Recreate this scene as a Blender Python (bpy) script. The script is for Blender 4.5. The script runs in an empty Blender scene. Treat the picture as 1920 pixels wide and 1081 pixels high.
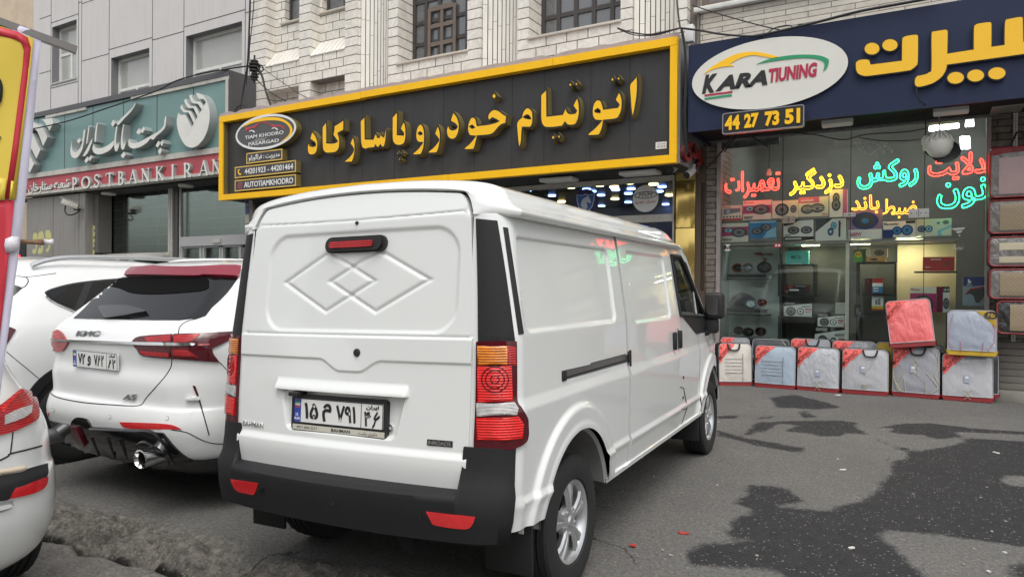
import bpy, bmesh, math, random
import numpy as np
from mathutils import Vector, Matrix
from mathutils.geometry import tessellate_polygon, delaunay_2d_cdt
from mathutils.bvhtree import BVHTree
random.seed(7); RNG = np.random.default_rng(7)
S = bpy.context.scene
COL = S.collection

# ------------------------------------------------------------------ camera
F = 1325.0; TH = math.radians(30.5); PIT = math.radians(-.24); ROL = .008; H = 1.42
FW = np.array([-math.sin(TH)*math.cos(PIT), math.cos(TH)*math.cos(PIT), math.sin(PIT)])
RT = np.array([math.cos(TH), math.sin(TH), 0.]); UP = np.cross(RT, FW)
CR = RT*math.cos(ROL)+UP*math.sin(ROL); CU = -RT*math.sin(ROL)+UP*math.cos(ROL)
CP = np.array([0, 0, H])
cam = bpy.data.cameras.new('camera'); camo = bpy.data.objects.new('camera', cam); COL.objects.link(camo)
cam.sensor_fit = 'HORIZONTAL'; cam.sensor_width = 36.0; cam.lens = F/1920*36
cam.clip_start = .05; cam.clip_end = 2000
camo.matrix_world = Matrix(((CR[0], CU[0], -FW[0], CP[0]), (CR[1], CU[1], -FW[1], CP[1]), (CR[2], CU[2], -FW[2], CP[2]), (0, 0, 0, 1)))
S.camera = camo

# ------------------------------------------------------------------ light
SUN_EL, SUN_AZ = math.radians(62), math.radians(140)      # azimuth clockwise from +Y
w = bpy.data.worlds.new('World'); S.world = w; w.use_nodes = True
nt = w.node_tree; nt.nodes.clear()
sky = nt.nodes.new('ShaderNodeTexSky'); sky.sky_type = 'NISHITA'; sky.sun_disc = False
sky.sun_elevation = SUN_EL; sky.sun_rotation = SUN_AZ; sky.dust_density = 4; sky.air_density = 1.2; sky.ozone_density = 1
hs = nt.nodes.new('ShaderNodeHueSaturation'); hs.inputs['Saturation'].default_value = .18
bg = nt.nodes.new('ShaderNodeBackground'); bg.inputs['Strength'].default_value = .15
ow = nt.nodes.new('ShaderNodeOutputWorld')
nt.links.new(sky.outputs[0], hs.inputs['Color']); nt.links.new(hs.outputs[0], bg.inputs[0]); nt.links.new(bg.outputs[0], ow.inputs[0])
sl = bpy.data.lights.new('sun', 'SUN'); sl.energy = .5; sl.angle = math.radians(38); sl.color = (1, .96, .9)
so = bpy.data.objects.new('sun', sl); COL.objects.link(so)
sd = Vector((math.sin(SUN_AZ)*math.cos(SUN_EL), math.cos(SUN_AZ)*math.cos(SUN_EL), math.sin(SUN_EL)))
so.rotation_euler = sd.to_track_quat('Z', 'Y').to_euler(); so.location = (0, -10, 30)
S.view_settings.view_transform = 'Standard'; S.view_settings.look = 'None'
S.view_settings.exposure = .5; S.view_settings.gamma = 1
S.cycles.use_denoising = True
S.cycles.max_bounces = 8; S.cycles.transparent_max_bounces = 12

# ------------------------------------------------------------------ pixel <-> world (photograph is 1920 x 1081)
def ray(u, v): return FW+CR*((u-960)/F)+CU*(-(v-540.5)/F)
def onplane(u, v, n, d):
    r = ray(u, v); n = np.array(n, float); return CP+r*((d-n@CP)/(n@r))
def PY(u, v, Y): return onplane(u, v, (0, 1, 0), Y)
def XZ(u, v, Y): p = onplane(u, v, (0, 1, 0), Y); return (float(p[0]), float(p[2]))
def GR(u, v, z=0): return onplane(u, v, (0, 0, 1), z)

# ------------------------------------------------------------------ object helpers
WORLD = {}
def tag(o, label=None, cat=None, group=None, kind=None):
    if label: o['label'] = label
    if cat: o['category'] = cat
    if group: o['group'] = group
    if kind: o['kind'] = kind
    return o
def thing(name, label, cat, loc=(0, 0, 0), rot=None, group=None):
    o = bpy.data.objects.new(name, None); COL.objects.link(o); o.empty_display_size = .1
    M = Matrix.Translation(Vector([float(k) for k in loc]))
    if rot is not None: M = M @ rot.to_4x4()
    o.matrix_world = M; WORLD[o.name] = M
    return tag(o, label, cat, group)
class MB:
    def __init__(s): s.v = []; s.f = []; s.m = []
    def add(s, vs, fs, mi=0):
        b = len(s.v); s.v.extend([(float(p[0]), float(p[1]), float(p[2])) for p in vs])
        s.f.extend([tuple(int(i)+b for i in f) for f in fs]); s.m.extend([mi]*len(fs)); return s
    def box(s, a, b, mi=0, M=None):
        x0, y0, z0 = a; x1, y1, z1 = b
        vs = [(x0, y0, z0), (x1, y0, z0), (x1, y1, z0), (x0, y1, z0), (x0, y0, z1), (x1, y0, z1), (x1, y1, z1), (x0, y1, z1)]
        if M is not None: vs = [M @ Vector(p) for p in vs]
        return s.add(vs, [(0, 3, 2, 1), (4, 5, 6, 7), (0, 1, 5, 4), (1, 2, 6, 5), (2, 3, 7, 6), (3, 0, 4, 7)], mi)
    def rbox(s, a, b, r=.01, mi=0, M=None, seg=2):
        bm = bmesh.new(); bmesh.ops.create_cube(bm, size=1)
        c = [(a[i]+b[i])/2 for i in range(3)]; d = [abs(b[i]-a[i]) for i in range(3)]
        for v in bm.verts: v.co = Vector((v.co[i]*d[i]+c[i] for i in range(3)))
        bmesh.ops.bevel(bm, geom=bm.edges[:], offset=min(r, min(d)*.45), segments=seg, affect='EDGES', profile=.5)
        if M is not None: bm.transform(M)
        s.bm(bm, mi); return s
    def bm(s, bm, mi=0):
        bm.verts.index_update(); s.add([v.co for v in bm.verts], [[v.index for v in f.verts] for f in bm.faces], mi); bm.free(); return s
    def grid(s, P, mi=0, cu=False, cv=False):
        P = np.asarray(P, float); n, m = P.shape[:2]; fs = []
        for i in range(n if cu else n-1):
            i2 = (i+1) % n
            for j in range(m if cv else m-1):
                j2 = (j+1) % m; fs.append((i*m+j, i2*m+j, i2*m+j2, i*m+j2))
        return s.add(P.reshape(-1, 3), fs, mi)
    def tube(s, pts, r, n=6, mi=0, closed=False):
        pts = [Vector([float(k) for k in p]) for p in pts]; N = len(pts); rows = []
        rr = r if hasattr(r, '__len__') else [r]*N
        prev = None
        for i in range(N):
            a = pts[(i-1) % N] if (closed or i > 0) else pts[i]; b = pts[(i+1) % N] if (closed or i < N-1) else pts[i]
            t = (b-a); t = t.normalized() if t.length > 1e-9 else Vector((0, 0, 1))
            if prev is None: q = t.cross(Vector((0, 0, 1))); q = q if q.length > .1 else t.cross(Vector((1, 0, 0)))
            else: q = prev-t*prev.dot(t)
            q.normalize(); prev = q; k = t.cross(q)
            rows.append([pts[i]+(q*math.cos(2*math.pi*j/n)+k*math.sin(2*math.pi*j/n))*rr[i] for j in range(n)])
        s.grid([[list(p) for p in row] for row in rows], mi, closed, True)
        if not closed:
            b = len(s.v)-N*n; s.f.append(tuple(range(b+n-1, b-1, -1))); s.f.append(tuple(range(b+(N-1)*n, b+N*n))); s.m += [mi, mi]
        return s
    def lathe(s, prof, M, n=24, mi=0, closed=False):      # prof (r, h) about local z
        rows = [[list(M @ Vector((r*math.cos(2*math.pi*j/n), r*math.sin(2*math.pi*j/n), h))) for j in range(n)] for r, h in prof]
        return s.grid(rows, mi, closed, True)
    def poly(s, loops, fn, d0, d1, mi=0, ms=None, back=False):
        """prism of a (possibly holed) 2-D polygon; fn(x, y, d) -> world; d1 is the front"""
        tri = tessellate_polygon([[Vector((p[0], p[1], 0)) for p in L] for L in loops])
        flat = [p for L in loops for p in L]
        s.add([fn(p[0], p[1], d1) for p in flat], tri, mi)
        if back: s.add([fn(p[0], p[1], d0) for p in flat], [t[::-1] for t in tri], mi)
        if abs(d1-d0) > 1e-9:
            for L in loops:
                n = len(L)
                s.add([fn(p[0], p[1], d1) for p in L]+[fn(p[0], p[1], d0) for p in L], [(i, (i+1) % n, n+(i+1) % n, n+i) for i in range(n)], mi if ms is None else ms)
        return s
    def text(s, body, fn, size=1, fit=None, depth=0.004, bold=0, shear=0, mi=0, keep=True, outline=0, res=3, sp=1, lh=1):
        c = bpy.data.curves.new('t', 'FONT'); c.body = body; c.size = 1; c.offset = bold; c.shear = shear; c.resolution_u = res; c.space_character = sp
        c.align_x = 'CENTER'; c.space_line = lh
        if outline: c.fill_mode = 'NONE' if False else 'BOTH'
        o = bpy.data.objects.new('t', c); me = bpy.data.meshes.new_from_object(o)
        V = np.array([v.co[:] for v in me.vertices]) if len(me.vertices) else np.zeros((0, 3)); fs = [tuple(p.vertices) for p in me.polygons]
        bpy.data.objects.remove(o); bpy.data.curves.remove(c); bpy.data.meshes.remove(me)
        if not len(V): return s
        x0, x1, y0, y1 = V[:, 0].min(), V[:, 0].max(), V[:, 1].min(), V[:, 1].max()
        if fit:
            X0, X1, Y0, Y1 = fit; V[:, 0] = X0+(V[:, 0]-x0)/(x1-x0)*(X1-X0); V[:, 1] = Y0+(V[:, 1]-y0)/(y1-y0)*(Y1-Y0)
        else: V = V*size
        ed = {}
        for f in fs:
            for a, b in zip(f, f[1:]+f[:1]): ed[(a, b)] = 1
        bd = [e for e in ed if (e[1], e[0]) not in ed]
        n = len(V); P = [fn(p[0], p[1], depth) for p in V]+[fn(p[0], p[1], 0) for p in V]
        s.add(P, fs+([(a+n, b+n, b, a) for a, b in bd] if depth else []), mi); return s
def obj(name, mb, mats, parent=None, label=None, cat=None, group=None, kind=None, local=False, smooth=40, recalc=True):
    me = bpy.data.meshes.new(name); V = np.array(mb.v, float) if len(mb.v) else np.zeros((0, 3))
    o = bpy.data.objects.new(name, me); COL.objects.link(o)
    if parent is not None:
        M = WORLD[parent.name]; WORLD[o.name] = M
        if not local:
            I = np.array(M.inverted()); V = V @ I[:3, :3].T+I[:3, 3]
        o.parent = parent
    elif len(V):
        c = np.array([(V[:, 0].min()+V[:, 0].max())/2, (V[:, 1].min()+V[:, 1].max())/2, V[:, 2].min()]); V = V-c; o.location = c
        WORLD[o.name] = Matrix.Translation(Vector(c))
    me.from_pydata(V.tolist(), [], mb.f)
    for m in (mats if isinstance(mats, (list, tuple)) else [mats]): me.materials.append(m)
    me.polygons.foreach_set('material_index', mb.m)
    if recalc:
        bm = bmesh.new(); bm.from_mesh(me); bmesh.ops.recalc_face_normals(bm, faces=bm.faces); bm.to_mesh(me); bm.free()
    if smooth:
        me.shade_smooth()
        if smooth < 180: me.set_sharp_from_angle(angle=math.radians(smooth))
    me.update()
    return tag(o, label, cat, group, kind)
def fpl(Y): return lambda x, z, d: (x, Y-d, z)          # plane facing the camera side (-Y)
def copy_tree(o, parent=None):
    c = o.copy(); COL.objects.link(c)
    if parent is not None: c.parent = parent; WORLD[c.name] = WORLD.get(parent.name, Matrix())
    for ch in list(o.children): copy_tree(ch, c)
    return c
def catmull(P, k=6, closed=True):
    P = np.asarray(P, float); n = len(P); out = []
    for i in range(n if closed else n-1):
        p0, p1, p2, p3 = (P[(i-1) % n], P[i], P[(i+1) % n], P[(i+2) % n]) if closed else (P[max(i-1, 0)], P[i], P[i+1], P[min(i+2, n-1)])
        for j in range(k):
            t = j/k; out.append(.5*((2*p1)+(-p0+p2)*t+(2*p0-5*p1+4*p2-p3)*t*t+(-p0+3*p1-3*p2+p3)*t**3))
    if not closed: out.append(P[-1])
    return np.array(out)
def smoothpoly(P, k=4, ang=50):
    """round the gentle corners of a traced outline, keep the sharp ones"""
    P = [np.array(p, float) for p in P]; n = len(P); out = []
    hard = []
    for i in range(n):
        a = P[i]-P[i-1]; b = P[(i+1) % n]-P[i]
        d = abs(math.degrees(math.atan2(a[0]*b[1]-a[1]*b[0], a@b))); hard.append(d > ang)
    for i in range(n):
        p0, p1, p2, p3 = P[i-1], P[i], P[(i+1) % n], P[(i+2) % n]
        if hard[i]: p0 = p1
        if hard[(i+1) % n]: p3 = p2
        for j in range(k):
            t = j/k; out.append(.5*((2*p1)+(-p0+p2)*t+(2*p0-5*p1+4*p2-p3)*t*t+(-p0+3*p1-3*p2+p3)*t**3))
    return [tuple(p) for p in out]
def ellipse(cx, cy, a, b, n=40, rot=0):
    c, s_ = math.cos(rot), math.sin(rot)
    return [(cx+a*math.cos(t)*c-b*math.sin(t)*s_, cy+a*math.cos(t)*s_+b*math.sin(t)*c) for t in [2*math.pi*i/n for i in range(n)]]
def rrect(x0, x1, y0, y1, r, n=5):
    out = []
    for cx, cy, a in ((x1-r, y1-r, 0), (x0+r, y1-r, 90), (x0+r, y0+r, 180), (x1-r, y0+r, 270)):
        out += [(cx+r*math.cos(math.radians(a+90*i/n)), cy+r*math.sin(math.radians(a+90*i/n))) for i in range(n+1)]
    return out
def offset(P, d):
    """outline offset (positive = outwards for a counter-clockwise loop)"""
    P = [np.array(p, float) for p in P]; n = len(P)
    A = sum(P[i][0]*P[(i+1) % n][1]-P[(i+1) % n][0]*P[i][1] for i in range(n)); sg = 1 if A > 0 else -1; out = []
    for i in range(n):
        a = P[i]-P[i-1]; b = P[(i+1) % n]-P[i]; a = a/(np.linalg.norm(a)+1e-9); b = b/(np.linalg.norm(b)+1e-9)
        na = np.array([a[1], -a[0]])*sg; nb = np.array([b[1], -b[0]])*sg; m = na+nb; L = np.linalg.norm(m)
        m = m/L if L > 1e-6 else na; out.append(tuple(P[i]+m*d/max(.5, m@na)))
    return out

# Persian shaping: letter -> (isolated, final, initial, medial)
_AR = {'ا': (0xFE8D, 0xFE8E), 'ب': 0xFE8F, 'پ': 0xFB56, 'ت': 0xFE95, 'خ': 0xFEA5, 'د': (0xFEA9, 0xFEAA), 'ر': (0xFEAD, 0xFEAE), 'ز': (0xFEAF, 0xFEB0),
       'س': 0xFEB1, 'ش': 0xFEB5, 'ض': 0xFEBD, 'ط': 0xFEC1, 'ع': 0xFEC9, 'ک': 0xFB8E, 'گ': 0xFB92, 'ل': 0xFEDD, 'م': 0xFEE1, 'ن': 0xFEE5,
       'و': (0xFEED, 0xFEEE), 'ه': 0xFEE9, 'ی': 0xFBFC, 'ف': 0xFED1, 'ق': 0xFED5, 'ص': 0xFEB9, 'ﻻ': (0xFEFB, 0xFEFC)}
def fa(t):
    t = t.replace('لا', 'ﻻ'); out = []
    for i, ch in enumerate(t):
        a = _AR.get(ch)
        if a is None: out.append(ch); continue
        dual = not isinstance(a, tuple); base = a if dual else a[0]
        p = i > 0 and t[i-1] in _AR and not isinstance(_AR[t[i-1]], tuple); nx = i+1 < len(t) and t[i+1] in _AR and dual
        out.append(chr(base+(3 if p and nx else 1 if p else 2 if nx else 0)))
    s = ''.join(reversed(out)); r = ''; num = ''          # keep digit runs left-to-right
    for ch in s:
        if ch.isdigit(): num = ch+num
        else: r += num+ch; num = ''
    return r+num

# ------------------------------------------------------------------ materials
def mat(name, col, rough=.5, metal=0, coat=0, var=.08, vs=6, bump=0, bs=80, es=0, ecol=None, spec=.5, dirt=0, dcol=(.12, .11, .09), ds=2.5, streak=False, crough=.03, rvar=0):
    m = bpy.data.materials.new(name); m.use_nodes = True; n = m.node_tree; N = n.nodes; L = n.links; b = N['Principled BSDF']
    tc = N.new('ShaderNodeTexCoord'); mp = N.new('ShaderNodeMapping'); L.new(tc.outputs['Object'], mp.inputs[0])
    no = N.new('ShaderNodeTexNoise'); no.inputs['Scale'].default_value = vs; no.inputs['Detail'].default_value = 6; L.new(mp.outputs[0], no.inputs['Vector'])
    mx = N.new('ShaderNodeMix'); mx.data_type = 'RGBA'; L.new(no.outputs['Fac'], mx.inputs[0])
    mx.inputs[6].default_value = (*[max(0, c*(1-var)) for c in col], 1); mx.inputs[7].default_value = (*[min(1, c*(1+var)) for c in col], 1)
    out = mx.outputs[2]
    if dirt:
        n2 = N.new('ShaderNodeTexNoise'); n2.inputs['Scale'].default_value = ds; n2.inputs['Detail'].default_value = 8; n2.inputs['Roughness'].default_value = .7
        if streak: m2 = N.new('ShaderNodeMapping'); m2.inputs['Scale'].default_value = (6, 6, .5); L.new(tc.outputs['Object'], m2.inputs[0]); L.new(m2.outputs[0], n2.inputs['Vector'])
        else: L.new(tc.outputs['Object'], n2.inputs['Vector'])
        cr = N.new('ShaderNodeValToRGB'); cr.color_ramp.elements[0].position = .5; cr.color_ramp.elements[1].position = .78; L.new(n2.outputs['Fac'], cr.inputs[0])
        ml = N.new('ShaderNodeMath'); ml.operation = 'MULTIPLY'; ml.inputs[1].default_value = dirt; L.new(cr.outputs[0], ml.inputs[0])
        m3 = N.new('ShaderNodeMix'); m3.data_type = 'RGBA'; L.new(ml.outputs[0], m3.inputs[0]); L.new(out, m3.inputs[6]); m3.inputs[7].default_value = (*dcol, 1); out = m3.outputs[2]
    L.new(out, b.inputs['Base Color'])
    b.inputs['Roughness'].default_value = rough; b.inputs['Metallic'].default_value = metal; b.inputs['Coat Weight'].default_value = coat
    b.inputs['Coat Roughness'].default_value = crough; b.inputs['Specular IOR Level'].default_value = spec
    if rvar:
        mr = N.new('ShaderNodeMapRange'); mr.inputs['To Min'].default_value = max(0, rough-rvar); mr.inputs['To Max'].default_value = min(1, rough+rvar); L.new(no.outputs['Fac'], mr.inputs[0]); L.new(mr.outputs[0], b.inputs['Roughness'])
    if bump:
        nb = N.new('ShaderNodeTexNoise'); nb.inputs['Scale'].default_value = bs; nb.inputs['Detail'].default_value = 4; L.new(tc.outputs['Object'], nb.inputs['Vector'])
        bp = N.new('ShaderNodeBump'); bp.inputs['Strength'].default_value = bump; bp.inputs['Distance'].default_value = .01; L.new(nb.outputs['Fac'], bp.inputs['Height']); L.new(bp.outputs[0], b.inputs['Normal'])
    if es: b.inputs['Emission Color'].default_value = (*(ecol or col), 1); b.inputs['Emission Strength'].default_value = es
    return m
def glassmat(name, tint=(.9, .95, .93), base=.04, rough=0, k=1.0, dirt=.0):
    m = bpy.data.materials.new(name); m.use_nodes = True; n = m.node_tree; N = n.nodes; L = n.links; N.clear()
    o = N.new('ShaderNodeOutputMaterial'); mx = N.new('ShaderNodeMixShader'); t = N.new('ShaderNodeBsdfTransparent'); g = N.new('ShaderNodeBsdfGlossy')
    t.inputs[0].default_value = (*tint, 1); g.inputs['Roughness'].default_value = rough; g.inputs[0].default_value = (.95, 1, .98, 1)
    lw = N.new('ShaderNodeFresnel'); lw.inputs[0].default_value = 1.5
    a = N.new('ShaderNodeMath'); a.operation = 'MULTIPLY_ADD'; a.inputs[1].default_value = k; a.inputs[2].default_value = base; a.use_clamp = True
    L.new(lw.outputs[0], a.inputs[0]); L.new(a.outputs[0], mx.inputs[0]); L.new(t.outputs[0], mx.inputs[1]); L.new(g.outputs[0], mx.inputs[2]); L.new(mx.outputs[0], o.inputs[0])
    return m
def brickmat(name, c1, c2, mortar, bw, bh, ms=.012, axis='XZ', rough=.55, offs=.5, vein=.25, bump=.6, dirt=.25, squash=1):
    m = bpy.data.materials.new(name); m.use_nodes = True; n = m.node_tree; N = n.nodes; L = n.links; b = N['Principled BSDF']
    tc = N.new('ShaderNodeTexCoord'); ge = N.new('ShaderNodeNewGeometry'); sx = N.new('ShaderNodeSeparateXYZ'); L.new(ge.outputs['Position'], sx.inputs[0])
    sn = N.new('ShaderNodeSeparateXYZ'); L.new(ge.outputs['Normal'], sn.inputs[0])
    ab = N.new('ShaderNodeMath'); ab.operation = 'ABSOLUTE'; L.new(sn.outputs[0], ab.inputs[0])
    gt = N.new('ShaderNodeMath'); gt.operation = 'GREATER_THAN'; gt.inputs[1].default_value = .7; L.new(ab.outputs[0], gt.inputs[0])
    ux = N.new('ShaderNodeMix'); L.new(gt.outputs[0], ux.inputs[0]); L.new(sx.outputs[0], ux.inputs[2]); L.new(sx.outputs[1], ux.inputs[3])
    cb = N.new('ShaderNodeCombineXYZ'); L.new(ux.outputs[0], cb.inputs[0]); L.new(sx.outputs[2], cb.inputs[1])
    br = N.new('ShaderNodeTexBrick'); br.offset = offs; L.new(cb.outputs[0], br.inputs['Vector'])
    br.inputs['Scale'].default_value = 1; br.inputs['Brick Width'].default_value = bw; br.inputs['Row Height'].default_value = bh; br.inputs['Mortar Size'].default_value = ms; br.inputs['Mortar Smooth'].default_value = .1; br.inputs['Bias'].default_value = 0
    br.inputs['Color1'].default_value = (*c1, 1); br.inputs['Color2'].default_value = (*c2, 1); br.inputs['Mortar'].default_value = (*mortar, 1)
    no = N.new('ShaderNodeTexNoise'); no.inputs['Scale'].default_value = 4; no.inputs['Detail'].default_value = 8; no.inputs['Distortion'].default_value = 2.5; L.new(ge.outputs['Position'], no.inputs['Vector'])
    cr = N.new('ShaderNodeValToRGB'); e = cr.color_ramp.elements; e[0].position = .42; e[0].color = (1, 1, 1, 1); e[1].position = .62; e[1].color = (1-vein, 1-vein, 1-vein*.9, 1); L.new(no.outputs['Fac'], cr.inputs[0])
    mu = N.new('ShaderNodeMix'); mu.data_type = 'RGBA'; mu.blend_type = 'MULTIPLY'; mu.inputs[0].default_value = 1; L.new(br.outputs['Color'], mu.inputs[6]); L.new(cr.outputs[0], mu.inputs[7])
    n2 = N.new('ShaderNodeTexNoise'); n2.inputs['Scale'].default_value = 1; n2.inputs['Detail'].default_value = 8; mp = N.new('ShaderNodeMapping'); mp.inputs['Scale'].default_value = (3, 3, .6); L.new(ge.outputs['Position'], mp.inputs[0]); L.new(mp.outputs[0], n2.inputs['Vector'])
    c2r = N.new('ShaderNodeValToRGB'); c2r.color_ramp.elements[0].position = .52; c2r.color_ramp.elements[1].position = .8; L.new(n2.outputs['Fac'], c2r.inputs[0])
    dm = N.new('ShaderNodeMath'); dm.operation = 'MULTIPLY'; dm.inputs[1].default_value = dirt; L.new(c2r.outputs[0], dm.inputs[0])
    m3 = N.new('ShaderNodeMix'); m3.data_type = 'RGBA'; L.new(dm.outputs[0], m3.inputs[0]); L.new(mu.outputs[2], m3.inputs[6]); m3.inputs[7].default_value = (.16, .14, .11, 1)
    L.new(m3.outputs[2], b.inputs['Base Color']); b.inputs['Roughness'].default_value = rough
    bp = N.new('ShaderNodeBump'); bp.inputs['Strength'].default_value = bump; bp.inputs['Distance'].default_value = .01; bp.invert = True; L.new(br.outputs['Fac'], bp.inputs['Height']); L.new(bp.outputs[0], b.inputs['Normal'])
    return m
M_ = {}
M_['paint'] = mat('white_paint', (.755, .775, .755), .32, coat=1, var=.01)
M_['paint2'] = mat('pearl_white_paint', (.775, .785, .775), .3, coat=1, var=.01)
M_['blackpl'] = mat('black_plastic', (.0125, .0128, .014), .55, var=.12, bump=.3, bs=500, spec=.35, rvar=.06)
M_['gloss'] = mat('gloss_black', (.008, .008, .01), .12, coat=.6)
M_['rubber'] = mat('tyre_rubber', (.018, .018, .018), .75, var=.25, vs=20, bump=.2, bs=200)
M_['dark'] = mat('dark_void', (.006, .006, .006), .9)
M_['gap'] = mat('panel_gap', (.02, .02, .02), .8)
M_['alloy'] = mat('alloy_silver', (.58, .59, .6), .32, metal=.75, var=.04)
M_['steel'] = mat('dull_steel', (.35, .35, .36), .38, metal=.9, var=.1)
M_['chrome'] = mat('chrome', (.8, .8, .8), .08, metal=1, var=.02)
M_['white'] = mat('white_plastic', (.72, .72, .7), .45, var=.05)
M_['black'] = mat('flat_black', (.015, .015, .016), .55)
M_['carglass'] = mat('tinted_car_glass', (.006, .007, .008), .02, spec=.5)
M_['clearglass'] = glassmat('clear_car_glass', (.78, .84, .8), .03)
M_['shopglass'] = glassmat('shop_window_glass', (.95, .985, .97), .0, k=.85)
def lens(name, col, dark=.22, bands=34, vert=False, amt=.75):
    m = mat(name, col, .1, coat=.35, var=.15, vs=30); n = m.node_tree; N = n.nodes; L = n.links; b = N['Principled BSDF']; src = b.inputs['Base Color'].links[0].from_socket
    tc = N.new('ShaderNodeTexCoord'); w1 = N.new('ShaderNodeTexWave'); w1.bands_direction = 'Z'; w1.inputs['Scale'].default_value = bands; w1.inputs['Distortion'].default_value = .6; L.new(tc.outputs['Object'], w1.inputs['Vector'])
    vo = N.new('ShaderNodeTexVoronoi'); vo.inputs['Scale'].default_value = 38; L.new(tc.outputs['Object'], vo.inputs['Vector']); no = N.new('ShaderNodeTexNoise'); no.inputs['Scale'].default_value = 16; no.inputs['Detail'].default_value = 4; L.new(tc.outputs['Object'], no.inputs['Vector'])
    a = N.new('ShaderNodeMath'); a.operation = 'MULTIPLY_ADD'; a.inputs[1].default_value = .55; L.new(w1.outputs['Fac'], a.inputs[0]); L.new(no.outputs['Fac'], a.inputs[2]); r = N.new('ShaderNodeValToRGB'); r.color_ramp.elements[0].position = .52; r.color_ramp.elements[0].color = (1, 1, 1, 1); r.color_ramp.elements[1].position = .98; r.color_ramp.elements[1].color = (dark, dark, dark, 1); L.new(a.outputs[0], r.inputs[0])
    mx = N.new('ShaderNodeMix'); mx.data_type = 'RGBA'; mx.blend_type = 'MULTIPLY'; mx.inputs[0].default_value = amt; L.new(src, mx.inputs[6]); L.new(r.outputs[0], mx.inputs[7]); L.new(mx.outputs[2], b.inputs['Base Color'])
    bp = N.new('ShaderNodeBump'); bp.inputs['Strength'].default_value = .5; bp.inputs['Distance'].default_value = .004; L.new(w1.outputs['Fac'], bp.inputs['Height']); L.new(bp.outputs[0], b.inputs['Normal']); return m
M_['redlens'] = lens('red_lens', (.58, .008, .012)); M_['darkred'] = mat('dark_red_lens', (.075, .003, .008), .12, coat=.3, var=.2, vs=20); M_['brightred'] = lens('bright_red_lens', (.95, .014, .012), .3, 30, amt=.6)
M_['amber'] = lens('amber_lens', (.95, .26, .01), .25, 30, amt=.8); M_['clearlens'] = lens('clear_lens', (.75, .74, .72), .2, 60)

# ------------------------------------------------------------------ more 2-D tools
def inpoly(X, Y, P):
    P = np.asarray(P, float); c = np.zeros(X.shape, bool); n = len(P)
    for i in range(n):
        x1, y1 = P[i]; x2, y2 = P[(i+1) % n]
        if y1 == y2: continue
        k = ((y1 > Y) != (y2 > Y)) & (X < (x2-x1)*(Y-y1)/(y2-y1)+x1); c ^= k
    return c
def pdist(X, Y, P, closed=True):
    P = np.asarray(P, float); d = np.full(X.shape, 1e9); n = len(P)
    for i in range(n if closed else n-1):
        a = P[i]; b = P[(i+1) % n]-a; L = b@b+1e-12
        t = np.clip(((X-a[0])*b[0]+(Y-a[1])*b[1])/L, 0, 1); d = np.minimum(d, np.hypot(X-a[0]-t*b[0], Y-a[1]-t*b[1]))
    return d
def sdpoly(X, Y, P):
    d = pdist(X, Y, P); return np.where(inpoly(X, Y, P), -d, d)
def contour(f, xs, ys, lev=0.0):
    """closed loops where f crosses lev (f[iy, ix], inside = f < lev)"""
    g = f-lev; nx_ = {}
    ins = g < 0; ny, nx = g.shape
    def pt(e):
        (a, b), (c, d) = e; t = g[a, b]/(g[a, b]-g[c, d]); return (xs[b]+(xs[d]-xs[b])*t, ys[a]+(ys[c]-ys[a])*t)
    act = np.argwhere((ins[:-1, :-1] != ins[1:, 1:]) | (ins[:-1, 1:] != ins[1:, :-1]) | (ins[:-1, :-1] != ins[1:, :-1]))
    for i, j in act:
        i = int(i); j = int(j); q = [(i, j), (i, j+1), (i+1, j+1), (i+1, j)]; sgn = [bool(ins[p]) for p in q]; st = []; en = []
        for k in range(4):
            a, b = q[k], q[(k+1) % 4]
            if sgn[k] != sgn[(k+1) % 4]: (st if sgn[k] else en).append(tuple(sorted((a, b))))
        for a, b in zip(st, en if len(en) == 1 else en): nx_[a] = b
    loops = []; seen = set()
    for s0 in list(nx_):
        if s0 in seen: continue
        L = []; e = s0
        while e in nx_ and e not in seen: seen.add(e); L.append(pt(e)); e = nx_[e]
        if len(L) > 5: loops.append(L)
    return loops
def area(P): return .5*sum(P[i][0]*P[(i+1) % len(P)][1]-P[(i+1) % len(P)][0]*P[i][1] for i in range(len(P)))
def nest(loops):
    """group loops as [outer, hole, hole...]"""
    L = sorted([l for l in loops if len(l) > 3 and abs(area(l)) > 1e-9], key=lambda l: -abs(area(l))); out = []
    for l in L:
        p = np.array(l[0]); k = None
        for o in out:
            if inpoly(np.array([p[0]]), np.array([p[1]]), o[0])[0] and not any(inpoly(np.array([p[0]]), np.array([p[1]]), h)[0] for h in o[1:]): k = o
        if k is not None: k.append(l)
        else: out.append([l])
    return out
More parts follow.
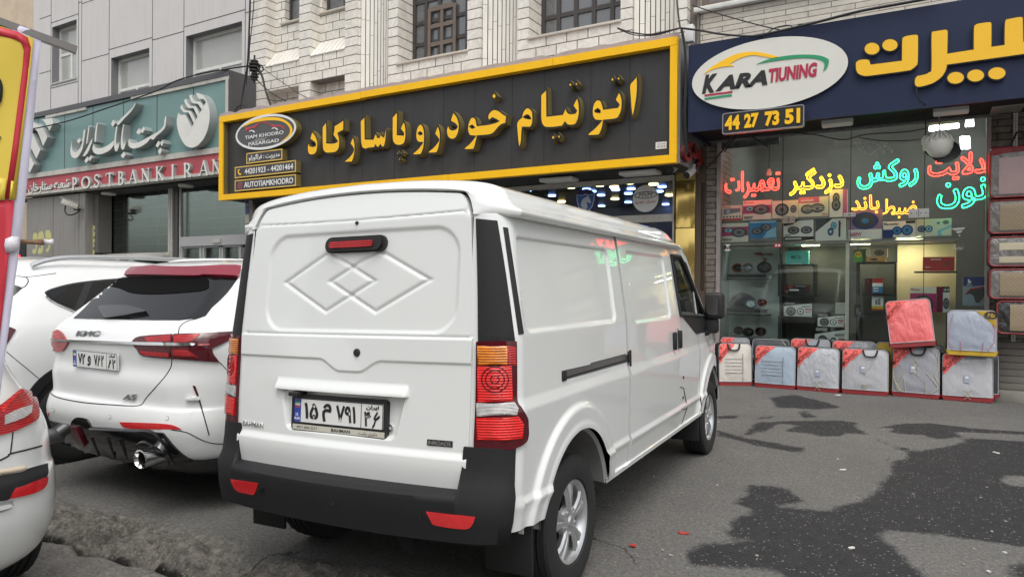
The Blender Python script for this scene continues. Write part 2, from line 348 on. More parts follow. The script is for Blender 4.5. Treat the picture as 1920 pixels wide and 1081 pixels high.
def text_loops(body, fit, bold=0, res=220, smooth=1):
    """clean merged outlines of a word, as loops in the box fit = (x0, x1, z0, z1)"""
    c = bpy.data.curves.new('t', 'FONT'); c.body = body; c.size = 1; c.offset = bold; c.resolution_u = 3
    o = bpy.data.objects.new('t', c); me = bpy.data.meshes.new_from_object(o)
    V = np.array([v.co[:2] for v in me.vertices]); T = []
    for p in me.polygons:
        q = list(p.vertices); T += [(q[0], q[i], q[i+1]) for i in range(1, len(q)-1)]
    bpy.data.objects.remove(o); bpy.data.curves.remove(c); bpy.data.meshes.remove(me)
    x0, x1, y0, y1 = V[:, 0].min(), V[:, 0].max(), V[:, 1].min(), V[:, 1].max(); X0, X1, Y0, Y1 = fit
    V = np.c_[X0+(V[:, 0]-x0)/(x1-x0)*(X1-X0), Y0+(V[:, 1]-y0)/(y1-y0)*(Y1-Y0)]
    h = max(X1-X0, Y1-Y0)/res; xs = np.arange(X0-4*h, X1+4*h, h); ys = np.arange(Y0-4*h, Y1+4*h, h); g = np.zeros((len(ys), len(xs)))
    for t in T:
        a, b, c_ = V[t[0]], V[t[1]], V[t[2]]; lo = np.minimum(np.minimum(a, b), c_); hi = np.maximum(np.maximum(a, b), c_)
        i0, i1 = np.searchsorted(xs, [lo[0]-h*.5, hi[0]+h*.5]); j0, j1 = np.searchsorted(ys, [lo[1]-h*.5, hi[1]+h*.5])
        if i1 <= i0 or j1 <= j0: continue
        gx, gy = np.meshgrid(xs[i0:i1], ys[j0:j1]); den = (b[1]-c_[1])*(a[0]-c_[0])+(c_[0]-b[0])*(a[1]-c_[1])
        if abs(den) < 1e-14: continue
        l1 = ((b[1]-c_[1])*(gx-c_[0])+(c_[0]-b[0])*(gy-c_[1]))/den; l2 = ((c_[1]-a[1])*(gx-c_[0])+(a[0]-c_[0])*(gy-c_[1]))/den
        g[j0:j1, i0:i1] = np.maximum(g[j0:j1, i0:i1], ((l1 >= -.02) & (l2 >= -.02) & (l1+l2 <= 1.02)))
    for _ in range(smooth):
        g = (g+np.roll(g, 1, 0)+np.roll(g, -1, 0)+np.roll(g, 1, 1)+np.roll(g, -1, 1))/5
    L = contour(.5-g, xs, ys)
    return [l[::2] for l in L]
def tri_fill(loops, cell=None):
    """triangulate loops (outer + holes) with inner grid points -> (pts, tris)"""
    pts = []; eds = []
    for L in loops:
        b = len(pts); n = len(L); pts += [tuple(p) for p in L]; eds += [(b+i, b+(i+1) % n) for i in range(n)]
    nb = len(pts)
    if cell:
        P = np.array(loops[0]); xs = np.arange(P[:, 0].min(), P[:, 0].max(), cell); ys = np.arange(P[:, 1].min(), P[:, 1].max(), cell)
        gx, gy = np.meshgrid(xs, ys); k = inpoly(gx, gy, loops[0]) & (pdist(gx, gy, loops[0]) > cell*.45)
        for h in loops[1:]: k &= ~inpoly(gx, gy, h) & (pdist(gx, gy, h) > cell*.45)
        pts += list(zip(gx[k].tolist(), gy[k].tolist()))
    r = delaunay_2d_cdt([Vector(p) for p in pts], eds, [], 0, 1e-7); V = [(v.x, v.y) for v in r[0]]; T = []
    C = np.array([[sum(V[i][0] for i in f)/len(f), sum(V[i][1] for i in f)/len(f)] for f in r[2]]).reshape(-1, 2)
    if len(C):
        k = inpoly(C[:, 0], C[:, 1], loops[0])
        for h in loops[1:]: k &= ~inpoly(C[:, 0], C[:, 1], h)
        T = [f for f, q in zip(r[2], k) if q]
    used = sorted({i for f in T for i in f}); mp = {i: j for j, i in enumerate(used)}
    return [V[i] for i in used], [tuple(mp[i] for i in f) for f in T]
def cv(pts, ox, oy, s): return [(ox+x*s, oy+y*s) for x, y in pts]
def noise2(X, Y, sc, seed=0):
    r = np.random.default_rng(seed); T = r.random((64, 64)); x = X*sc; y = Y*sc; i = np.floor(x).astype(int); j = np.floor(y).astype(int); fx = x-i; fy = y-j
    fx = fx*fx*(3-2*fx); fy = fy*fy*(3-2*fy); g = lambda a, b: T[a % 64, b % 64]
    return (g(i, j)*(1-fx)+g(i+1, j)*fx)*(1-fy)+(g(i, j+1)*(1-fx)+g(i+1, j+1)*fx)*fy-.5
def fbm(X, Y, sc, o=4, seed=0): return sum(noise2(X, Y, sc*2**k, seed+k)*.55**k for k in range(o))

# ------------------------------------------------------------------ ground: asphalt forecourt, broken channel, street slab
def lines(*seg):
    out = []
    for a, b, n in seg: out += list(np.linspace(a, b, n, endpoint=False))
    return np.array(out+[seg[-1][1]])
gx = lines((-400, -60, 6), (-60, -12, 10), (-12, -6.2, 20), (-6.2, -1.7, 280), (-1.7, 4.5, 90), (4.5, 20, 14), (20, 400, 8))
gy = lines((-400, -40, 6), (-40, 0, 12), (0, 1.3, 18), (1.3, 3.2, 130), (3.2, 11.4, 120), (11.4, 30, 10), (30, 400, 8))
X, Y = np.meshgrid(gx, gy)
SC = .3525
def gp(P): return [tuple(GR(1300+x*SC, 700+y*SC)[:2]) for x, y in P]
stains = [
 [(1065, 400), (1140, 410), (1130, 450), (1050, 470), (1060, 530), (985, 590), (990, 620), (890, 680), (760, 705), (720, 735), (600, 720), (560, 710), (480, 715), (440, 700), (590, 675), (530, 640), (510, 610), (430, 600), (310, 590), (280, 610), (290, 640), (250, 660), (220, 688), (320, 725), (310, 750), (240, 760), (200, 800), (180, 860), (230, 880), (300, 890), (170, 905), (20, 905), (-40, 960), (-20, 1020), (180, 1025), (330, 1040), (430, 1050), (500, 1090), (1000, 1250), (1250, 1090), (1150, 1000), (1080, 930), (980, 870), (1010, 832), (1280, 855), (1780, 925), (2300, 960), (2300, 350), (1760, 360), (1450, 340), (1440, 360), (1400, 380), (1280, 400), (1180, 410)],
 [(405, 125), (540, 110), (700, 150), (790, 180), (640, 190), (530, 180), (440, 180), (430, 150)], [(560, 210), (600, 195), (650, 230), (590, 235)],
 [(340, 260), (540, 250), (780, 250), (870, 262), (860, 285), (940, 325), (830, 315), (770, 330), (680, 330), (620, 315), (480, 305), (560, 275), (450, 265), (400, 300), (290, 330), (270, 325)],
 [(970, 290), (1120, 265), (1270, 265), (1500, 290), (1800, 310), (1800, 325), (1500, 310), (1380, 310), (1440, 335), (1300, 350), (1260, 345), (1240, 330), (1090, 320), (1040, 310), (1080, 290)],
 [(120, 225), (240, 220), (220, 240), (120, 240)], [(340, 232), (430, 222), (440, 230), (350, 238)],
 [(120, 300), (280, 345), (400, 360), (520, 385), (590, 395), (580, 425), (470, 405), (370, 390), (250, 360), (120, 330)], [(1680, 1020), (1760, 1005), (1900, 1100), (1720, 1100)],
 [(960, 345), (990, 350), (1060, 385), (1180, 400), (1120, 408), (1040, 385)]]
sd_ = np.full(X.shape, 9.0)
near = (X > -3) & (X < 8) & (Y > 1) & (Y < 12)
for P in stains: sd_[near] = np.minimum(sd_[near], sdpoly(X[near], Y[near], gp(P)))
hole = sdpoly(X[near], Y[near], gp([(1630, 560), (1700, 540), (1800, 550), (1800, 605), (1680, 600)])); sd_[near] = np.maximum(sd_[near], -hole)
sd_ = np.clip(sd_, -.5, .5)
pA = GR(72, 1011)[:2]; pB = GR(278, 1064)[:2]
yN = pA[1]+(X-pA[0])*(pB[1]-pA[1])/(pB[0]-pA[0])+fbm(X, Y*0, 5, 3, 3)*.06
s = Y-yN
dep = .46; wide = .10+.05*noise2(X, Y*0, 3, 5); ramp = .20+.10*noise2(X, Y*0, 2.3, 9)
ss = lambda t: np.clip(t, 0, 1)**2*(3-2*np.clip(t, 0, 1))
zc = -ss(s/.03)*((dep-.10)*(1-ss((s-wide)/.06))+.10*(1-ss((s-wide-.03)/ramp)))
mud_shade = ss((s-.004)/.02)*(1-ss((s-wide-.045-.05*noise2(X, Y*0, 9, 77))/.05))  # mask for undercut shade painted on the channel's far wall, with its sludge
rub = ss((s-.02)/.05)*(1-ss((s-.34+.22*noise2(X, Y, 2, 11))/.16))
win = (X > -8) & (X < 2)
zc = np.where(win, zc, -dep*ss(s/.03)*(1-ss((s-wide)/ramp)))
Z = zc+rub*(fbm(X, Y, 5, 5, 21)*.085+np.abs(fbm(X, Y, 14, 4, 31))*.045-.012)+fbm(X, Y, 1.2, 3, 41)*.012*((np.abs(X) < 15) & (Y > 0) & (Y < 11))
slab = ss((-s)/.02)*((s > -6)); Z += slab*fbm(X, Y, 5, 4, 51)*.012
Z = np.where((Y > 11.3) | (Y < -2), np.minimum(Z, 0), Z)
me = bpy.data.meshes.new('ground'); n_, m_ = X.shape
idx = np.arange(n_*m_).reshape(n_, m_); q = np.stack([idx[:-1, :-1], idx[:-1, 1:], idx[1:, 1:], idx[1:, :-1]], -1).reshape(-1, 4)
me.from_pydata(np.stack([X, Y, Z], -1).reshape(-1, 3).tolist(), [], q.tolist())
for nm, A in (('stain', sd_), ('rub', rub), ('mud_shade', mud_shade), ('slab', slab*(s > -6))):
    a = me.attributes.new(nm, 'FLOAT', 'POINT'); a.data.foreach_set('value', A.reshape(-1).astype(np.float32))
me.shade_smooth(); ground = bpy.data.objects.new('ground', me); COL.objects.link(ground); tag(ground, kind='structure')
gm = bpy.data.materials.new('asphalt'); gm.use_nodes = True; N = gm.node_tree.nodes; L = gm.node_tree.links; b = N['Principled BSDF']
def nn(t, **k):
    o = N.new(t)
    for a, v in k.items():
        if a in o.inputs: o.inputs[a].default_value = v
        else: setattr(o, a, v)
    return o
geo = nn('ShaderNodeNewGeometry')
def nz(sc, det=6, ro=.6): o = nn('ShaderNodeTexNoise', Scale=sc, Detail=det, Roughness=ro); L.new(geo.outputs['Position'], o.inputs['Vector']); return o
def mixc(f, a, b_):
    o = nn('ShaderNodeMix', data_type='RGBA'); (L.new(f, o.inputs[0]) if not isinstance(f, float) else setattr(o.inputs[0], 'default_value', f))
    for i, c in ((6, a), (7, b_)): (L.new(c, o.inputs[i]) if hasattr(c, 'is_output') else setattr(o.inputs[i], 'default_value', (*c, 1)))
    return o.outputs[2]
def ramp_(f, a, b_): o = nn('ShaderNodeValToRGB'); o.color_ramp.elements[0].position = a; o.color_ramp.elements[1].position = b_; L.new(f, o.inputs[0]); return o.outputs[0]
def math_(op, a, b_=None, c=None):
    o = nn('ShaderNodeMath', operation=op)
    for i, v in enumerate((a, b_, c)):
        if v is None: continue
        (L.new(v, o.inputs[i]) if hasattr(v, 'is_output') else setattr(o.inputs[i], 'default_value', v))
    return o.outputs[0]
big = nz(.9, 5); fine = nz(46, 6, .8); mid = nz(9, 6); grit = nn('ShaderNodeTexVoronoi', Scale=95.0); L.new(geo.outputs['Position'], grit.inputs['Vector'])
base = mixc(ramp_(big.outputs['Fac'], .3, .7), (.128, .125, .119), (.175, .170, .161)); base = mixc(ramp_(mid.outputs['Fac'], .35, .75), base, (.140, .136, .129))
at = nn('ShaderNodeAttribute', attribute_name='stain'); rag = nz(10, 10, .8)
dd = math_('MULTIPLY_ADD', math_('SUBTRACT', rag.outputs['Fac'], .5), .22, at.outputs['Fac'])
sm = nn('ShaderNodeMapRange'); sm.inputs['From Min'].default_value = .022; sm.inputs['From Max'].default_value = -.022; L.new(dd, sm.inputs[0]); sm = sm.outputs[0]
stc = mixc(ramp_(mid.outputs['Fac'], .3, .8), (.026, .026, .029), (.040, .040, .043)); base = mixc(sm, base, stc)
a_mshade = nn('ShaderNodeAttribute', attribute_name='mud_shade'); ar = nn('ShaderNodeAttribute', attribute_name='rub'); asl = nn('ShaderNodeAttribute', attribute_name='slab')
rc = mixc(ramp_(nz(14, 8, .75).outputs['Fac'], .35, .72), (.06, .057, .052), (.30, .28, .245)); base = mixc(ar.outputs['Fac'], base, rc); base = mixc(a_mshade.outputs['Fac'], base, (.012, .011, .010))  # crevice shade and sludge go into the base colour as near-black
scn = mixc(ramp_(nz(8, 8, .7).outputs['Fac'], .3, .75), (.13, .122, .112), (.25, .236, .215)); base = mixc(asl.outputs['Fac'], base, scn)
spk = ramp_(fine.outputs['Fac'], .36, .68); base2 = nn('ShaderNodeMix', data_type='RGBA', blend_type='MULTIPLY'); base2.inputs[0].default_value = .75; L.new(base, base2.inputs[6]); L.new(mixc(spk, (.42, .42, .42), (1.5, 1.48, 1.45)), base2.inputs[7])
vg = nn('ShaderNodeTexVoronoi', Scale=58.0); L.new(geo.outputs['Position'], vg.inputs['Vector']); sv = nn('ShaderNodeSeparateColor'); L.new(vg.outputs['Color'], sv.inputs[0])
st = math_('MULTIPLY', math_('GREATER_THAN', sv.outputs[0], .87), math_('LESS_THAN', vg.outputs['Distance'], .34))
base3 = mixc(math_('MULTIPLY', st, .75), base2.outputs[2], (.25, .24, .22))
# hairline cracks
wv = nn('ShaderNodeTexVoronoi', feature='DISTANCE_TO_EDGE', Scale=.55); dsx = nn('ShaderNodeMix', data_type='VECTOR'); dsx.inputs[0].default_value = .35; L.new(geo.outputs['Position'], dsx.inputs[4]); L.new(nz(1.7, 5).outputs['Color'], dsx.inputs[5]); L.new(dsx.outputs[1], wv.inputs['Vector'])
ck = math_('MULTIPLY', math_('LESS_THAN', wv.outputs['Distance'], .0022), ramp_(nz(.7, 2).outputs['Fac'], .54, .6))
base4 = mixc(math_('MULTIPLY', ck, .8), base3, (.02, .02, .02))
L.new(base4, b.inputs['Base Color'])
rr = nn('ShaderNodeMapRange'); rr.inputs['To Min'].default_value = .9; rr.inputs['To Max'].default_value = .74; L.new(sm, rr.inputs[0]); L.new(rr.outputs[0], b.inputs['Roughness']); b.inputs['Specular IOR Level'].default_value = .3
hh = math_('ADD', math_('MULTIPLY', fine.outputs['Fac'], .5), math_('MULTIPLY', grit.outputs['Distance'], .6)); hh = math_('MULTIPLY_ADD', math_('MULTIPLY', nz(28, 8, .8).outputs['Fac'], math_('ADD', ar.outputs['Fac'], math_('MULTIPLY', asl.outputs['Fac'], .4))), 3.0, hh)
bp = nn('ShaderNodeBump'); bp.inputs['Strength'].default_value = .55; bp.inputs['Distance'].default_value = .012; L.new(hh, bp.inputs['Height']); L.new(bp.outputs[0], b.inputs['Normal'])
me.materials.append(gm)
# litter
M_['redscrap'] = mat('red_scrap', (.5, .05, .04), .5); M_['chipstone'] = mat('chip_stone', (.34, .32, .28), .8); M_['paperscrap'] = mat('paper_scrap', (.7, .69, .66), .7)
for u, v, sz, mk, lb in ((1187, 1024, .03, 'redscrap', 'small red plastic scrap nearest the rear wheel of the van'), (1281, 1000, .035, 'redscrap', 'red plastic scrap on dry asphalt left of the dark stain'),
                         (1580, 881, .032, 'paperscrap', 'white paper scrap on the dry grey asphalt'), (1571, 741, .05, 'paperscrap', 'crumpled white paper scrap in front of the seat cover bags'), (1868, 849, .03, 'paperscrap', 'pale scrap on the far right of the dark stain'), (1596, 1028, .024, 'paperscrap', 'grey scrap lying in the near part of the dark stain')):
    p = GR(u, v); mb = MB(); a0 = random.random()*3
    top = [(p[0]+sz*math.cos(a0+k*1.05)*random.uniform(.6, 1.1), p[1]+.6*sz*math.sin(a0+k*1.05)*random.uniform(.6, 1.1)) for k in range(6)]
    mb.poly([top], lambda x, y, d: (x, y, d+.004*math.sin(x*90)), .003, .009); obj('litter_scrap', mb, M_[mk], label=lb, cat='litter', group='litter scraps on the asphalt')

for k in range(26):
    u, v = random.uniform(1150, 1900), random.uniform(790, 1075); p = GR(u, v); sz = random.uniform(.006, .014); a0 = random.random()*3; mb = MB()
    mb.poly([[(p[0]+sz*math.cos(a0+j*1.25)*random.uniform(.5, 1.2), p[1]+sz*.6*math.sin(a0+j*1.25)) for j in range(5)]], lambda x, y, d: (x, y, d), .002, .008); obj('stone_chip', mb, M_['chipstone'] if k % 3 else M_['paperscrap'], label='tiny pale chip lying loose on the asphalt in the foreground', cat='chip', group='tiny pale chips on the asphalt')

# ------------------------------------------------------------------ buildings
M_['alu'] = mat('grey_composite_panel', (.60, .575, .56), .42, metal=.0, var=.05, vs=1.2, dirt=.25, ds=1.2, streak=True, dcol=(.22, .2, .19))
M_['alutrim'] = mat('pale_aluminium_trim', (.46, .46, .46), .4, metal=.2, var=.05)
M_['upvc'] = mat('white_window_frame', (.74, .74, .70), .4, var=.06, dirt=.3, ds=5)
M_['reveal'] = mat('grey_window_reveal', (.2, .2, .205), .5, var=.1)
M_['winglass'] = mat('window_glass', (.10, .105, .105), .04, var=.3, vs=.8, spec=1.0, coat=.5)
M_['blind'] = mat('drawn_blind_behind_glass', (.42, .42, .39), .12, var=.12, vs=2, coat=.8)
M_['stucco'] = mat('beige_stucco', (.6, .49, .36), .85, var=.18, vs=2, bump=.4, bs=30, dirt=.35, dcol=(.3, .23, .16))
M_['marble'] = brickmat('marble_blocks', (.84, .80, .72), (.74, .70, .62), (.10, .085, .07), .40, .187, .0085, bump=.35, vein=.14)
M_['marblerow'] = brickmat('marble_quoin_rows', (.84, .80, .72), (.77, .73, .65), (.10, .085, .07), 40, .187, .0095, offs=0, bump=.35, vein=.14)
M_['marbleslat'] = mat('marble_slat', (.80, .765, .69), .5, var=.12, vs=2.2, dirt=.4, ds=2, streak=True, dcol=(.3, .28, .25))
M_['brick'] = brickmat('thin_stone_courses', (.72, .67, .57), (.62, .57, .48), (.2, .165, .13), .62, .084, .006, vein=.12, dirt=.2)
M_['oldbrick'] = brickmat('weathered_narrow_brick', (.30, .26, .21), (.2, .175, .15), (.07, .06, .055), .3, .088, .008, vein=.3, dirt=.6)
M_['concrete'] = mat('rough_concrete', (.19, .17, .15), .9, var=.3, vs=5, bump=.6, bs=25, dirt=.5)
M_['brownframe'] = mat('dark_brown_window_metal', (.055, .048, .045), .45, var=.15)
M_['tanframe'] = mat('weathered_brown_sash', (.16, .125, .10), .55, var=.2)
M_['greyglass'] = mat('grey_reflecting_pane', (.12, .125, .13), .06, var=.15, vs=1, spec=1, coat=.6)
M_['sill'] = mat('pale_stone_sill', (.55, .5, .43), .6, var=.12, dirt=.3)
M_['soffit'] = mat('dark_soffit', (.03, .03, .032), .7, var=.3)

def wall_holes(mb, x0, x1, z0, z1, Y, holes, depth, mi=0, mr=1):
    xs = sorted({x0, x1, *[h[0] for h in holes], *[h[1] for h in holes]}); zs = sorted({z0, z1, *[h[2] for h in holes], *[h[3] for h in holes]})
    xs = [x for x in xs if x0 <= x <= x1]; zs = [z for z in zs if z0 <= z <= z1]
    for a, b_ in zip(xs, xs[1:]):
        for c, d in zip(zs, zs[1:]):
            mx, mz = (a+b_)/2, (c+d)/2
            if any(h[0] < mx < h[1] and h[2] < mz < h[3] for h in holes): continue
            mb.add([(a, Y, c), (b_, Y, c), (b_, Y, d), (a, Y, d)], [(0, 1, 2, 3)], mi)
    for h in holes:
        a, b_, c, d = h[:4]; D = Y+depth
        mb.add([(a, Y, c), (a, Y, d), (a, D, d), (a, D, c), (b_, Y, c), (b_, Y, d), (b_, D, d), (b_, D, c)], [(0, 1, 2, 3), (7, 6, 5, 4), (1, 5, 6, 2), (0, 3, 7, 4)], mr)

# --- far-left stucco building
bt = thing('stucco_building', 'beige stucco building at the far left behind the banner', 'building', (-31, 11.1, 0))
mb = MB(); mb.box((-42, 11.06, 0), (-23.16, 13, 15)); obj('wall', mb, M_['stucco'], bt)
M_['redled'] = mat('red_led_text', (.9, .02, .02), .5, es=2.2, ecol=(1, .03, .04), var=0)
p0 = XZ(24, 492, 10.9); p1 = XZ(51, 455, 10.9); t = thing('led_sign', 'small red glowing led sign half hidden behind the banner edge', 'sign', ((p0[0]+p1[0])/2, 10.9, p0[1]))
mb = MB(); mb.box((p0[0]-.9, 10.86, p0[1]), (p1[0], 11.0, p1[1])); obj('led_case', mb, M_['black'], t)
mb = MB()
for i in range(26):
    x = random.uniform(p0[0]-.8, p1[0]-.1); z = random.uniform(p0[1]+.08, p1[1]-.1); mb.box((x-.05, 10.85, z-.025), (x+.06, 10.858, z+.04))
obj('led_text', mb, M_['redled'], t, kind='stuff')

# --- grey panel building with the bank
YG = 10.95
gb = thing('panel_building', 'grey composite panel building above the green bank sign', 'building', (-18.3, YG, 0))
gx0, gx1 = -23.14, -13.52
def hole(u0, u1, vt, vb=None, Y=YG, zb=None):
    x0 = XZ(u0, 200, Y)[0]; x1 = XZ(u1, 200, Y)[0]; zt = XZ(u1, vt, Y)[1]; z_b = zb if zb is not None else XZ(u0, vb, Y)[1]; return (x0, x1, z_b, zt)
h1 = hole(97, 142.7, 36.7, 157); h2 = hole(208, 279.3, 90, zb=h1[2]-1.7); h3 = hole(348, 452.7, 40, zb=h1[2]-1.7)
h2 = (h2[0], h2[1], h2[3]-1.75, h2[3]); h3 = (h3[0], h3[1], h3[3]-1.75, h3[3])
mb = MB(); wall_holes(mb, gx0, gx1, 4.0, 15, YG, [h1, h2, h3], .26, 0, 1); mb.box((gx0, YG+.4, 4), (gx0+.02, 14, 15), 0)
def vj(u, z0=4.2, z1=15, w_=.018): x = XZ(u, 200, YG)[0]; mb.box((x-w_/2, YG-.003, z0), (x+w_/2, YG+.01, z1), 2)
for u in (95, 146.5, 152.5, 204, 285, 344, 459): vj(u)
def hj(u0, u1, u, v): x0 = XZ(u0, 200, YG)[0]; x1 = XZ(u1, 200, YG)[0]; z = XZ(u, v, YG)[1]; mb.box((x0, YG-.004, z-.008), (x1, YG+.008, z+.008), 2)
for a in ((73.5, 95, 95, 29), (73.5, 95, 94, 133), (95, 146.5, 146, 26.5), (95, 146.5, 146, 153), (152.5, 204, 204, 101), (152.5, 204, 175, 0), (204, 285, 285, 70.7), (204, 285, 285, -40), (285, 344, 344, 59.3), (344, 459, 447, 22), (344, 459, 447, -90), (459, 478, 470, 22), (459, 478, 470, -60), (146.5, 152.5, 150, 5), (285, 344, 344, -60)): hj(*a)
obj('wall', mb, [M_['alu'], M_['reveal'], M_['gap']], gb)
def window(parent, h, Y, fr=.06, mull=(), trans=(), mats=('upvc', 'winglass'), name='window', d=.06, blind=None, sub=None):
    x0, x1, z0, z1 = h; mb = MB(); Yf = Y
    mb.box((x0, Yf, z0), (x0+fr, Yf+d, z1)); mb.box((x1-fr, Yf, z0), (x1, Yf+d, z1)); mb.box((x0+fr, Yf, z0), (x1-fr, Yf+d, z0+fr)); mb.box((x0+fr, Yf, z1-fr), (x1-fr, Yf+d, z1))
    for m in mull: mb.box((m[0]-fr*.5, Yf+.004, m[1]), (m[0]+fr*.5, Yf+d-.004, m[2]))
    for t_ in trans: mb.box((t_[0], Yf+.008, t_[2]-fr*.5), (t_[1], Yf+d-.008, t_[2]+fr*.5))
    o = obj(name, mb, M_[mats[0]], parent); m2 = MB(); m2.box((x0+fr*.5, Yf+d*.5, z0+fr*.5), (x1-fr*.5, Yf+d*.5+.01, z1-fr*.5)); obj('pane', m2, M_[mats[1]], o)
    return o
for h in (h1, h2, h3):
    zt = h[2]+(h[3]-h[2])*.52; xm = h[0]+(h[1]-h[0])*.5; window(gb, h, YG+.2, .075, [(xm, h[2]+.07, zt)], [(h[0]+.07, h[1]-.07, zt)], ('upvc', 'blind'))
    mb = MB(); mb.box((h[0]-.03, YG-.03, h[2]-.05), (h[1]+.03, YG+.19, h[2]-.002)); obj('sill', mb, M_['alutrim'], gb)

# --- stone building
F_, M2, W_ = 10.95, 11.25, 11.42
sb = thing('stone_building', 'pale marble block building above the yellow framed sign', 'building', (-8.4, F_, 0))
xu = lambda u, Y=F_: XZ(u, 200, Y)[0]
ZT, ZB = 14.0, 4.6
wall = MB(); row = MB(); slat = MB()
xa0, xa1 = -13.5, xu(497); xb0, xb1 = xu(560), xu(581); xc0, xc1 = xu(646), xu(672)
row.box((xa0, F_, ZB), (xa1, 12.4, ZT)); row.box((xb0, F_, ZB), (xb1, 12.0, ZT)); row.box((xc0, F_, ZB), (xc0+.34, 12, ZT)); row.box((xc0+.34, F_+.05, ZB), (xc1, 12, ZT))
w1 = (XZ(533.6, 43, M2)[0], XZ(533.6, 43, M2)[0]+1.3, XZ(533.6, 43, M2)[1], 12.6); w2 = (XZ(604, 24, M2)[0], XZ(604, 24, M2)[0]+1.0, XZ(604, 24, M2)[1], 12.6)
w1 = (w1[0], min(w1[1], xb0-.0), w1[2], w1[3]); w2 = (w2[0], min(w2[1], xc0), w2[2], w2[3])
wall_holes(wall, xa1, xb0, ZB, ZT, M2, [w1], .25, 0, 0); wall_holes(wall, xb1, xc0, ZB, ZT, M2, [w2], .25, 0, 0)
def ledge(x0, x1, zt, zf, zl):
    wall.add([(x0, M2, zt), (x1, M2, zt), (x1, F_+.01, zf), (x0, F_+.01, zf), (x0, F_+.01, zl), (x1, F_+.01, zl), (x0, M2, zl), (x1, M2, zl)], [(3, 2, 5, 4), (4, 5, 7, 6)], 0)
    n = 7
    for i in range(n):
        a = x0+(x1-x0)*i/n; b_ = x0+(x1-x0)*(i+1)/n-.012
        slat.add([(a, M2, zt), (b_, M2, zt), (b_, F_-.01, zf), (a, F_-.01, zf), (a, F_-.01, zf-.02), (b_, F_-.01, zf-.02)], [(0, 3, 2, 1), (3, 4, 5, 2)], 0)
ledge(xa1, xb0, XZ(516.6, 101, M2)[1], XZ(498.5, 124.5, F_)[1], XZ(498.5, 172, F_)[1]); ledge(xb1, xc0, XZ(598.5, 80.9, M2)[1], XZ(582, 104.7, F_)[1], XZ(582, 153, F_)[1])
zs3 = 5.79
def flutes(x0, x1):
    n = 9; mid = (x0+x1)/2; R_ = (x1-x0)/2
    px_ = [x0+(x1-x0)*i/n for i in range(n+1)]; py_ = [F_+.05+.13*(1-((x-mid)/R_)**2) for x in px_]
    for i in range(n):
        a = np.array([px_[i], py_[i]]); b_ = np.array([px_[i+1], py_[i+1]]); t_ = (b_-a)/np.linalg.norm(b_-a); a = a+t_*.008; b_ = b_-t_*.008; nn_ = np.array([t_[1], -t_[0]])*.0
        zc_ = ZB
        while zc_ < ZT:
            z2 = zc_+random.uniform(.7, 1.3)
            slat.add([(a[0], a[1], zc_), (b_[0], b_[1], zc_), (b_[0], b_[1], z2-.006), (a[0], a[1], z2-.006)], [(0, 1, 2, 3)], 0); zc_ = z2
    slat.add([(px_[i], py_[i]+.012, z) for z in (ZB, ZT) for i in range(n+1)], [(i, i+1, n+2+i, n+1+i) for i in range(n)], 1)
flutes(xu(672)+.005, xu(726.5)); flutes(xu(900.5), xu(969)); flutes(xu(1184.5), xu(1268))
q = [xu(727), xu(744.6), xu(875), xu(900), xu(969.5), xu(990), xu(1162), xu(1184), xu(1268.5), -3.3]
for a, b_ in ((q[0], q[1]), (q[2], q[3]), (q[4], q[5]), (q[6], q[7]), (q[8], q[9])): row.box((a, F_, ZB), (b_, 12, ZT))
for a, b_ in ((q[1], q[2]), (q[5], q[6])): parap = MB(); parap.box((a, F_+.004, ZB), (b_, 11.6, zs3-.02)); obj('parapet_wall', parap, M_['marble'], sb, smooth=0)
obj('block_wall', wall, M_['marble'], sb, smooth=0); obj('quoin_wall', row, M_['marblerow'], sb, smooth=0); obj('fluted_wall', slat, [M_['marbleslat'], M_['gap']], sb, smooth=0)
for a, b_ in ((q[1], q[2]), (q[5], q[6])): mb = MB(); mb.rbox((a-.02, F_-.035, zs3-.02), (b_+.02, W_, zs3+.025), .008); obj('sill', mb, M_['sill'], sb)
for h in (w1, w2): mb = MB(); mb.rbox((h[0]-.1, M2-.05, h[2]-.05), (h[1], M2+.2, h[2]-.002), .008); obj('sill', mb, M_['sill'], sb)
for h in (w1, w2): window(sb, h, M2+.14, .06, [(h[0]+.52, h[2]+.06, h[3]-.06), (h[0]+1.0, h[2]+.06, h[3]-.06)], [(h[0]+.06, h[1]-.06, h[2]+.06+.52*k) for k in range(1, 9)], ('brownframe', 'greyglass'))
def bigwin(x0, x1, door=None):
    z0, z1 = zs3+.025, 8.2; n = 5; mull = [(x0+(x1-x0)*k/n, z0+.06, z1) for k in range(1, n)]
    tr = [(x0+.05, x1-.05, z0+.43*k+.05) for k in range(1, 6)]
    o = window(sb, (x0, x1, z0, z1), W_, .075, mull, tr, ('brownframe', 'greyglass'), d=.07)
    if door:
        a, b_, zt = door; mb = MB(); Yd = W_-.03
        mb.box((a, Yd, z0+.01), (a+.07, W_-.002, zt)); mb.box((b_-.07, Yd, z0+.01), (b_, W_-.002, zt)); mb.box((a+.07, Yd, zt-.07), (b_-.07, W_-.002, zt)); mb.box(((a+b_)/2-.035, Yd+.005, z0+.01), ((a+b_)/2+.035, W_-.003, zt-.07))
        for k in range(5): mb.box((a+.07, Yd+.008, z0+.36*k+.02), (b_-.07, W_-.004, z0+.36*k+.1))
        obj('sash', mb, M_['tanframe'], o)
    mb = MB(); mb.box((x0, W_+.4, z0), (x1, W_+.45, z1)); return o
bigwin(q[1], q[2], (XZ(803, 100, W_)[0], XZ(856, 60, W_)[0], XZ(805, 18, W_)[1])); bigwin(q[5], q[6])
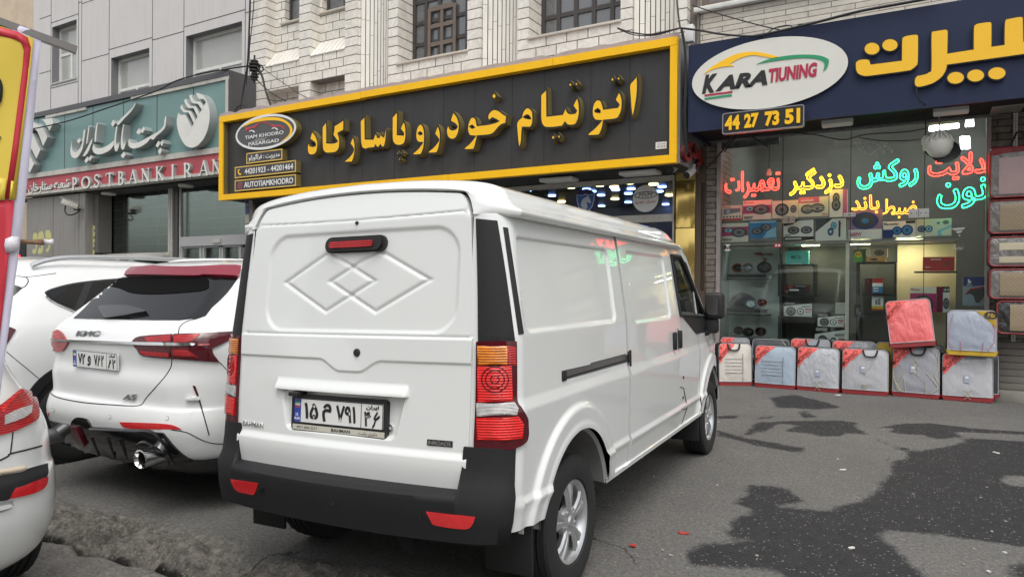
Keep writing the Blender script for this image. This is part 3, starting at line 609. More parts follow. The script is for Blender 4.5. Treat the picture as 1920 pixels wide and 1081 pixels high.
# old shutter curtain seen behind the left door leaf
# --- third building of thin stone courses
tb = thing('course_building', 'beige building of thin stone courses above the navy sign', 'building', (1.5, 11.1, 0))
mb = MB(); wx = (XZ(1311, 10, 11.1)[0]+.02, XZ(1311, 10, 11.1)[0]+2.2, XZ(1311, 17, 11.1)[1]); wall_holes(mb, -3.13, 9, 4.3, 14, 11.1, [(wx[0], wx[1], wx[2], 8)], .2, 0, 0); obj('wall', mb, M_['brick'], tb, smooth=0)
window(tb, (wx[0], wx[1], wx[2], 8), 11.16, .1, [(wx[0]+.7, wx[2]+.1, 8), (wx[0]+1.4, wx[2]+.1, 8)], [], ('tanframe', 'greyglass'))
mb = MB(); mb.rbox((wx[0]-.08, 11.0, wx[2]-.08), (wx[1]+.1, 11.16, wx[2]-.002), .01); obj('sill', mb, M_['upvc'], tb)
pr = thing('concrete_pier', 'rough dark concrete pier between the marble and the beige buildings', 'pier', (-3.21, 11.2, 0))
mb = MB(); mb.box((-3.295, 11.12, 0), (-3.135, 11.9, 14)); obj('pier_shaft', mb, M_['concrete'], pr)
mb = MB(); mb.tube([(-3.16, 11.08, 4), (-3.16, 11.08, 9), (-3.155, 11.08, 13)], .025, 8); obj('drain_pipe', mb, M_['concrete'], pr)

# --- building across the street: what the paint and the shop glass reflect
M_['oppw'] = mat('opposite_stone', (.33, .31, .28), .8, var=.1, vs=1.5)
M_['oppg'] = mat('opposite_window', (.03, .032, .035), .3)
def opp(x0, x1, z1, Yo, name, lab):
    t = thing(name, lab, 'building', ((x0+x1)/2, Yo, 0)); mb = MB(); mb.box((x0, Yo-6, 0), (x1, Yo, z1)); obj('wall', mb, M_['oppw'], t)
    wn = MB(); nb = int((x1-x0)//2.6)
    for k in range(nb):
        xc = x0+1.4+k*2.6
        for zz in np.arange(1.0 if k % 3 else .1, z1-2.2, 3.1):
            pts = [(xc-.6, zz), (xc+.6, zz), (xc+.6, zz+1.5)]+[(xc+.6*math.cos(a), zz+1.5+.35*math.sin(a)) for a in np.linspace(.3, math.pi-.3, 7)]+[(xc-.6, zz+1.5)]
            wn.poly([pts], lambda x, z, d: (x, Yo+d, z), 0, .02)
    obj('window', wn, M_['oppg'], t, kind='stuff')
opp(-26, -9, 9.5, -21, 'opposite_building', 'pale building across the street with arched windows')
opp(-8.5, 7, 11.5, -22, 'opposite_building', 'taller stone building across the street with arched windows')
opp(9, 30, 8.5, -21, 'opposite_building', 'low building across the street at the right')

# ------------------------------------------------------------------ bank: sign and front
M_['teal'] = mat('teal_sign_panel', (.17, .29, .28), .4, var=.06, vs=1.5, dirt=.35, ds=1.3, streak=True, dcol=(.2, .27, .25))
M_['letterw'] = mat('dirty_white_letter', (.74, .73, .68), .5, var=.1, dirt=.3, ds=3, dcol=(.35, .34, .3))
M_['letterside'] = mat('grey_letter_side', (.33, .36, .35), .45, var=.15)
M_['bankred'] = mat('faded_red_strip', (.48, .085, .10), .5, var=.12)
M_['trim'] = mat('weathered_white_trim', (.52, .5, .45), .5, var=.15, dirt=.5, ds=4)
M_['darkgrey'] = mat('dark_grey_cladding', (.085, .085, .09), .45, var=.12, dirt=.25, streak=True, dcol=(.16, .15, .15))
M_['greybox'] = mat('grey_sheet_metal', (.30, .285, .265), .42, metal=.25, var=.12, vs=1.5, dirt=.45, streak=True, ds=1.5)
YK = 10.25
fk = fpl(YK)
bx0, bx1 = -23.2, -13.3
zt = XZ(429, 136, YK)[1]; z1 = XZ(408, 281.5, YK)[1]; z1b = XZ(408, 288, YK)[1]; z2 = XZ(407, 322, YK)[1]; z2b = XZ(407, 328, YK)[1]
bs = thing('bank_sign', 'teal bank fascia sign with raised white Persian lettering and red strip', 'sign', ((bx0+bx1)/2, YK, z2b))
mb = MB(); mb.box((bx0, YK+.0, z1), (bx1-.09, 10.92, zt-.1), 0)
for u in (72, 121, 174, 231, 294, 362): x = XZ(u, 300, YK)[0]; mb.box((x-.01, YK-.003, z1), (x+.01, YK+.01, zt-.1), 1)
obj('teal_panel', mb, [M_['teal'], M_['gap']], bs)
mb = MB(); mb.box((bx0, YK-.02, z2), (bx1-.02, YK+.2, z1b)); obj('red_strip', mb, M_['bankred'], bs)
mb = MB(); mb.box((bx0, YK-.06, z1b+.001), (bx1, YK-.005, z1+.05)); mb.box((bx0, YK-.07, z2b), (bx1, YK+.2, z2-.001)); mb.box((bx1-.085, YK-.04, z1+.06), (bx1, YK+.02, zt-.16))
# broken upper strip: separate lengths
for a, b_ in ((88, 164), (248, 300), (300, 362), (362, 432)): mb.box((XZ(a, 200, YK)[0], YK-.04, zt-.16), (XZ(b_, 200, YK)[0]-.01, YK+.015, zt-.085))
obj('trim_strip', mb, M_['trim'], bs)
mb = MB(); mb.box((bx0, YK-.05, zt-.08), (bx1+.01, 10.94, zt+.05)); mb.box((bx1+.002, YK-.03, z2b), (bx1+.03, 10.94, zt-.082)); obj('cover', mb, M_['darkgrey'], bs)
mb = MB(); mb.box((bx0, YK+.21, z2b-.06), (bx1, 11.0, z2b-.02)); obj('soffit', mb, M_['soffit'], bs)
YL = YK-.2
def letter3d(parent, pxs, Y, d0, side=None, face='letterw', holes=(), sm=4, name='letter', sides='letterside', border=0, cap=None):
    """traced outline in photo pixels -> solid letter standing d0 off the plane"""
    def w_(P): return [XZ(u, v, Y) for u, v in P]
    out = smoothpoly(w_(pxs), sm); hs_ = [smoothpoly(w_(h), sm) for h in holes]; mb = MB(); f = fpl(Y)
    if border:
        mb.poly([out]+hs_, f, -d0, 0, 2, 1); inn = offset(out, -border); hin = [offset(h, border*.6) for h in hs_]
        try: mb.poly([inn]+hin, f, 0, .004, 0, 2)
        except Exception: pass
    else: mb.poly([out]+hs_, f, -d0, 0, 0, 1)
    return obj(name, mb, [M_[face], M_[sides], M_['black']], parent, smooth=50)
E_ = lambda P: cv(P, 120, 170, .1388)
for P in ([(1382, 340), (1378, 400), (1372, 470), (1350, 520), (1300, 570), (1250, 610), (1215, 655), (1190, 660), (1165, 650), (1120, 700), (1050, 750), (980, 775), (920, 780), (880, 755), (868, 710), (878, 650), (895, 690), (930, 710), (1000, 700), (1080, 660), (1180, 605), (1260, 560), (1320, 510), (1350, 460), (1355, 400), (1370, 345)],
          [(1010, 510), (1045, 560), (1010, 590), (975, 565)], [(1075, 485), (1090, 530), (1060, 575), (1035, 545)], [(1270, 680), (1298, 715), (1265, 770), (1238, 745)], [(1330, 660), (1340, 710), (1318, 755), (1303, 715)], [(1300, 770), (1320, 810), (1295, 865), (1268, 820)],
          [(800, 455), (780, 560), (768, 680), (768, 760), (785, 800), (805, 795), (825, 740), (834, 680), (812, 722), (800, 720), (791, 650), (797, 560), (808, 462)], [(805, 825), (830, 865), (800, 915), (765, 880)],
          [(970, 165), (960, 200), (900, 290), (820, 370), (740, 460), (715, 465), (740, 410), (830, 320), (920, 230), (955, 175)],
          [(705, 478), (722, 484), (706, 600), (700, 700), (714, 740), (734, 715), (748, 700), (735, 770), (710, 822), (690, 812), (678, 750), (683, 640)],
          [(395, 720), (420, 770), (480, 780), (560, 755), (630, 710), (674, 670), (668, 740), (620, 800), (540, 845), (460, 860), (405, 840), (383, 790)], [(660, 395), (690, 440), (660, 490), (635, 450)],
          [(445, 430), (456, 445), (441, 560), (430, 690), (412, 690), (415, 600), (430, 500)], [(335, 470), (320, 560), (305, 650), (298, 720), (312, 715), (330, 600), (346, 482)],
          [(385, 640), (350, 700), (310, 780), (250, 885), (285, 880), (330, 820), (360, 740), (378, 690)], [(315, 890), (333, 930), (300, 980), (275, 945)], [(360, 870), (375, 910), (345, 955), (337, 925)],
          [(110, 660), (95, 740), (85, 820), (100, 890), (150, 912), (200, 880), (250, 780), (275, 650), (290, 530), (265, 535), (255, 620), (240, 720), (200, 800), (150, 835), (115, 810), (105, 750)], [(205, 640), (225, 680), (200, 715), (172, 680)]):
    letter3d(bs, E_(P), YL, .2)
F2 = lambda P: cv(P, 320, 160, .1202)
S1 = [(168, 303), (148, 345), (185, 405), (222, 425), (272, 425), (298, 460), (360, 595), (388, 552), (325, 420), (300, 398), (235, 392), (200, 365)]
S2 = [(237, 207), (207, 240), (243, 315), (282, 352), (345, 355), (372, 390), (420, 490), (447, 440), (395, 335), (370, 325), (305, 318), (262, 265)]
S3 = [(322, 142), (287, 165), (310, 230), (345, 275), (415, 290), (440, 310), (480, 378), (510, 330), (470, 262), (445, 252), (390, 248), (345, 200)]
D1 = [(325, 660), (548, 265), (510, 215), (440, 210), (390, 122), (450, 128), (510, 165), (560, 240), (593, 330), (608, 450), (600, 580), (570, 710), (520, 820), (460, 900), (400, 950), (330, 972), (260, 955), (200, 900), (150, 810), (115, 710), (95, 600), (98, 520), (118, 430), (150, 465), (205, 460), (240, 480)]
for P in (D1, S1, S2, S3): letter3d(bs, F2(P), YL, .2, name='emblem_piece')
G2 = lambda P: cv(P, 40, 210, .148)
for P in ([(240, 100), (385, 75), (405, 140), (355, 240), (320, 170), (280, 110)], [(60, 140), (150, 130), (200, 165), (270, 195), (330, 320), (275, 430), (215, 275), (180, 222), (130, 225), (40, 245)], [(20, 260), (125, 265), (150, 290), (240, 480), (190, 590), (105, 425), (70, 380)], [(-20, 440), (70, 460), (95, 510), (160, 660), (105, 770), (60, 680)]): letter3d(bs, G2(P), YL, .2, name='emblem_piece', sm=3)
# POST BANK IRAN: roman capitals with serifs
def roman(ch):
    k = np.linspace(-.12, 1.12, 110); gx_, gy_ = np.meshgrid(k, k); f = np.full(gx_.shape, 9.)
    def st(a, b_, w_): nonlocal f; f = np.minimum(f, pdist(gx_, gy_, [a, b_], False)-w_)
    def ser(x, y, l=.13): st((x-l, y), (x+l, y), .028)
    T, t_ = .085, .04
    if ch in 'IPRBTNK':
        xs_ = {'I': .5, 'T': .5, 'P': .3, 'R': .27, 'B': .27, 'N': .2, 'K': .25}[ch]; wd = t_ if ch == 'N' else T; st((xs_, .04), (xs_, .96), wd); ser(xs_, .03); ser(xs_, .97)
    def bowl(cx, cy, a, b_, x0):
        nonlocal f; r = np.hypot((gx_-cx)/a, (gy_-cy)/b_); ring = np.abs(r-1)*min(a, b_)-(.045+.04*np.clip((gx_-cx)/a, 0, 1)); f = np.minimum(f, np.maximum(ring, x0-gx_))
    if ch in 'PR': bowl(.42, .70, .3, .25, .3)
    if ch == 'B': bowl(.4, .73, .26, .22, .27); bowl(.42, .26, .32, .25, .27)
    if ch == 'R': st((.45, .46), (.85, .04), .07); ser(.87, .03, .08)
    if ch == 'T': st((.08, .95), (.92, .95), .045); st((.08, .95), (.06, .8), .03); st((.92, .95), (.94, .8), .03)
    if ch == 'O':
        r = np.hypot((gx_-.5)/.42, (gy_-.5)/.48); f = np.minimum(f, np.abs(r-.88)*.45-(.045+.05*np.abs((gx_-.5)/.42)))
    if ch == 'S':
        P = catmull([(.78, .78), (.68, .92), (.5, .97), (.32, .92), (.24, .75), (.36, .6), (.6, .46), (.74, .3), (.68, .1), (.48, .03), (.28, .1), (.2, .26)], 6, False); f = np.minimum(f, pdist(gx_, gy_, P, False)-.062)
    if ch == 'A': st((.5, .97), (.12, .04), .04); st((.5, .97), (.86, .04), .08); st((.25, .33), (.74, .33), .035); ser(.1, .03, .1); ser(.87, .03, .12)
    if ch == 'N': st((.2, .95), (.82, .05), .08); st((.82, .05), (.82, .96), .04); ser(.82, .97, .11)
    if ch == 'K': st((.27, .45), (.8, .95), .04); st((.42, .58), (.88, .04), .08); ser(.8, .97, .1); ser(.9, .03, .09)
    return nest(contour(f, k, k))
zb_ = XZ(136, 356.5, YK-.1)[1]; ztp = XZ(136, 333, YK-.1)[1]
for ch, a, b_ in (('P', 470, 525), ('O', 546, 622), ('S', 640, 700), ('T', 738, 802), ('B', 828, 888), ('A', 918, 985), ('N', 1013, 1085), ('K', 1122, 1192), ('I', 1250, 1287), ('R', 1338, 1410), ('A', 1465, 1540), ('N', 1563, 1640)):
    xa = XZ(20+a*.24046, 340, YK-.1)[0]; xb = XZ(20+b_*.24046, 340, YK-.1)[0]; mb = MB()
    if ch == 'I': xa, xb = xa-.12, xb+.05
    for g in roman(ch): mb.poly([[(xa+p[0]*(xb-xa), zb_+p[1]*(ztp-zb_)) for p in l] for l in g], fpl(YK-.1), -.08, 0, 0, 1)
    obj('letter', mb, [M_['letterw'], M_['letterside']], bs)
mb = MB(); x0 = XZ(30, 350, YK-.08)[0]; x1 = XZ(130, 345, YK-.08)[0]
for g in nest(text_loops(fa('شعبه ستارخان - کد'), (x0, x1, XZ(125, 357, YK-.08)[1], XZ(125, 334, YK-.08)[1]), bold=.02, res=260)): mb.poly(g, fpl(YK-.08), -.06, 0, 0, 1)
obj('branch_name', mb, [M_['letterw'], M_['letterside']], bs)

# bank front below the sign
YB = 10.98
bf = thing('bank_shopfront', 'bank shopfront of dark glass and grey metal under the teal sign', 'shopfront', (-18, YB, 0))
def bx(mb, u0, u1, vt, vb, Y, d=.05, mi=0, uz=None):
    xa = XZ(u0, 400, Y)[0]; xb = XZ(u1, 400, Y)[0]; um = uz or (u0+u1)/2; z0 = XZ(um, vb, Y)[1]; z1_ = XZ(um, vt, Y)[1]; mb.box((xa, Y, z0), (xb, Y+d, z1_), mi); return xa, xb, z0, z1_
zso = z2b-.05
mb = MB(); mb.box((-23.2, YB+.03, 0), (-13.3, YB+.06, .9), 0); mb.box((-23.3, 11.02, zso-.05), (-13.3, 11.6, 4.6), 0)
for u0, u1 in ((185, 197), (324.5, 337)): xa = XZ(u0, 400, YB)[0]; xb = XZ(u1, 400, YB)[0]; mb.box((xa, YB-.06, 0), (xb, YB+.2, zso), 1)
obj('wall', mb, [M_['soffit'], M_['darkgrey']], bf)
mb = MB()
for u0, u1 in ((183.5, 187), (190, 196), (316.5, 320), (321, 324), (337.5, 339)): xa = XZ(u0, 400, YB-.08)[0]; xb = XZ(u1, 400, YB-.08)[0]; mb.box((xa, YB-.1, 0), (xb, YB-.062, zso-.01))
bx(mb, 198, 318, 473, 480, YB-.12, .05, 0, 300)
obj('window_frame', mb, M_['trim'], bf)
mb = MB(); xa = XZ(197, 400, YB)[0]; xb = XZ(316, 400, YB)[0]; mb.box((xa, YB, .9), (xb, YB+.01, zso)); xa2 = XZ(339, 400, YB)[0]; mb.box((xa2, YB, .1), (-13.35, YB+.012, zso)); obj('glass', mb, M_['shopglass'], bf)
mb = MB(); mb.box((-21, 13.2, 0), (-13.3, 13.3, 4.2)); mb.box((-21, YB+.05, -.05), (-13.3, 13.2, .02)); mb.box((-21, YB+.05, 4), (-13.3, 13.2, 4.02)); mb.box((-21, YB+.05, 0), (-20.95, 13.2, 4)); mb.box((-13.32, YB+.05, 0), (-13.28, 13.2, 4)); obj('interior', mb, mat('dark_bank_interior', (.07, .075, .07), .8, var=.4, vs=1.5), bf)
mb = MB(); zz = 1.0
while zz < 3.7: mb.box((xa+.02, YB+.03, zz), (xb-.02, YB+.045, zz+.014)); mb.box((xa2+.15, YB+.03, zz+.1), (-13.4, YB+.045, zz+.116)); zz += .235
for u in (229, 293): x = XZ(u, 430, YB)[0]; mb.box((x-.014, YB+.03, .9), (x+.014, YB+.05, zso))
for u in (349, 398, 450): x = XZ(u, 430, YB)[0]; mb.box((x-.012, YB+.028, 2.1), (x+.012, YB+.05, zso))
obj('grille', mb, M_['steel'], bf)
mb = MB(); bx(mb, 336.5, 462, 441.5, 460, YB-.16, .14, 0, 398); xq = bx(mb, 398, 412, 448, 455, YB-.2, .04, 1, 405)
for u0, u1 in ((338.5, 342), (374, 378), (380, 383), (411, 414), (415.5, 418.5), (448, 452)): bx(mb, u0, u1, 461, 640, YB-.1, .05, 0, 398)
bx(mb, 342, 374, 461, 464, YB-.1, .04, 0, 398); bx(mb, 383, 448, 461, 464, YB-.1, .04, 0, 398)
obj('door', mb, [M_['alutrim'], M_['trim']], bf)
pb = thing('panel_box', 'grey sheet metal box with worn yellow Persian stickers', 'cabinet', (XZ(105, 480, 10.4)[0], 10.4, XZ(105, 482, 10.4)[1]))
mb = MB(); zb2 = XZ(105, 481.5, 10.4)[1]; xs_ = [XZ(u, 430, 10.4)[0] for u in (52, 53.5, 99, 100, 147.5, 148.5, 160)]
mb.box((xs_[0]-.1, 10.42, zb2), (xs_[6], 10.96, zso)); mb.box((xs_[1], 10.4, zb2+.01), (xs_[2], 10.42, zso)); mb.box((xs_[3], 10.4, zb2+.01), (xs_[4], 10.42, zso)); mb.box((xs_[5], 10.4, zb2+.01), (xs_[6]-.02, 10.42, zso))
obj('box_body', mb, M_['greybox'], pb)
mb = MB(); x3 = XZ(184, 430, 10.6)[0]; mb.box((xs_[6]+.004, 10.6, zb2+.1), (x3, 10.96, zso)); obj('side_panel', mb, mat('grey_brown_panel', (.13, .12, .11), .5, var=.15, dirt=.3), pb)
M_['yst'] = mat('worn_yellow_sticker', (.55, .52, .22), .5, var=.15)
mb = MB()
K = lambda P: cv(P, 0, 380, .1295)
for P in ([(480, 470), (500, 432), (530, 440), (545, 500), (545, 600), (520, 735), (480, 740), (468, 700), (490, 660), (505, 690), (520, 650), (510, 600), (478, 560)], [(555, 460), (580, 415), (615, 412), (635, 470), (635, 580), (612, 735), (560, 745), (548, 700), (575, 650), (590, 680), (600, 620), (590, 570), (555, 540)], [(655, 440), (670, 400), (715, 395), (740, 460), (740, 570), (715, 680), (680, 720), (665, 690), (700, 640), (700, 560), (665, 540)]):
    mb.poly([smoothpoly([XZ(u, v, 10.4) for u, v in K(P)], 3)], fpl(10.4), 0, .004)
obj('sticker', mb, M_['yst'], pb); mb = MB()
for P in ([(1285, 340), (1320, 322), (1375, 335), (1378, 385), (1350, 395), (1380, 440), (1365, 490), (1320, 505), (1292, 480), (1310, 470), (1345, 470), (1350, 440), (1310, 400), (1284, 370)], [(1295, 530), (1330, 510), (1375, 525), (1372, 570), (1350, 580), (1372, 620), (1340, 655), (1300, 640), (1292, 610), (1330, 620), (1340, 600), (1300, 570)], [(1300, 680), (1330, 665), (1370, 690), (1365, 750), (1345, 775), (1345, 720), (1310, 720)]):
    mb.poly([smoothpoly([XZ(u, v, 10.6) for u, v in K(P)], 3)], fpl(10.6), 0, .004)
obj('sticker', mb, M_['yst'], pb)
# cash machine hood
ah = thing('machine_hood', 'rounded white cash machine hood with dark green end and round bank emblem', 'cash machine', (XZ(210, 500, 10)[0], 10.3, 0))
xa = XZ(204, 490, 9.9)[0]-.9; xb = XZ(209, 490, 9.9)[0]; zc_ = XZ(215, 478.5, 9.9)[1]; prof = [(10.96, .9), (10.96, zc_), (10.5, zc_)]+[(10.5-.62*math.sin(a), zc_-.45+.45*math.cos(a)) for a in np.linspace(.1, math.pi/2, 10)]+[(9.88, 1.0)]
mb = MB(); mb.poly([prof], lambda y, z, d: (xa+d, y, z), 0, xb-xa, 0, 0, True); obj('hood', mb, M_['white'], ah)
mb = MB(); mb.poly([offset(prof, .01)], lambda y, z, d: (xb+d, y, z), .002, .06, 0, 0, True); obj('end_cap', mb, mat('dark_green_end', (.012, .035, .028), .4), ah)
mb = MB(); yc, zq = 10.36, zc_-.26; mb.poly([ellipse(yc, zq, .16, .17, 28)], lambda y, z, d: (xb+.06+d, y, z), 0, .006)
for k in range(3): mb.tube([(xb+.07, yc-.02+k*.055, zq+.01+k*.03), (xb+.07, yc-.09+k*.055, zq+.14+k*.03)], .008, 4, 1)
obj('emblem', mb, [M_['white'], mat('dark_green_mark', (.012, .035, .028), .5)], ah)
# wall camera
wc = thing('security_camera', 'weathered bullet security camera with looping cable above the grey box', 'security camera', (XZ(128, 390, 10.2)[0], 10.2, XZ(128, 390, 10.2)[1]))
mb = MB(); a = Vector(PY(116, 377, 9.95)); b_ = Vector(PY(147, 388, 10.25)); dv = (b_-a).normalized(); Mx = Matrix.Translation((a+b_)/2) @ dv.to_track_quat('Y', 'Z').to_matrix().to_4x4(); ln = (b_-a).length
mb.rbox((-.085, -ln/2, -.075), (.085, ln/2, .075), .02, 0, Mx); mb.box((-.1, -ln/2-.06, .078), (.1, ln/2, .09), 0, Mx); obj('camera_body', mb, M_['trim'], wc)
mb = MB(); mb.tube([PY(138, 389, 10.2), PY(140, 392, 10.3), PY(150, 393, 10.38)], .03, 6); mb.tube(catmull([PY(123, 384, 10.15), PY(122, 396, 10.15), PY(128, 403, 10.15), PY(140, 401, 10.2), PY(150, 394, 10.3)], 5, False), .018, 5); obj('cable', mb, M_['black'], wc)
# lamps under the bank fascia
for u, v in ((204, 361), (349, 346)):
    p = PY(u, v, 10.6); mb = MB(); mb.lathe([(0, 0), (.16, 0), (.18, .03), (.17, .06), (0, .06)], Matrix.Translation((p[0], p[1], zso-.075)), 20); obj('soffit_lamp', mb, M_['trim'], label='round unlit lamp under the bank sign above the '+('window' if u < 300 else 'doors'), cat='lamp', group='round lamps under the bank sign')
# striped post and grey tarp right of the doors
sp = thing('number_post', 'white post with small blue number plates under the yellow sign', 'post', (XZ(462, 420, 10.3)[0], 10.3, 0)); mb = MB(); xa = XZ(459.5, 400, 10.3)[0]; xb = XZ(466.5, 400, 10.3)[0]; mb.box((xa, 10.3, XZ(462, 419, 10.3)[1]), (xb, 10.4, 3.4)); mb.box((xa+.02, 10.32, 0), (xb-.02, 10.38, XZ(462, 419.2, 10.3)[1]), 1); obj('post_shaft', mb, [M_['trim'], M_['darkgrey']], sp)
M_['blueplate'] = mat('blue_plate', (.07, .07, .3), .4)
for v in (374, 393): mb = MB(); z_ = XZ(465, v, 10.29)[1]; mb.box((xb-.09, 10.285, z_-.09), (xb-.005, 10.299, z_+.09)); obj('plate', mb, M_['blueplate'], sp)
tp = MB(); P = [[PY(u, v, Y) for u, v, Y in r] for r in ([(470, 380, 10.7), (480, 383, 10.55), (497, 388, 10.6)], [(470, 420, 10.7), (482, 420, 10.5), (500, 421, 10.6)], [(470, 470, 10.72), (483, 470, 10.55), (502, 470, 10.62)], [(471, 520, 10.7), (484, 520, 10.5), (502, 520, 10.6)])]
tp.grid(P); o = obj('tarp', tp, mat('grey_tarpaulin', (.15, .14, .13), .6, var=.15), label='grey tarpaulin hanging beside the white number post', cat='tarpaulin')
sm_ = o.modifiers.new('s', 'SOLIDIFY'); sm_.thickness = .02
# overhead insulator and cables in front of the marble building
ins = thing('insulator', 'black stacked cable insulator hanging in front of the marble pier', 'insulator', PY(477, 130, 10.3)); mb = MB(); p = PY(477, 130, 10.3)
for k, (r, dz) in enumerate(((.08, .17), (.11, .11), (.12, .04), (.1, -.03), (.07, -.1), (.09, -.16), (.07, -.22))): mb.lathe([(0, dz-.02), (r, dz-.015), (r, dz+.015), (0, dz+.03)], Matrix.Translation(p), 14)
mb.tube([p+np.array([0, 0, -.3]), p+np.array([0, 0, .3])], .02, 6); mb.tube(catmull([p+np.array([.05, 0, 0]), p+np.array([.2, 0, .06]), p+np.array([.28, 0, -.05]), p+np.array([.12, 0, -.12])], 5, False), .015, 5); obj('stack', mb, M_['black'], ins)
def cable(lab, pts, r=.012, k=6, group='overhead cables along the shop fronts'):
    mb = MB(); mb.tube(catmull([PY(u, v, Y) for u, v, Y in pts], k, False), r, 6); return obj('cable', mb, M_['black'], label=lab, cat='cable', group=group)
cable('black cable sagging across the teal bank sign up to the insulator', [(40, 246, 9.95), (120, 229, 9.95), (200, 203, 9.95), (290, 172, 9.95), (330, 152, 9.97), (375, 139, 10.05), (430, 129, 10.2), (472, 123, 10.28)], .016)
cable('thick cable rising vertically past the left edge of the marble building', [(450, 205, 10.15), (456, 170, 10.2), (464, 120, 10.2), (467, 60, 10.2), (469, 0, 10.2), (470, -60, 10.2)], .02)
cable('thin cable rising beside the thick vertical cable', [(462, 160, 10.3), (468, 90, 10.3), (475, 20, 10.3), (478, -50, 10.3)], .01)
cable('heavy cable dropping from the insulator to the top of the yellow frame', [(483, 125, 10.3), (492, 145, 10.3), (498, 170, 10.25), (507, 196, 10.2)], .022)
cable('slack cable from the insulator down behind the yellow frame', [(480, 148, 10.3), (495, 163, 10.4), (515, 178, 10.5), (540, 192, 10.6)], .012)
cable('thin wire slanting from the insulator across the marble panel', [(486, 124, 10.3), (520, 148, 10.5), (555, 172, 10.6), (575, 183, 10.7)], .008)
cable('loop of cable lying on the corner of the bank sign', [(440, 208, 10.1), (446, 200, 10.1), (456, 198, 10.1), (468, 204, 10.1)], .014)
cable('bundle of cables drooping along the top of the yellow frame', [(1158, 53, 10.8), (1180, 60, 10.5), (1215, 65, 10.2), (1245, 60, 10.0), (1275, 53, 9.85)], .012)
cable('second drooping cable above the right end of the yellow frame', [(1160, 55, 10.8), (1190, 66, 10.4), (1230, 66, 10.1), (1270, 54, 9.86)], .009)
cable('grey cable running from the yellow frame corner over the navy sign', [(1275, 53, 9.86), (1310, 57, 9.8), (1350, 64, 9.82), (1400, 68, 9.85), (1430, 66, 9.88)], .015)
cable('thin wire crossing the beige stone courses to the navy sign', [(1298, 10, 10.7), (1350, 27, 10.6), (1410, 44, 10.4), (1460, 56, 10.0), (1480, 58, 9.9)], .009)
cable('dark cable along the top edge of the navy sign', [(1430, 66, 9.84), (1520, 45, 9.84), (1610, 22, 9.84), (1690, 7, 9.84), (1760, -6, 9.84)], .018)
cable('vertical cable over the right end of the marble building', [(1268, -20, 10.6), (1271, 20, 10.4), (1275, 52, 9.9)], .014)
cable('cable bundle hanging down the gap between the two signs', [(1278, 56, 9.82), (1284, 90, 9.84), (1286, 150, 9.86), (1284, 220, 9.86), (1288, 290, 9.95)], .02)
cable('tangle of thin cable coiled on top of the navy sign', [(1440, 62, 10.0), (1455, 52, 10.0), (1480, 48, 10.0), (1490, 54, 10.0), (1500, 46, 10.0), (1520, 50, 10.0), (1515, 56, 10.0), (1490, 50, 10.0)], .008)
wb = MB(); wb.rbox((XZ(1284, 60, 10.2)[0], 10.2, XZ(1290, 78, 10.2)[1]), (XZ(1299, 60, 10.2)[0], 10.32, XZ(1290, 46, 10.2)[1]), .01); obj('junction_box', wb, M_['white'], label='small white junction box above the gap between the two signs', cat='junction box')

# ------------------------------------------------------------------ yellow framed sign
M_['yellow'] = mat('yellow_aluminium', (1.0, .54, .008), .4, spec=.3, var=.05, vs=1.5, dirt=.12, ds=2)
M_['oliveside'] = mat('tarnished_yellow_side', (.23, .185, .07), .45, metal=.3, var=.2)
M_['charcoal'] = mat('charcoal_sign_panel', (.040, .039, .039), .42, var=.15, vs=.8, dirt=.4, ds=.8, streak=True, dcol=(.085, .083, .08), spec=.4)
M_['pinkcap'] = mat('faded_pink_cap', (.42, .35, .33), .6, var=.15, dirt=.3, ds=5)
M_['yletter'] = mat('yellow_letter_face', (1.0, .55, .008), .35, var=.02)
M_['wletter'] = mat('white_letter_face', (.78, .78, .76), .4, var=.02)
M_['greyside'] = mat('grey_side_cladding', (.20, .21, .22), .45, var=.08, vs=2)
YF = 9.9; YP = 10.03
sx0, sx1 = XZ(410, 300, YF)[0], XZ(1269, 200, YF)[0]; sz0 = XZ(409.8, 375.7, YF)[1]; sz1 = XZ(410, 218.75, YF)[1]
ys = thing('shop_sign', 'long black shop sign in a yellow frame with raised yellow Persian letters', 'sign', ((sx0+sx1)/2, YF, sz0))
fb = sz1-XZ(410, 229, YF)[1]; fw_ = XZ(417, 300, YF)[0]-sx0; fr2 = sx1-XZ(1255.5, 200, YF)[0]
mb = MB(); mb.box((sx0+.01, YP, sz0+.01), (sx1-.01, YP+.1, sz1-.01), 0)
for u in (470, 627, 680, 740, 831, 890, 960, 1020, 1107, 1180): x = XZ(u, 250, YP)[0]; mb.box((x-.004, YP-.002, sz0+fb), (x+.004, YP+.01, sz1-fb), 1)
obj('backing_panel', mb, [M_['charcoal'], M_['gap']], ys)
mb = MB()
cuts_t = [sx0]+[XZ(u, 180, YF)[0] for u in (534, 676, 840, 1036)]+[sx1]
for i, (a, b_) in enumerate(zip(cuts_t, cuts_t[1:])):
    dz = (.012 if i < 2 else 0); mb.box((a+.003, YF-(.004 if i % 2 else 0), sz1-fb-dz), (b_-.003, YP-.002, sz1-dz*.5))
cuts_b = [sx0]+[XZ(u, 340, YF)[0] for u in (533.5, 840, 1033)]+[sx1]
for i, (a, b_) in enumerate(zip(cuts_b, cuts_b[1:])): mb.box((a+.003, YF-(.004 if i % 2 else 0), sz0), (b_-.003, YP-.002, sz0+fb))
mb.box((sx0, YF+.002, sz0+fb+.004), (sx0+fw_, YP-.002, sz1-fb-.016)); mb.box((sx1-fr2, YF+.002, sz0+fb+.004), (sx1, YP-.002, sz1-fb-.004))
obj('frame', mb, M_['yellow'], ys)
mb = MB(); mb.box((sx0+fw_+.001, YF+.03, sz0+fb), (sx0+fw_+.012, YP-.003, sz1-fb-.02)); obj('frame_return', mb, M_['oliveside'], ys)
mb = MB(); n = 60
xs = np.linspace(sx0, sx1, n)
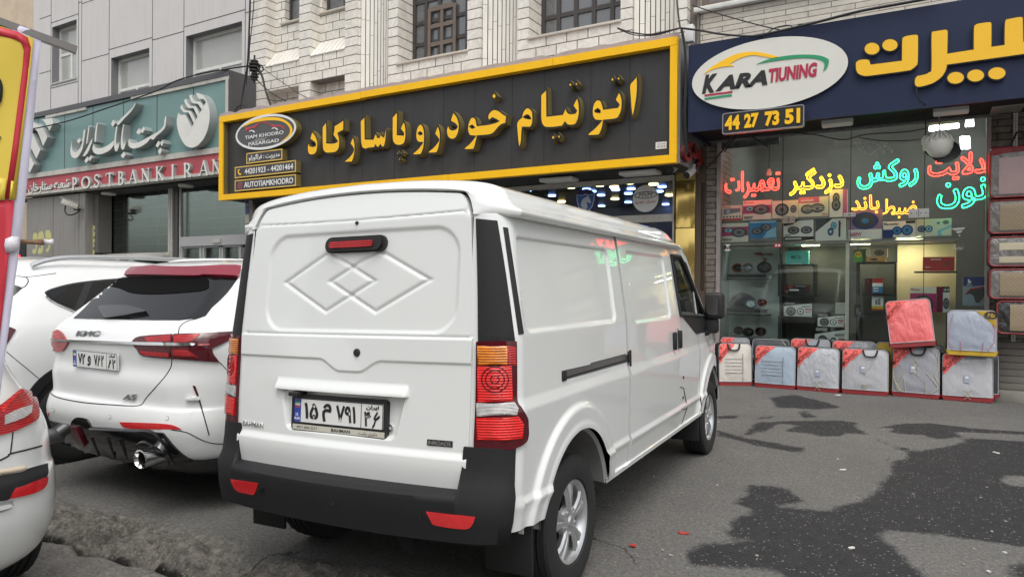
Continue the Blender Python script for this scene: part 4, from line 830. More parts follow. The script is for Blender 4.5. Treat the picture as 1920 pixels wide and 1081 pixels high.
top = [(x, sz1+.07+.012*random.uniform(-1, 1)-(.0 if random.random() > .12 else .03)) for x in xs]
mb.poly([[(sx0, sz1+.001), (sx1, sz1+.001)]+top[::-1]], fpl(YF+.02), -1.0, 0, 0, 0); obj('cap_flashing', mb, M_['pinkcap'], ys)
mb = MB(); mb.box((sx1+.002, YF+.06, sz0-.0), (sx1+.03, 11.2, sz1-.02)); mb.box((sx1+.003, 10.45, sz0+.01), (sx1+.033, 10.46, sz1-.1), 0); obj('side_cladding', mb, M_['greyside'], ys)
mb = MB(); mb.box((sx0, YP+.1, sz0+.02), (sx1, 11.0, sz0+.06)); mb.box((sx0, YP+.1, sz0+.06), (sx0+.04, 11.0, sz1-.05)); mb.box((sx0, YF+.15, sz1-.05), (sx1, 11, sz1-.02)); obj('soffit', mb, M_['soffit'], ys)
A_ = lambda P: cv(P, 570, 190, .11103); B_ = lambda P: cv(P, 720, 190, .11103); C_ = lambda P: cv(P, 840, 150, .13876); D_ = lambda P: cv(P, 990, 120, .15267)
dia = lambda f, *P: f(list(P))
LET = [
 (A_([(135, 490), (165, 520), (215, 590), (240, 670), (243, 760), (225, 850), (185, 905), (120, 920), (80, 905), (55, 850), (52, 760), (70, 695), (95, 680), (105, 735), (150, 750), (188, 738), (175, 705), (90, 645), (110, 570)]), []),
 (A_([(390, 318), (395, 500), (395, 690), (500, 692), (550, 672), (520, 630), (480, 570), (500, 480), (500, 410), (590, 355), (685, 290), (684, 400), (680, 495), (590, 545), (605, 600), (615, 680), (603, 790), (560, 858), (500, 882), (380, 887), (330, 850), (308, 790), (300, 600), (303, 425)]), []),
 (A_([(825, 580), (850, 620), (870, 700), (874, 800), (865, 900), (845, 980), (818, 1040), (690, 1047), (670, 1020), (690, 990), (760, 930), (820, 850), (830, 810), (800, 760), (765, 720), (790, 660), (810, 610)]), []),
 (A_([(1040, 228), (1043, 420), (1045, 622), (1165, 625), (1190, 560), (1210, 515), (1240, 560), (1250, 595), (1268, 595), (1280, 560), (1300, 505), (1320, 560), (1345, 582), (1355, 530), (1362, 490), (1390, 440), (1402, 470), (1402, 560), (1390, 680), (1370, 760), (1340, 792), (1315, 785), (1290, 755), (1270, 785), (1240, 797), (1210, 765), (1190, 795), (1100, 807), (1030, 822), (980, 795), (955, 720), (946, 600), (943, 330)]), []),
 (B_([(235, 150), (242, 250), (236, 550), (320, 557), (315, 535), (262, 475), (290, 400), (330, 325), (360, 360), (380, 440), (384, 560), (376, 650), (355, 710), (310, 750), (230, 760), (170, 730), (138, 670), (130, 560), (130, 268)]), []),
 (B_([(235, 822), (265, 880), (238, 932), (198, 884)]), []), (B_([(298, 818), (332, 872), (303, 930), (271, 880)]), []), (B_([(266, 920), (300, 978), (263, 1034), (229, 978)]), []),
 (B_([(620, 370), (655, 390), (685, 450), (698, 540), (697, 680), (680, 800), (650, 880), (628, 914), (500, 922), (474, 890), (490, 860), (570, 790), (630, 712), (580, 707), (545, 670), (528, 600), (533, 510), (553, 440), (588, 385)]), [B_([(588, 540), (605, 522), (635, 533), (640, 552), (610, 562)])]),
 (B_([(905, 385), (935, 430), (960, 510), (966, 620), (955, 720), (930, 820), (898, 887), (760, 892), (728, 865), (745, 835), (830, 765), (908, 668), (908, 640), (880, 600), (843, 553), (870, 480), (890, 420)]), []),
 (B_([(1165, 160), (1200, 190), (1250, 260), (1280, 350), (1285, 450), (1265, 550), (1220, 630), (1160, 660), (1095, 640), (1055, 580), (1043, 500), (1060, 425), (1085, 398), (1110, 400), (1125, 450), (1160, 467), (1207, 455), (1224, 435), (1200, 400), (1108, 345), (1130, 260)]), []),
 (C_([(540, 555), (527, 500), (543, 450), (590, 400), (640, 386), (700, 408), (760, 453), (810, 477), (790, 602), (740, 612), (690, 650), (640, 710), (590, 747), (520, 762), (405, 770), (395, 820), (375, 900), (350, 952), (230, 957), (206, 935), (225, 900), (290, 845), (350, 772), (290, 762), (262, 712), (256, 640), (273, 560), (305, 503), (345, 488), (382, 515), (396, 560), (405, 603), (560, 584), (664, 556), (600, 528), (560, 560)]), [C_([(303, 630), (325, 616), (352, 640), (330, 650)])]),
 (C_([(625, 148), (670, 215), (630, 287), (573, 225)]), []),
 ([(1000.7, 211.6), (1001, 226), (999, 236), (994.6, 240.6), (992.6, 240.9)]+C_([(1017, 655), (1012, 720), (1006, 820), (986, 905), (965, 922), (945, 900), (933, 820), (923, 700), (918, 590), (950, 530), (985, 498), (995, 450), (1030, 390), (1075, 360), (1115, 375), (1150, 415)]), [C_([(1030, 502), (1060, 480), (1090, 488), (1112, 522), (1060, 514)])]),
 (D_([(240, 285), (243, 400), (245, 627), (420, 607), (440, 560), (458, 518), (478, 530), (492, 575), (520, 597), (575, 592), (582, 580), (538, 520), (560, 470), (602, 393), (628, 430), (642, 500), (644, 600), (625, 690), (590, 752), (530, 768), (480, 762), (455, 737), (430, 777), (330, 792), (230, 795), (180, 772), (150, 700), (146, 560), (146, 378)]), []),
 (D_([(525, 200), (555, 252), (528, 316), (482, 263)]), []), (D_([(592, 190), (630, 245), (598, 305), (563, 250)]), []), (D_([(315, 845), (345, 898), (318, 963), (270, 905)]), []), (D_([(375, 833), (416, 890), (385, 950), (350, 896)]), []),
 (D_([(1120, 318), (1150, 365), (1170, 440), (1167, 550), (1140, 632), (1090, 687), (940, 707), (925, 790), (890, 872), (868, 888), (740, 895), (719, 872), (740, 838), (800, 790), (878, 710), (820, 702), (783, 650), (777, 570), (793, 490), (830, 438), (870, 426), (907, 445), (927, 490), (940, 540), (1095, 520), (1103, 505), (1056, 450), (1080, 390)]), [D_([(828, 575), (855, 556), (882, 575), (882, 592), (840, 588)])]),
 (D_([(1045, 135), (1075, 188), (1048, 250), (995, 197)]), []), (D_([(1107, 120), (1150, 180), (1115, 240), (1078, 183)]), []),
 (D_([(1350, 116), (1360, 200), (1357, 350), (1337, 500), (1312, 620), (1290, 668), (1268, 645), (1253, 560), (1243, 420), (1237, 263), (1290, 188)]), [])]
YLT = YF-.005
for P, hs_ in LET: letter3d(ys, P, YLT, YP-YLT, face='yletter', holes=hs_, sides='oliveside', border=.028, name='letter')
# round business badge
fy_ = fpl(YF-.01)
cx, cz = XZ(498.5, 248, YF); ax = (XZ(555.5, 245, YF)[0]-XZ(442.4, 255, YF)[0])/2; az = (XZ(498, 216, YF)[1]-XZ(498, 281, YF)[1])/2
bd = thing('badge_sign', 'oval charcoal badge with white rim, red car outline and yellow crescent on the black sign', 'sign', (cx, YF, cz-az))
mb = MB(); o_ = ellipse(cx, cz, ax, az, 56); mb.poly([o_], fpl(YF-.02), -(YP-YF+.02), 0, 1, 2); mb.poly([o_, ellipse(cx, cz, ax-.05, az-.05, 56)[::-1]], fpl(YF-.02), 0, .006, 0, 0)
obj('badge_plate', mb, [M_['wletter'], mat('badge_grey', (.085, .083, .083), .4, var=.05), M_['oliveside']], bd)
Q_ = lambda P: [XZ(390+x/12, 190+y/12, YF-.02) for x, y in P]
mb = MB(); fb_ = fpl(YF-.022)
mb.poly([smoothpoly(Q_([(765, 595), (1000, 430), (1300, 365), (1600, 370), (1800, 470), (1895, 600), (1895, 720), (1800, 830), (1630, 920), (1760, 820), (1840, 720), (1845, 620), (1780, 520), (1650, 450), (1450, 430), (1200, 450), (980, 500)]), 4)], fb_, 0, .005)
obj('crescent', mb, M_['yletter'], bd)
mb = MB(); mb.poly([smoothpoly(Q_([(855, 590), (980, 580), (1080, 530), (1150, 488), (1230, 470), (1310, 475), (1400, 505), (1480, 530), (1600, 540), (1660, 548), (1728, 612), (1700, 632), (1640, 570), (1480, 575), (1415, 575), (1440, 542), (1330, 500), (1230, 485), (1160, 503), (1060, 585), (1160, 590), (1000, 605), (900, 640), (848, 690)]), 3)], fb_, 0, .005); obj('car_outline', mb, mat('badge_red', (.55, .05, .07), .4), bd)
mb = MB()
for P in ([(922, 690), (950, 655), (1000, 648), (1050, 680), (1058, 705), (1030, 700), (1000, 672), (960, 675)], [(1432, 630), (1460, 595), (1510, 588), (1565, 618), (1580, 645), (1550, 648), (1515, 612), (1470, 615)]): mb.poly([smoothpoly(Q_(P), 3)], fb_, 0, .005)
mb.poly([Q_([(1060, 860), (1320, 822), (1320, 828), (1060, 866)])], fb_, 0, .004); mb.poly([Q_([(980, 905), (1290, 858), (1290, 864), (980, 911)])], fb_, 0, .004)
def ptext(mb, body, Y, uL, vT, vB, uR, bold=0, mi=0, depth=.004, **k):
    """text in a facade plane: left edge uL (top vT, bottom vB), right edge uR"""
    x0, zt_ = XZ(uL, vT, Y); zb__ = XZ(uL, vB, Y)[1]; x1 = XZ(uR, vT, Y)[0]; return mb.text(body, fpl(Y), fit=(x0, x1, zb__, zt_), bold=bold, mi=mi, depth=depth, **k)
ptext(mb, 'TIAM KHODRO', YF-.022, 459.5, 255.2, 261.6, 531.5, .012); ptext(mb, 'PASARGAD', YF-.022, 466, 267.6, 274, 523, .012); obj('lettering', mb, M_['wletter'], bd)
def plate(name, lab, uL, vT, vB, uR, body, icon=None, ti=(0, 0)):
    Y = YF-.0; x0, zt_ = XZ(uL, vT, Y); zb__ = XZ(uL, vB, Y)[1]; x1 = XZ(uR, vT, Y)[0]
    t = thing(name, lab, 'sign', ((x0+x1)/2, Y, zb__)); mb = MB(); mb.box((x0, Y, zb__), (x1, YP-.002, zt_), 0); b_ = .022
    for A in (((x0, zb__), (x1, zb__+b_)), ((x0, zt_-b_), (x1, zt_)), ((x0, zb__+b_), (x0+b_, zt_-b_)), ((x1-b_, zb__+b_), (x1, zt_-b_))): mb.box((A[0][0], Y-.008, A[0][1]), (A[1][0], Y-.001, A[1][1]), 1)
    mb.box((x0+b_, Y-.004, zb__+b_), (x1-b_, Y-.0008, zt_-b_), 2)
    obj('plate_box', mb, [M_['oliveside'], mat('pale_yellow_edge', (.75, .5, .12), .4, var=.02), mat('plate_grey', (.055, .053, .053), .4, var=.05)], t)
    mb = MB(); w_ = x1-x0; h_ = zt_-zb__
    xa = x0+w_*ti[0]; xb = x0+w_*ti[1]
    if ord(max(body)) > 1000:
        for g in nest(text_loops(body, (xa, xb, zb__+h_*.2, zt_-h_*.18), bold=.012, res=260)): mb.poly(g, fpl(Y-.005), 0, .004)
    else: mb.text(body, fpl(Y-.005), fit=(xa, xb, zb__+h_*.26, zt_-h_*.24), bold=.018, depth=.004)
    obj('lettering', mb, M_['wletter'], t)
    if icon:
        mb = MB(); xc, zc_ = x0+w_*.09, (zt_+zb__)/2; r = h_*.27
        if icon == 'phone':
            P = catmull([(xc-r*.7, zc_+r*.9), (xc-r*.75, zc_+.1*r), (xc-r*.2, zc_-r*.7), (xc+r*.6, zc_-r*.9)], 6, False); mb.tube([(x, Y-.006, z) for x, z in P], r*.22, 6); mb.tube([(xc-r*.5, Y-.006, zc_+r*.75), (xc-r*.25, Y-.006, zc_+r*.5)], r*.25, 6); mb.tube([(xc+r*.3, Y-.006, zc_-r*.75), (xc+r*.5, Y-.006, zc_-r*.5)], r*.25, 6); obj('phone_icon', mb, M_['yletter'], t)
        else:
            R_ = rrect(xc-r, xc+r, zc_-r, zc_+r, r*.45); mb.poly([R_, rrect(xc-r*.78, xc+r*.78, zc_-r*.78, zc_+r*.78, r*.35)[::-1]], fpl(Y-.005), 0, .004); mb.poly([ellipse(xc, zc_, r*.48, r*.48, 20), ellipse(xc, zc_, r*.28, r*.28, 20)[::-1]], fpl(Y-.005), 0, .004); obj('camera_icon', mb, mat('icon_pink', (.5, .09, .13), .4), t)
plate('name_plate', 'smallest yellow edged plate with white Persian manager name below the oval badge', 462.5, 287.5, 307.5, 529.5, fa('مدیریت : فراگوزلو'), None, (.07, .93))
plate('phone_plate', 'yellow edged plate with white phone numbers and a yellow handset icon', 440.8, 313.5, 334.5, 555, '44201923 - 44201464', 'phone', (.17, .96))
plate('account_plate', 'lowest yellow edged plate with white latin account name and pink camera icon', 440.8, 338.2, 359, 555, 'AUTOTIAMKHODRO', 'cam', (.16, .96))
stk = MB(); x0, zt_ = XZ(1229.5, 267, YP-.01); x1 = XZ(1250, 264, YP-.01)[0]; zb__ = XZ(1229.5, 280, YP-.01)[1]; stk.box((x0, YP-.012, zb__), (x1, YP-.004, zt_)); k_ = MB()
for zq in (.7, .3): k_.text(fa('تابلو سازی رحمانی') if zq > .5 else '0912 32 42', fpl(YP-.013), fit=(x0+.02, x1-.02, zb__+(zt_-zb__)*(zq-.14), zb__+(zt_-zb__)*(zq+.16)), depth=.001)
so_ = obj('maker_sticker', stk, M_['wletter'], label='small white maker sticker in the lower right corner of the black sign', cat='sticker'); WORLD[so_.name] = Matrix.Translation(so_.location); obj('sticker_text', k_, M_['black'], so_)
# red letters on the side of the sign (plane facing +X)
XS = sx1+.034
def onX(u, v, X): p = onplane(u, v, (1, 0, 0), X); return (float(p[1]), float(p[2]))
ya, _ = onX(1275.5, 280, XS); yb_, _ = onX(1318, 280, XS); zlo = onX(1280, 302, XS)[1]; zhi = onX(1280, 258, XS)[1]
mb = MB(); M_['redface'] = mat('dusty_red_letter', (.36, .035, .035), .5, var=.15); M_['redside'] = mat('dark_red_side', (.1, .012, .012), .6)
for g in nest(text_loops(fa('دودی'), (ya, yb_, zlo, zhi), bold=.035, res=160)): mb.poly(g, lambda y, z, d: (XS+d, y, z), 0, .06, 0, 1)
sl_ = thing('side_letters', 'dusty red Persian word on the grey side of the yellow framed sign', 'sign', (XS, (ya+yb_)/2, zlo)); obj('letters', mb, [M_['redface'], M_['redside']], sl_)

# ------------------------------------------------------------------ car dealer shopfront under the yellow sign
YT = 11.08
tf = thing('dealer_front', 'car dealer glass shopfront under the yellow framed sign', 'shopfront', (-8.2, YT, 0))
tx0, tx1 = -13.2, XZ(1266, 400, YT)[0]
mb = MB(); mb.box((tx0, 11.0, 3.2), (tx1, 11.5, 4.62)); mb.box((tx0, YT, 0), (tx0+.2, YT+.3, 3.3)); obj('wall', mb, M_['soffit'], tf)
zbm = XZ(1262, 326, YT)[1]; zbm2 = XZ(1262, 338.5, YT)[1]; zc1 = XZ(1262, 401, YT)[1]; zc2 = XZ(1262, 415, YT)[1]
mb = MB(); mb.box((tx0+.25, YT-.06, zbm2), (tx1, YT+.05, zbm)); mb.box((tx0+.25, YT-.06, zc2), (tx1, YT+.05, zc1)); mb.box((tx1-.03, YT-.05, 0), (tx1, YT+.05, zbm2)); obj('beam', mb, M_['trim'], tf)
mb = MB(); mb.box((tx0+.25, YT, .1), (tx1, YT+.01, zbm2)); mb.box((tx0+.25, YT, zbm), (tx1, YT+.01, 3.3)); obj('glass', mb, M_['shopglass'], tf)
M_['deal'] = mat('dim_dealer_interior', (.16, .165, .18), .7, var=.2)
mb = MB(); mb.box((tx0, 16, 0), (tx1+.2, 16.1, 3.7)); mb.box((tx0, YT+.1, -.03), (tx1+.2, 16, .03)); mb.box((tx1+.1, YT+.1, 0), (tx1+.2, 16, 3.7)); mb.box((tx0, YT+.1, 0), (tx0+.1, 16, 3.7)); obj('interior', mb, M_['deal'], tf)
mb = MB(); mb.box((tx0, YT+.1, 3.32), (tx1+.2, 16, 3.4)); obj('interior_ceiling', mb, mat('dark_mirror_ceiling', (.045, .05, .062), .3, var=.2), tf)
M_['ledb'] = mat('blue_ceiling_spot', (.3, .45, 1), .5, es=7, ecol=(.25, .4, 1), var=0); M_['ledy'] = mat('warm_ceiling_spot', (1, .8, .4), .5, es=7, ecol=(1, .75, .3), var=0)
zce = 3.30
for k, (u, v) in enumerate(((1046, 342), (1153, 355), (1178, 364), (1127, 367), (1128, 387), (1154, 396), (1178, 380), (1183, 400), (1236, 360), (1248, 384), (1241, 397), (1000, 358), (1035, 368), (1100, 356), (1070, 352), (1110, 402))):
    p = onplane(u, v, (0, 0, 1), zce); 
    if p[1] > 15.8 or p[1] < YT+.15: p = np.array([p[0]*.0+XZ(u, v, 13)[0], 13, zce])
    mb = MB(); mb.lathe([(0, 0), (.075, 0), (.085, .018), (0, .018)], Matrix.Translation((p[0], p[1], zce)), 14); obj('ceiling_spot', mb, M_['ledb'], label='small blue glowing ceiling spot inside the dealer shop', cat='ceiling light', group='blue ceiling spots inside the dealer shop')
for u, v in ((1070, 352.6), (1124, 349), (1180, 344.5), (1153, 374), (1255, 367), (1151, 402.5), (1225, 392), (1053, 379)):
    p = onplane(u, v, (0, 0, 1), zce)
    if p[1] > 15.8 or p[1] < YT+.15: p = np.array([XZ(u, v, 12.6)[0], 12.6, zce])
    mb = MB(); mb.lathe([(0, 0), (.08, 0), (.09, .018), (0, .018)], Matrix.Translation((p[0], p[1], zce)), 14); obj('ceiling_spot', mb, M_['ledy'], label='small warm yellow ceiling spot inside the dealer shop', cat='ceiling light', group='yellow ceiling spots inside the dealer shop')
M_['navysticker'] = mat('navy_sticker', (.03, .025, .12), .4, var=.05); M_['shield'] = mat('blue_shield', (.04, .13, .42), .4, var=.05); M_['silver'] = mat('silver_print', (.55, .6, .68), .4, var=.05)
def sticker(lab, u, v, r_u, mats, parts):
    Y = YT-.004; cx, cz = XZ(u, v, Y); r = XZ(u+r_u, v, Y)[0]-cx; t = thing('round_sticker', lab, 'sticker', (cx, Y, cz-r)); mb = MB(); mb.poly([ellipse(cx, cz, r, r, 40)], fpl(Y), 0, .003, 0, 0, True); obj('disc', mb, mats[0], t)
    parts(t, cx, cz, r, Y-.003)
def horse(t, cx, cz, r, Y):
    sh = lambda k: [(cx+x*r*k, cz+z*r*k) for x, z in ((-.82, .62), (-.3, .55), (0, .66), (.3, .55), (.82, .62), (.8, .1), (.62, -.45), (.3, -.8), (0, -.95), (-.3, -.8), (-.62, -.45), (-.8, .1))]
    mb = MB(); mb.poly([sh(.95)], fpl(Y), 0, .002); obj('shield_edge', mb, M_['silver'], t); mb = MB(); mb.poly([sh(.86)], fpl(Y-.002), 0, .002); obj('shield', mb, M_['shield'], t)
    h = [(-.45, -.35), (-.4, 0), (-.2, .3), (.1, .45), (.28, .62), (.33, .45), (.45, .2), (.55, -.05), (.5, -.18), (.38, -.16), (.25, -.05), (.1, -.08), (.18, -.3), (.22, -.6), (.0, -.72), (-.25, -.6)]
    mb = MB(); mb.poly([smoothpoly([(cx+x*r*.85, cz+z*r*.85) for x, z in h], 3)], fpl(Y-.004), 0, .002); obj('horse_head', mb, M_['silver'], t)
sticker('dark navy round sticker with a silver horse head shield on the dealer glass', 1098, 378, 22, [M_['navysticker']], horse)
def mvm(t, cx, cz, r, Y):
    mb = MB(); mb.poly([ellipse(cx, cz+.25*r, .88*r, .26*r, 36), ellipse(cx, cz+.25*r, .82*r, .21*r, 36)[::-1]], fpl(Y), 0, .002); mb.text('MVM', fpl(Y), fit=(cx-.55*r, cx+.55*r, cz+.1*r, cz+.42*r), depth=.002, shear=.3); obj('oval_mark', mb, M_['black'], t)
    mb = MB(); mb.text(fa('مدیران خودرو'), fpl(Y), fit=(cx-.75*r, cx+.75*r, cz-.4*r, cz-.1*r), depth=.002, bold=.015); obj('lettering', mb, M_['bankred'], t)
sticker('white round sticker with black oval letters and red Persian words on the dealer glass', 1210.5, 372, 24.5, [M_['wletter']], mvm)
sticker('dark round sticker half hidden by the van roof', 1003, 379, 20, [M_['black']], lambda *a: None)
# white panels in the soffit, black cctv domes, gold column
for u, v, lb in ((1048, 334, 'left'), (1200, 321, 'right')):
    zq = sz0-.005; p = onplane(u, v, (0, 0, 1), zq); mb = MB(); mb.rbox((p[0]-.3, p[1]-.14, zq-.06), (p[0]+.3, p[1]+.14, zq), .015); obj('panel_lamp', mb, M_['white'], label='flat white lamp panel under the yellow frame, the %s one of two' % lb, cat='lamp', group='white lamp panels under the yellow frame')
M_['gold'] = mat('gold_mirror_cladding', (.78, .56, .18), .16, metal=.85, var=.06, vs=3, bump=.25, bs=1.2)
M_['goldpaint'] = mat('gold_band', (.42, .33, .1), .4, metal=.3, var=.1)
gc = thing('gold_column', 'gold mirror clad column at the right end of the dealer shop', 'column', (XZ(1285, 500, 11)[0], 11, 0))
x0 = XZ(1267, 400, 10.98)[0]; x1 = XZ(1303, 400, 10.98)[0]; mb = MB(); zq = 0
for k, z1_ in enumerate((1.25, 2.35, XZ(1285, 338, 10.98)[1])): mb.rbox((x0, 10.98, zq), (x1, 11.4, z1_-.006), .006); zq = z1_
obj('cladding', mb, M_['gold'], gc); mb = MB(); mb.box((x0-.004, 10.975, zq), (x1+.004, 11.4, 3.6)); obj('top_band', mb, M_['goldpaint'], gc); mb = MB(); mb.box((x1+.001, 11.0, 0), (-3.0, 11.4, 3.6)); obj('brown_edge', mb, mat('brown_edge', (.1, .07, .045), .5), gc)
for u, v, lb in ((1264, 314, 'white bullet camera under the right corner of the yellow frame'), (1293, 324, 'white bullet camera beneath the red side letters')):
    p = PY(u, v, 10.5); t = thing('security_camera', lb, 'security camera', p); dv = Vector((-.25, -1, -.55)).normalized(); Mx = Matrix.Translation(p) @ dv.to_track_quat('Z', 'Y').to_matrix().to_4x4()
    mb = MB(); mb.lathe([(0, -.1), (.055, -.1), (.06, -.02), (.06, .08), (.055, .1)], Mx, 16); mb.tube([p+np.array([.02, .08, .05]), p+np.array([.03, .12, .14])], .03, 8); obj('camera_body', mb, M_['white'], t); mb = MB(); mb.lathe([(0, .095), (.045, .092), (.055, .1)], Mx, 16); obj('lens', mb, M_['gloss'], t)

# ------------------------------------------------------------------ navy sign
M_['navy'] = mat('navy_sign_sheet', (.014, .022, .058), .55, spec=.3, var=.12, vs=1.2, dirt=.12, dcol=(.06, .065, .1))
M_['dotyellow'] = mat('yellow_led_dot_sheet', (.95, .53, .02), .5, var=.1, vs=140)
M_['cream'] = mat('cream_sign_face', (.70, .69, .63), .4, var=.04)
YN_ = 9.9
nx0, nx1 = XZ(1290.5, 170, YN_)[0], 6.5; nz0 = XZ(1291.7, 248.3, YN_)[1]; nz1 = XZ(1700, 17.5, YN_)[1]
ns = thing('navy_sign', 'navy blue shop sign with large yellow rounded Persian letters', 'sign', ((nx0+nx1)/2, YN_, nz0))
mb = MB(); mb.box((nx0, YN_, nz0), (nx1, YN_+.05, nz1)); mb.box((nx0, YN_+.05, nz0), (nx0+.03, 11.05, nz1)); mb.box((nx0+.03, YN_+.05, nz1-.03), (nx1, 11.05, nz1)); obj('sign_sheet', mb, M_['navy'], ns)
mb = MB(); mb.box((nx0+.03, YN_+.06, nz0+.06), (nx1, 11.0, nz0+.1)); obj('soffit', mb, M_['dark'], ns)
R_ = lambda P: cv(P, 1590, 20, .171875)
SP = [[(75, 585), (85, 555), (130, 530), (200, 525), (240, 535), (255, 580), (577, 540), (580, 330), (592, 290), (640, 268), (740, 255), (768, 265), (776, 300), (772, 560), (750, 610), (700, 650), (640, 668), (250, 720), (170, 722), (110, 700), (80, 655)],
      [(900, 260), (925, 222), (1060, 200), (1090, 210), (1100, 240), (1095, 460), (1360, 418), (1362, 190), (1385, 150), (1430, 132), (1545, 118), (1572, 130), (1578, 165), (1577, 385), (1695, 368), (1700, 130), (1730, 88), (1880, 60), (1920, 75), (1925, 330), (2040, 312), (2045, 80), (2070, 40), (2200, 12), (2245, 30), (2250, 400), (2210, 445), (1090, 600), (1075, 660), (1030, 730), (950, 790), (870, 822), (780, 842), (735, 832), (718, 800), (722, 745), (750, 705), (830, 690), (880, 665), (900, 620)]]
for c_ in ((262, 417, 92, 74), (458, 378, 95, 74), (1174, 735, 103, 74), (1392, 710, 105, 75), (1624, 686, 108, 76)): SP.append(ellipse(c_[0], c_[1], c_[2], c_[3], 28, -.12))
YR = YN_-.05
for P in SP: letter3d(ns, R_(P), YR, .05, face='dotyellow', sides='steel', border=.012, sm=3)
# the oval
Y = YN_-.05; cx, cz = XZ(1436, 138, Y); ax = (XZ(1582, 118, Y)[0]-XZ(1291, 157, Y)[0])/2; az = (XZ(1436, 73.5, Y)[1]-XZ(1436, 204, Y)[1])/2
ov = thing('oval_sign', 'cream oval sign with black and red latin shop name on the navy sign', 'sign', (cx, Y, cz-az)); mb = MB(); mb.poly([ellipse(cx, cz, ax, az, 64)], fpl(Y), -.05, 0, 0, 1); obj('oval_face', mb, [M_['cream'], M_['black']], ov)
V_ = lambda P: [XZ(1280+x/3, y/3, Y-.004) for x, y in P]; fo = fpl(Y-.002)
mb = MB(); mb.poly([smoothpoly(V_([(120, 418), (160, 380), (260, 322), (330, 298), (400, 292), (470, 302), (545, 322), (510, 328), (450, 318), (390, 312), (320, 330), (265, 362), (290, 372), (220, 378), (160, 395)]), 4)], fo, 0, .006); obj('yellow_arc', mb, M_['yletter'], ov)
mb = MB(); mb.poly([smoothpoly(V_([(415, 362), (480, 335), (560, 318), (660, 308), (760, 312), (815, 330), (822, 350), (810, 385), (790, 402), (798, 370), (790, 345), (740, 330), (660, 328), (560, 338), (480, 350)]), 4)], fo, 0, .006); mb.poly([V_([(124, 552), (276, 530), (276, 541), (124, 562)])], fo, 0, .006); obj('green_arc', mb, mat('sign_green', (.02, .30, .13), .4), ov)
mb = MB(); mb.poly([V_([(124, 533), (280, 512), (280, 522), (124, 543)])], fo, 0, .006); crim = mat('sign_crimson', (.42, .02, .06), .4); obj('red_stripe', mb, crim, ov); mb = MB()
x0 = XZ(1280+485/3, 400/3, Y)[0]; x1 = XZ(1280+757/3, 350/3, Y)[0]; mb.text('TIUNING', fo, fit=(x0, x1, XZ(1280+490/3, 467/3, Y)[1], XZ(1280+490/3, 388/3, Y)[1]), bold=.045, shear=.12, depth=.006); obj('red_lettering', mb, crim, ov)
mb = MB(); x0 = XZ(1280+110/3, 400/3, Y)[0]; x1 = XZ(1280+195/3, 400/3, Y)[0]; mb.text('K', fo, fit=(x0, x1, XZ(1280+120/3, 528/3, Y)[1], XZ(1280+120/3, 424/3, Y)[1]), bold=.06, shear=.3, depth=.006)
x0 = XZ(1280+185/3, 400/3, Y)[0]; x1 = XZ(1280+478/3, 400/3, Y)[0]; mb.text('ARA', fo, fit=(x0, x1, XZ(1280+190/3, 515/3, Y)[1], XZ(1280+190/3, 433/3, Y)[1]), bold=.05, shear=.3, depth=.006); obj('black_lettering', mb, M_['black'], ov)
# phone number board hanging at the lower edge
Y = YN_-.14; x0, zt_ = XZ(1354.5, 213, Y); zb__ = XZ(1354.5, 252.5, Y)[1]; x1 = XZ(1508, 195, Y)[0]
nb = thing('number_board', 'black board with yellow digits hanging on the lower edge of the navy sign', 'sign', ((x0+x1)/2, Y, zb__)); mb = MB(); mb.poly([rrect(x0, x1, zb__, zt_, .03)], fpl(Y), -.07, 0, 0, 1)
mb.poly([rrect(x0, x1, zb__, zt_, .03), rrect(x0+.012, x1-.012, zb__+.012, zt_-.012, .024)[::-1]], fpl(Y), 0, .004, 1, 1); obj('board', mb, [M_['black'], M_['steel']], nb)
mb = MB(); h_ = zt_-zb__; w_ = x1-x0
for s_, a, b_ in (('44', .035, .225), ('27', .28, .46), ('73', .535, .71), ('51', .775, .955)): mb.text(s_, fpl(Y-.002), fit=(x0+w_*a, x0+w_*b_, zb__+h_*.17, zt_-h_*.15), bold=.05, depth=.012)
obj('digits', mb, M_['yletter'], nb)

# ------------------------------------------------------------------ car accessory shop: front, inside, goods
YS = 11.05
kx0, kx1 = XZ(1345, 400, YS)[0], XZ(1853, 400, YS)[0]
kz1 = XZ(1350, 272, YS)[1]
kf = thing('accessory_front', 'glazed car accessory shopfront with lit neon words under the navy sign', 'shopfront', ((kx0+kx1)/2, YS, 0))
M_['pinkframe'] = mat('worn_pinkish_frame', (.42, .36, .34), .6, var=.2, dirt=.5, ds=5)
M_['slatwall'] = mat('grey_weathered_planks', (.27, .25, .22), .75, var=.3, vs=3, dirt=.5, ds=3)
mb = MB(); mb.box((kx0-.0, YS-.05, 0), (XZ(1352, 400, YS)[0], YS+.06, kz1+.3)); mb.box((kx1-.03, YS-.04, 0), (kx1+.02, YS+.06, kz1+.6)); mb.box((kx0, YS-.05, .0), (kx1, YS+.1, .30)); obj('door_frame', mb, M_['pinkframe'], kf)
mb = MB(); mb.box((kx0+.06, YS, .30), (kx1-.03, YS+.012, 4.3)); obj('glass', mb, M_['shopglass'], kf)
mb = MB()
for u in (1467, 1594.5, 1733): x = XZ(u, 400, YS)[0]; mb.box((x-.004, YS-.003, .3), (x+.004, YS+.014, kz1+.3))
obj('glass_joint', mb, M_['gap'], kf)
mb = MB(); x0 = XZ(1586, 500, YS+.06)[0]; x1 = XZ(1594, 500, YS+.06)[0]; mb.box((x0, YS+.03, .3), (x1, YS+.1, XZ(1590, 455, YS)[1])); obj('post', mb, M_['cream'], kf)
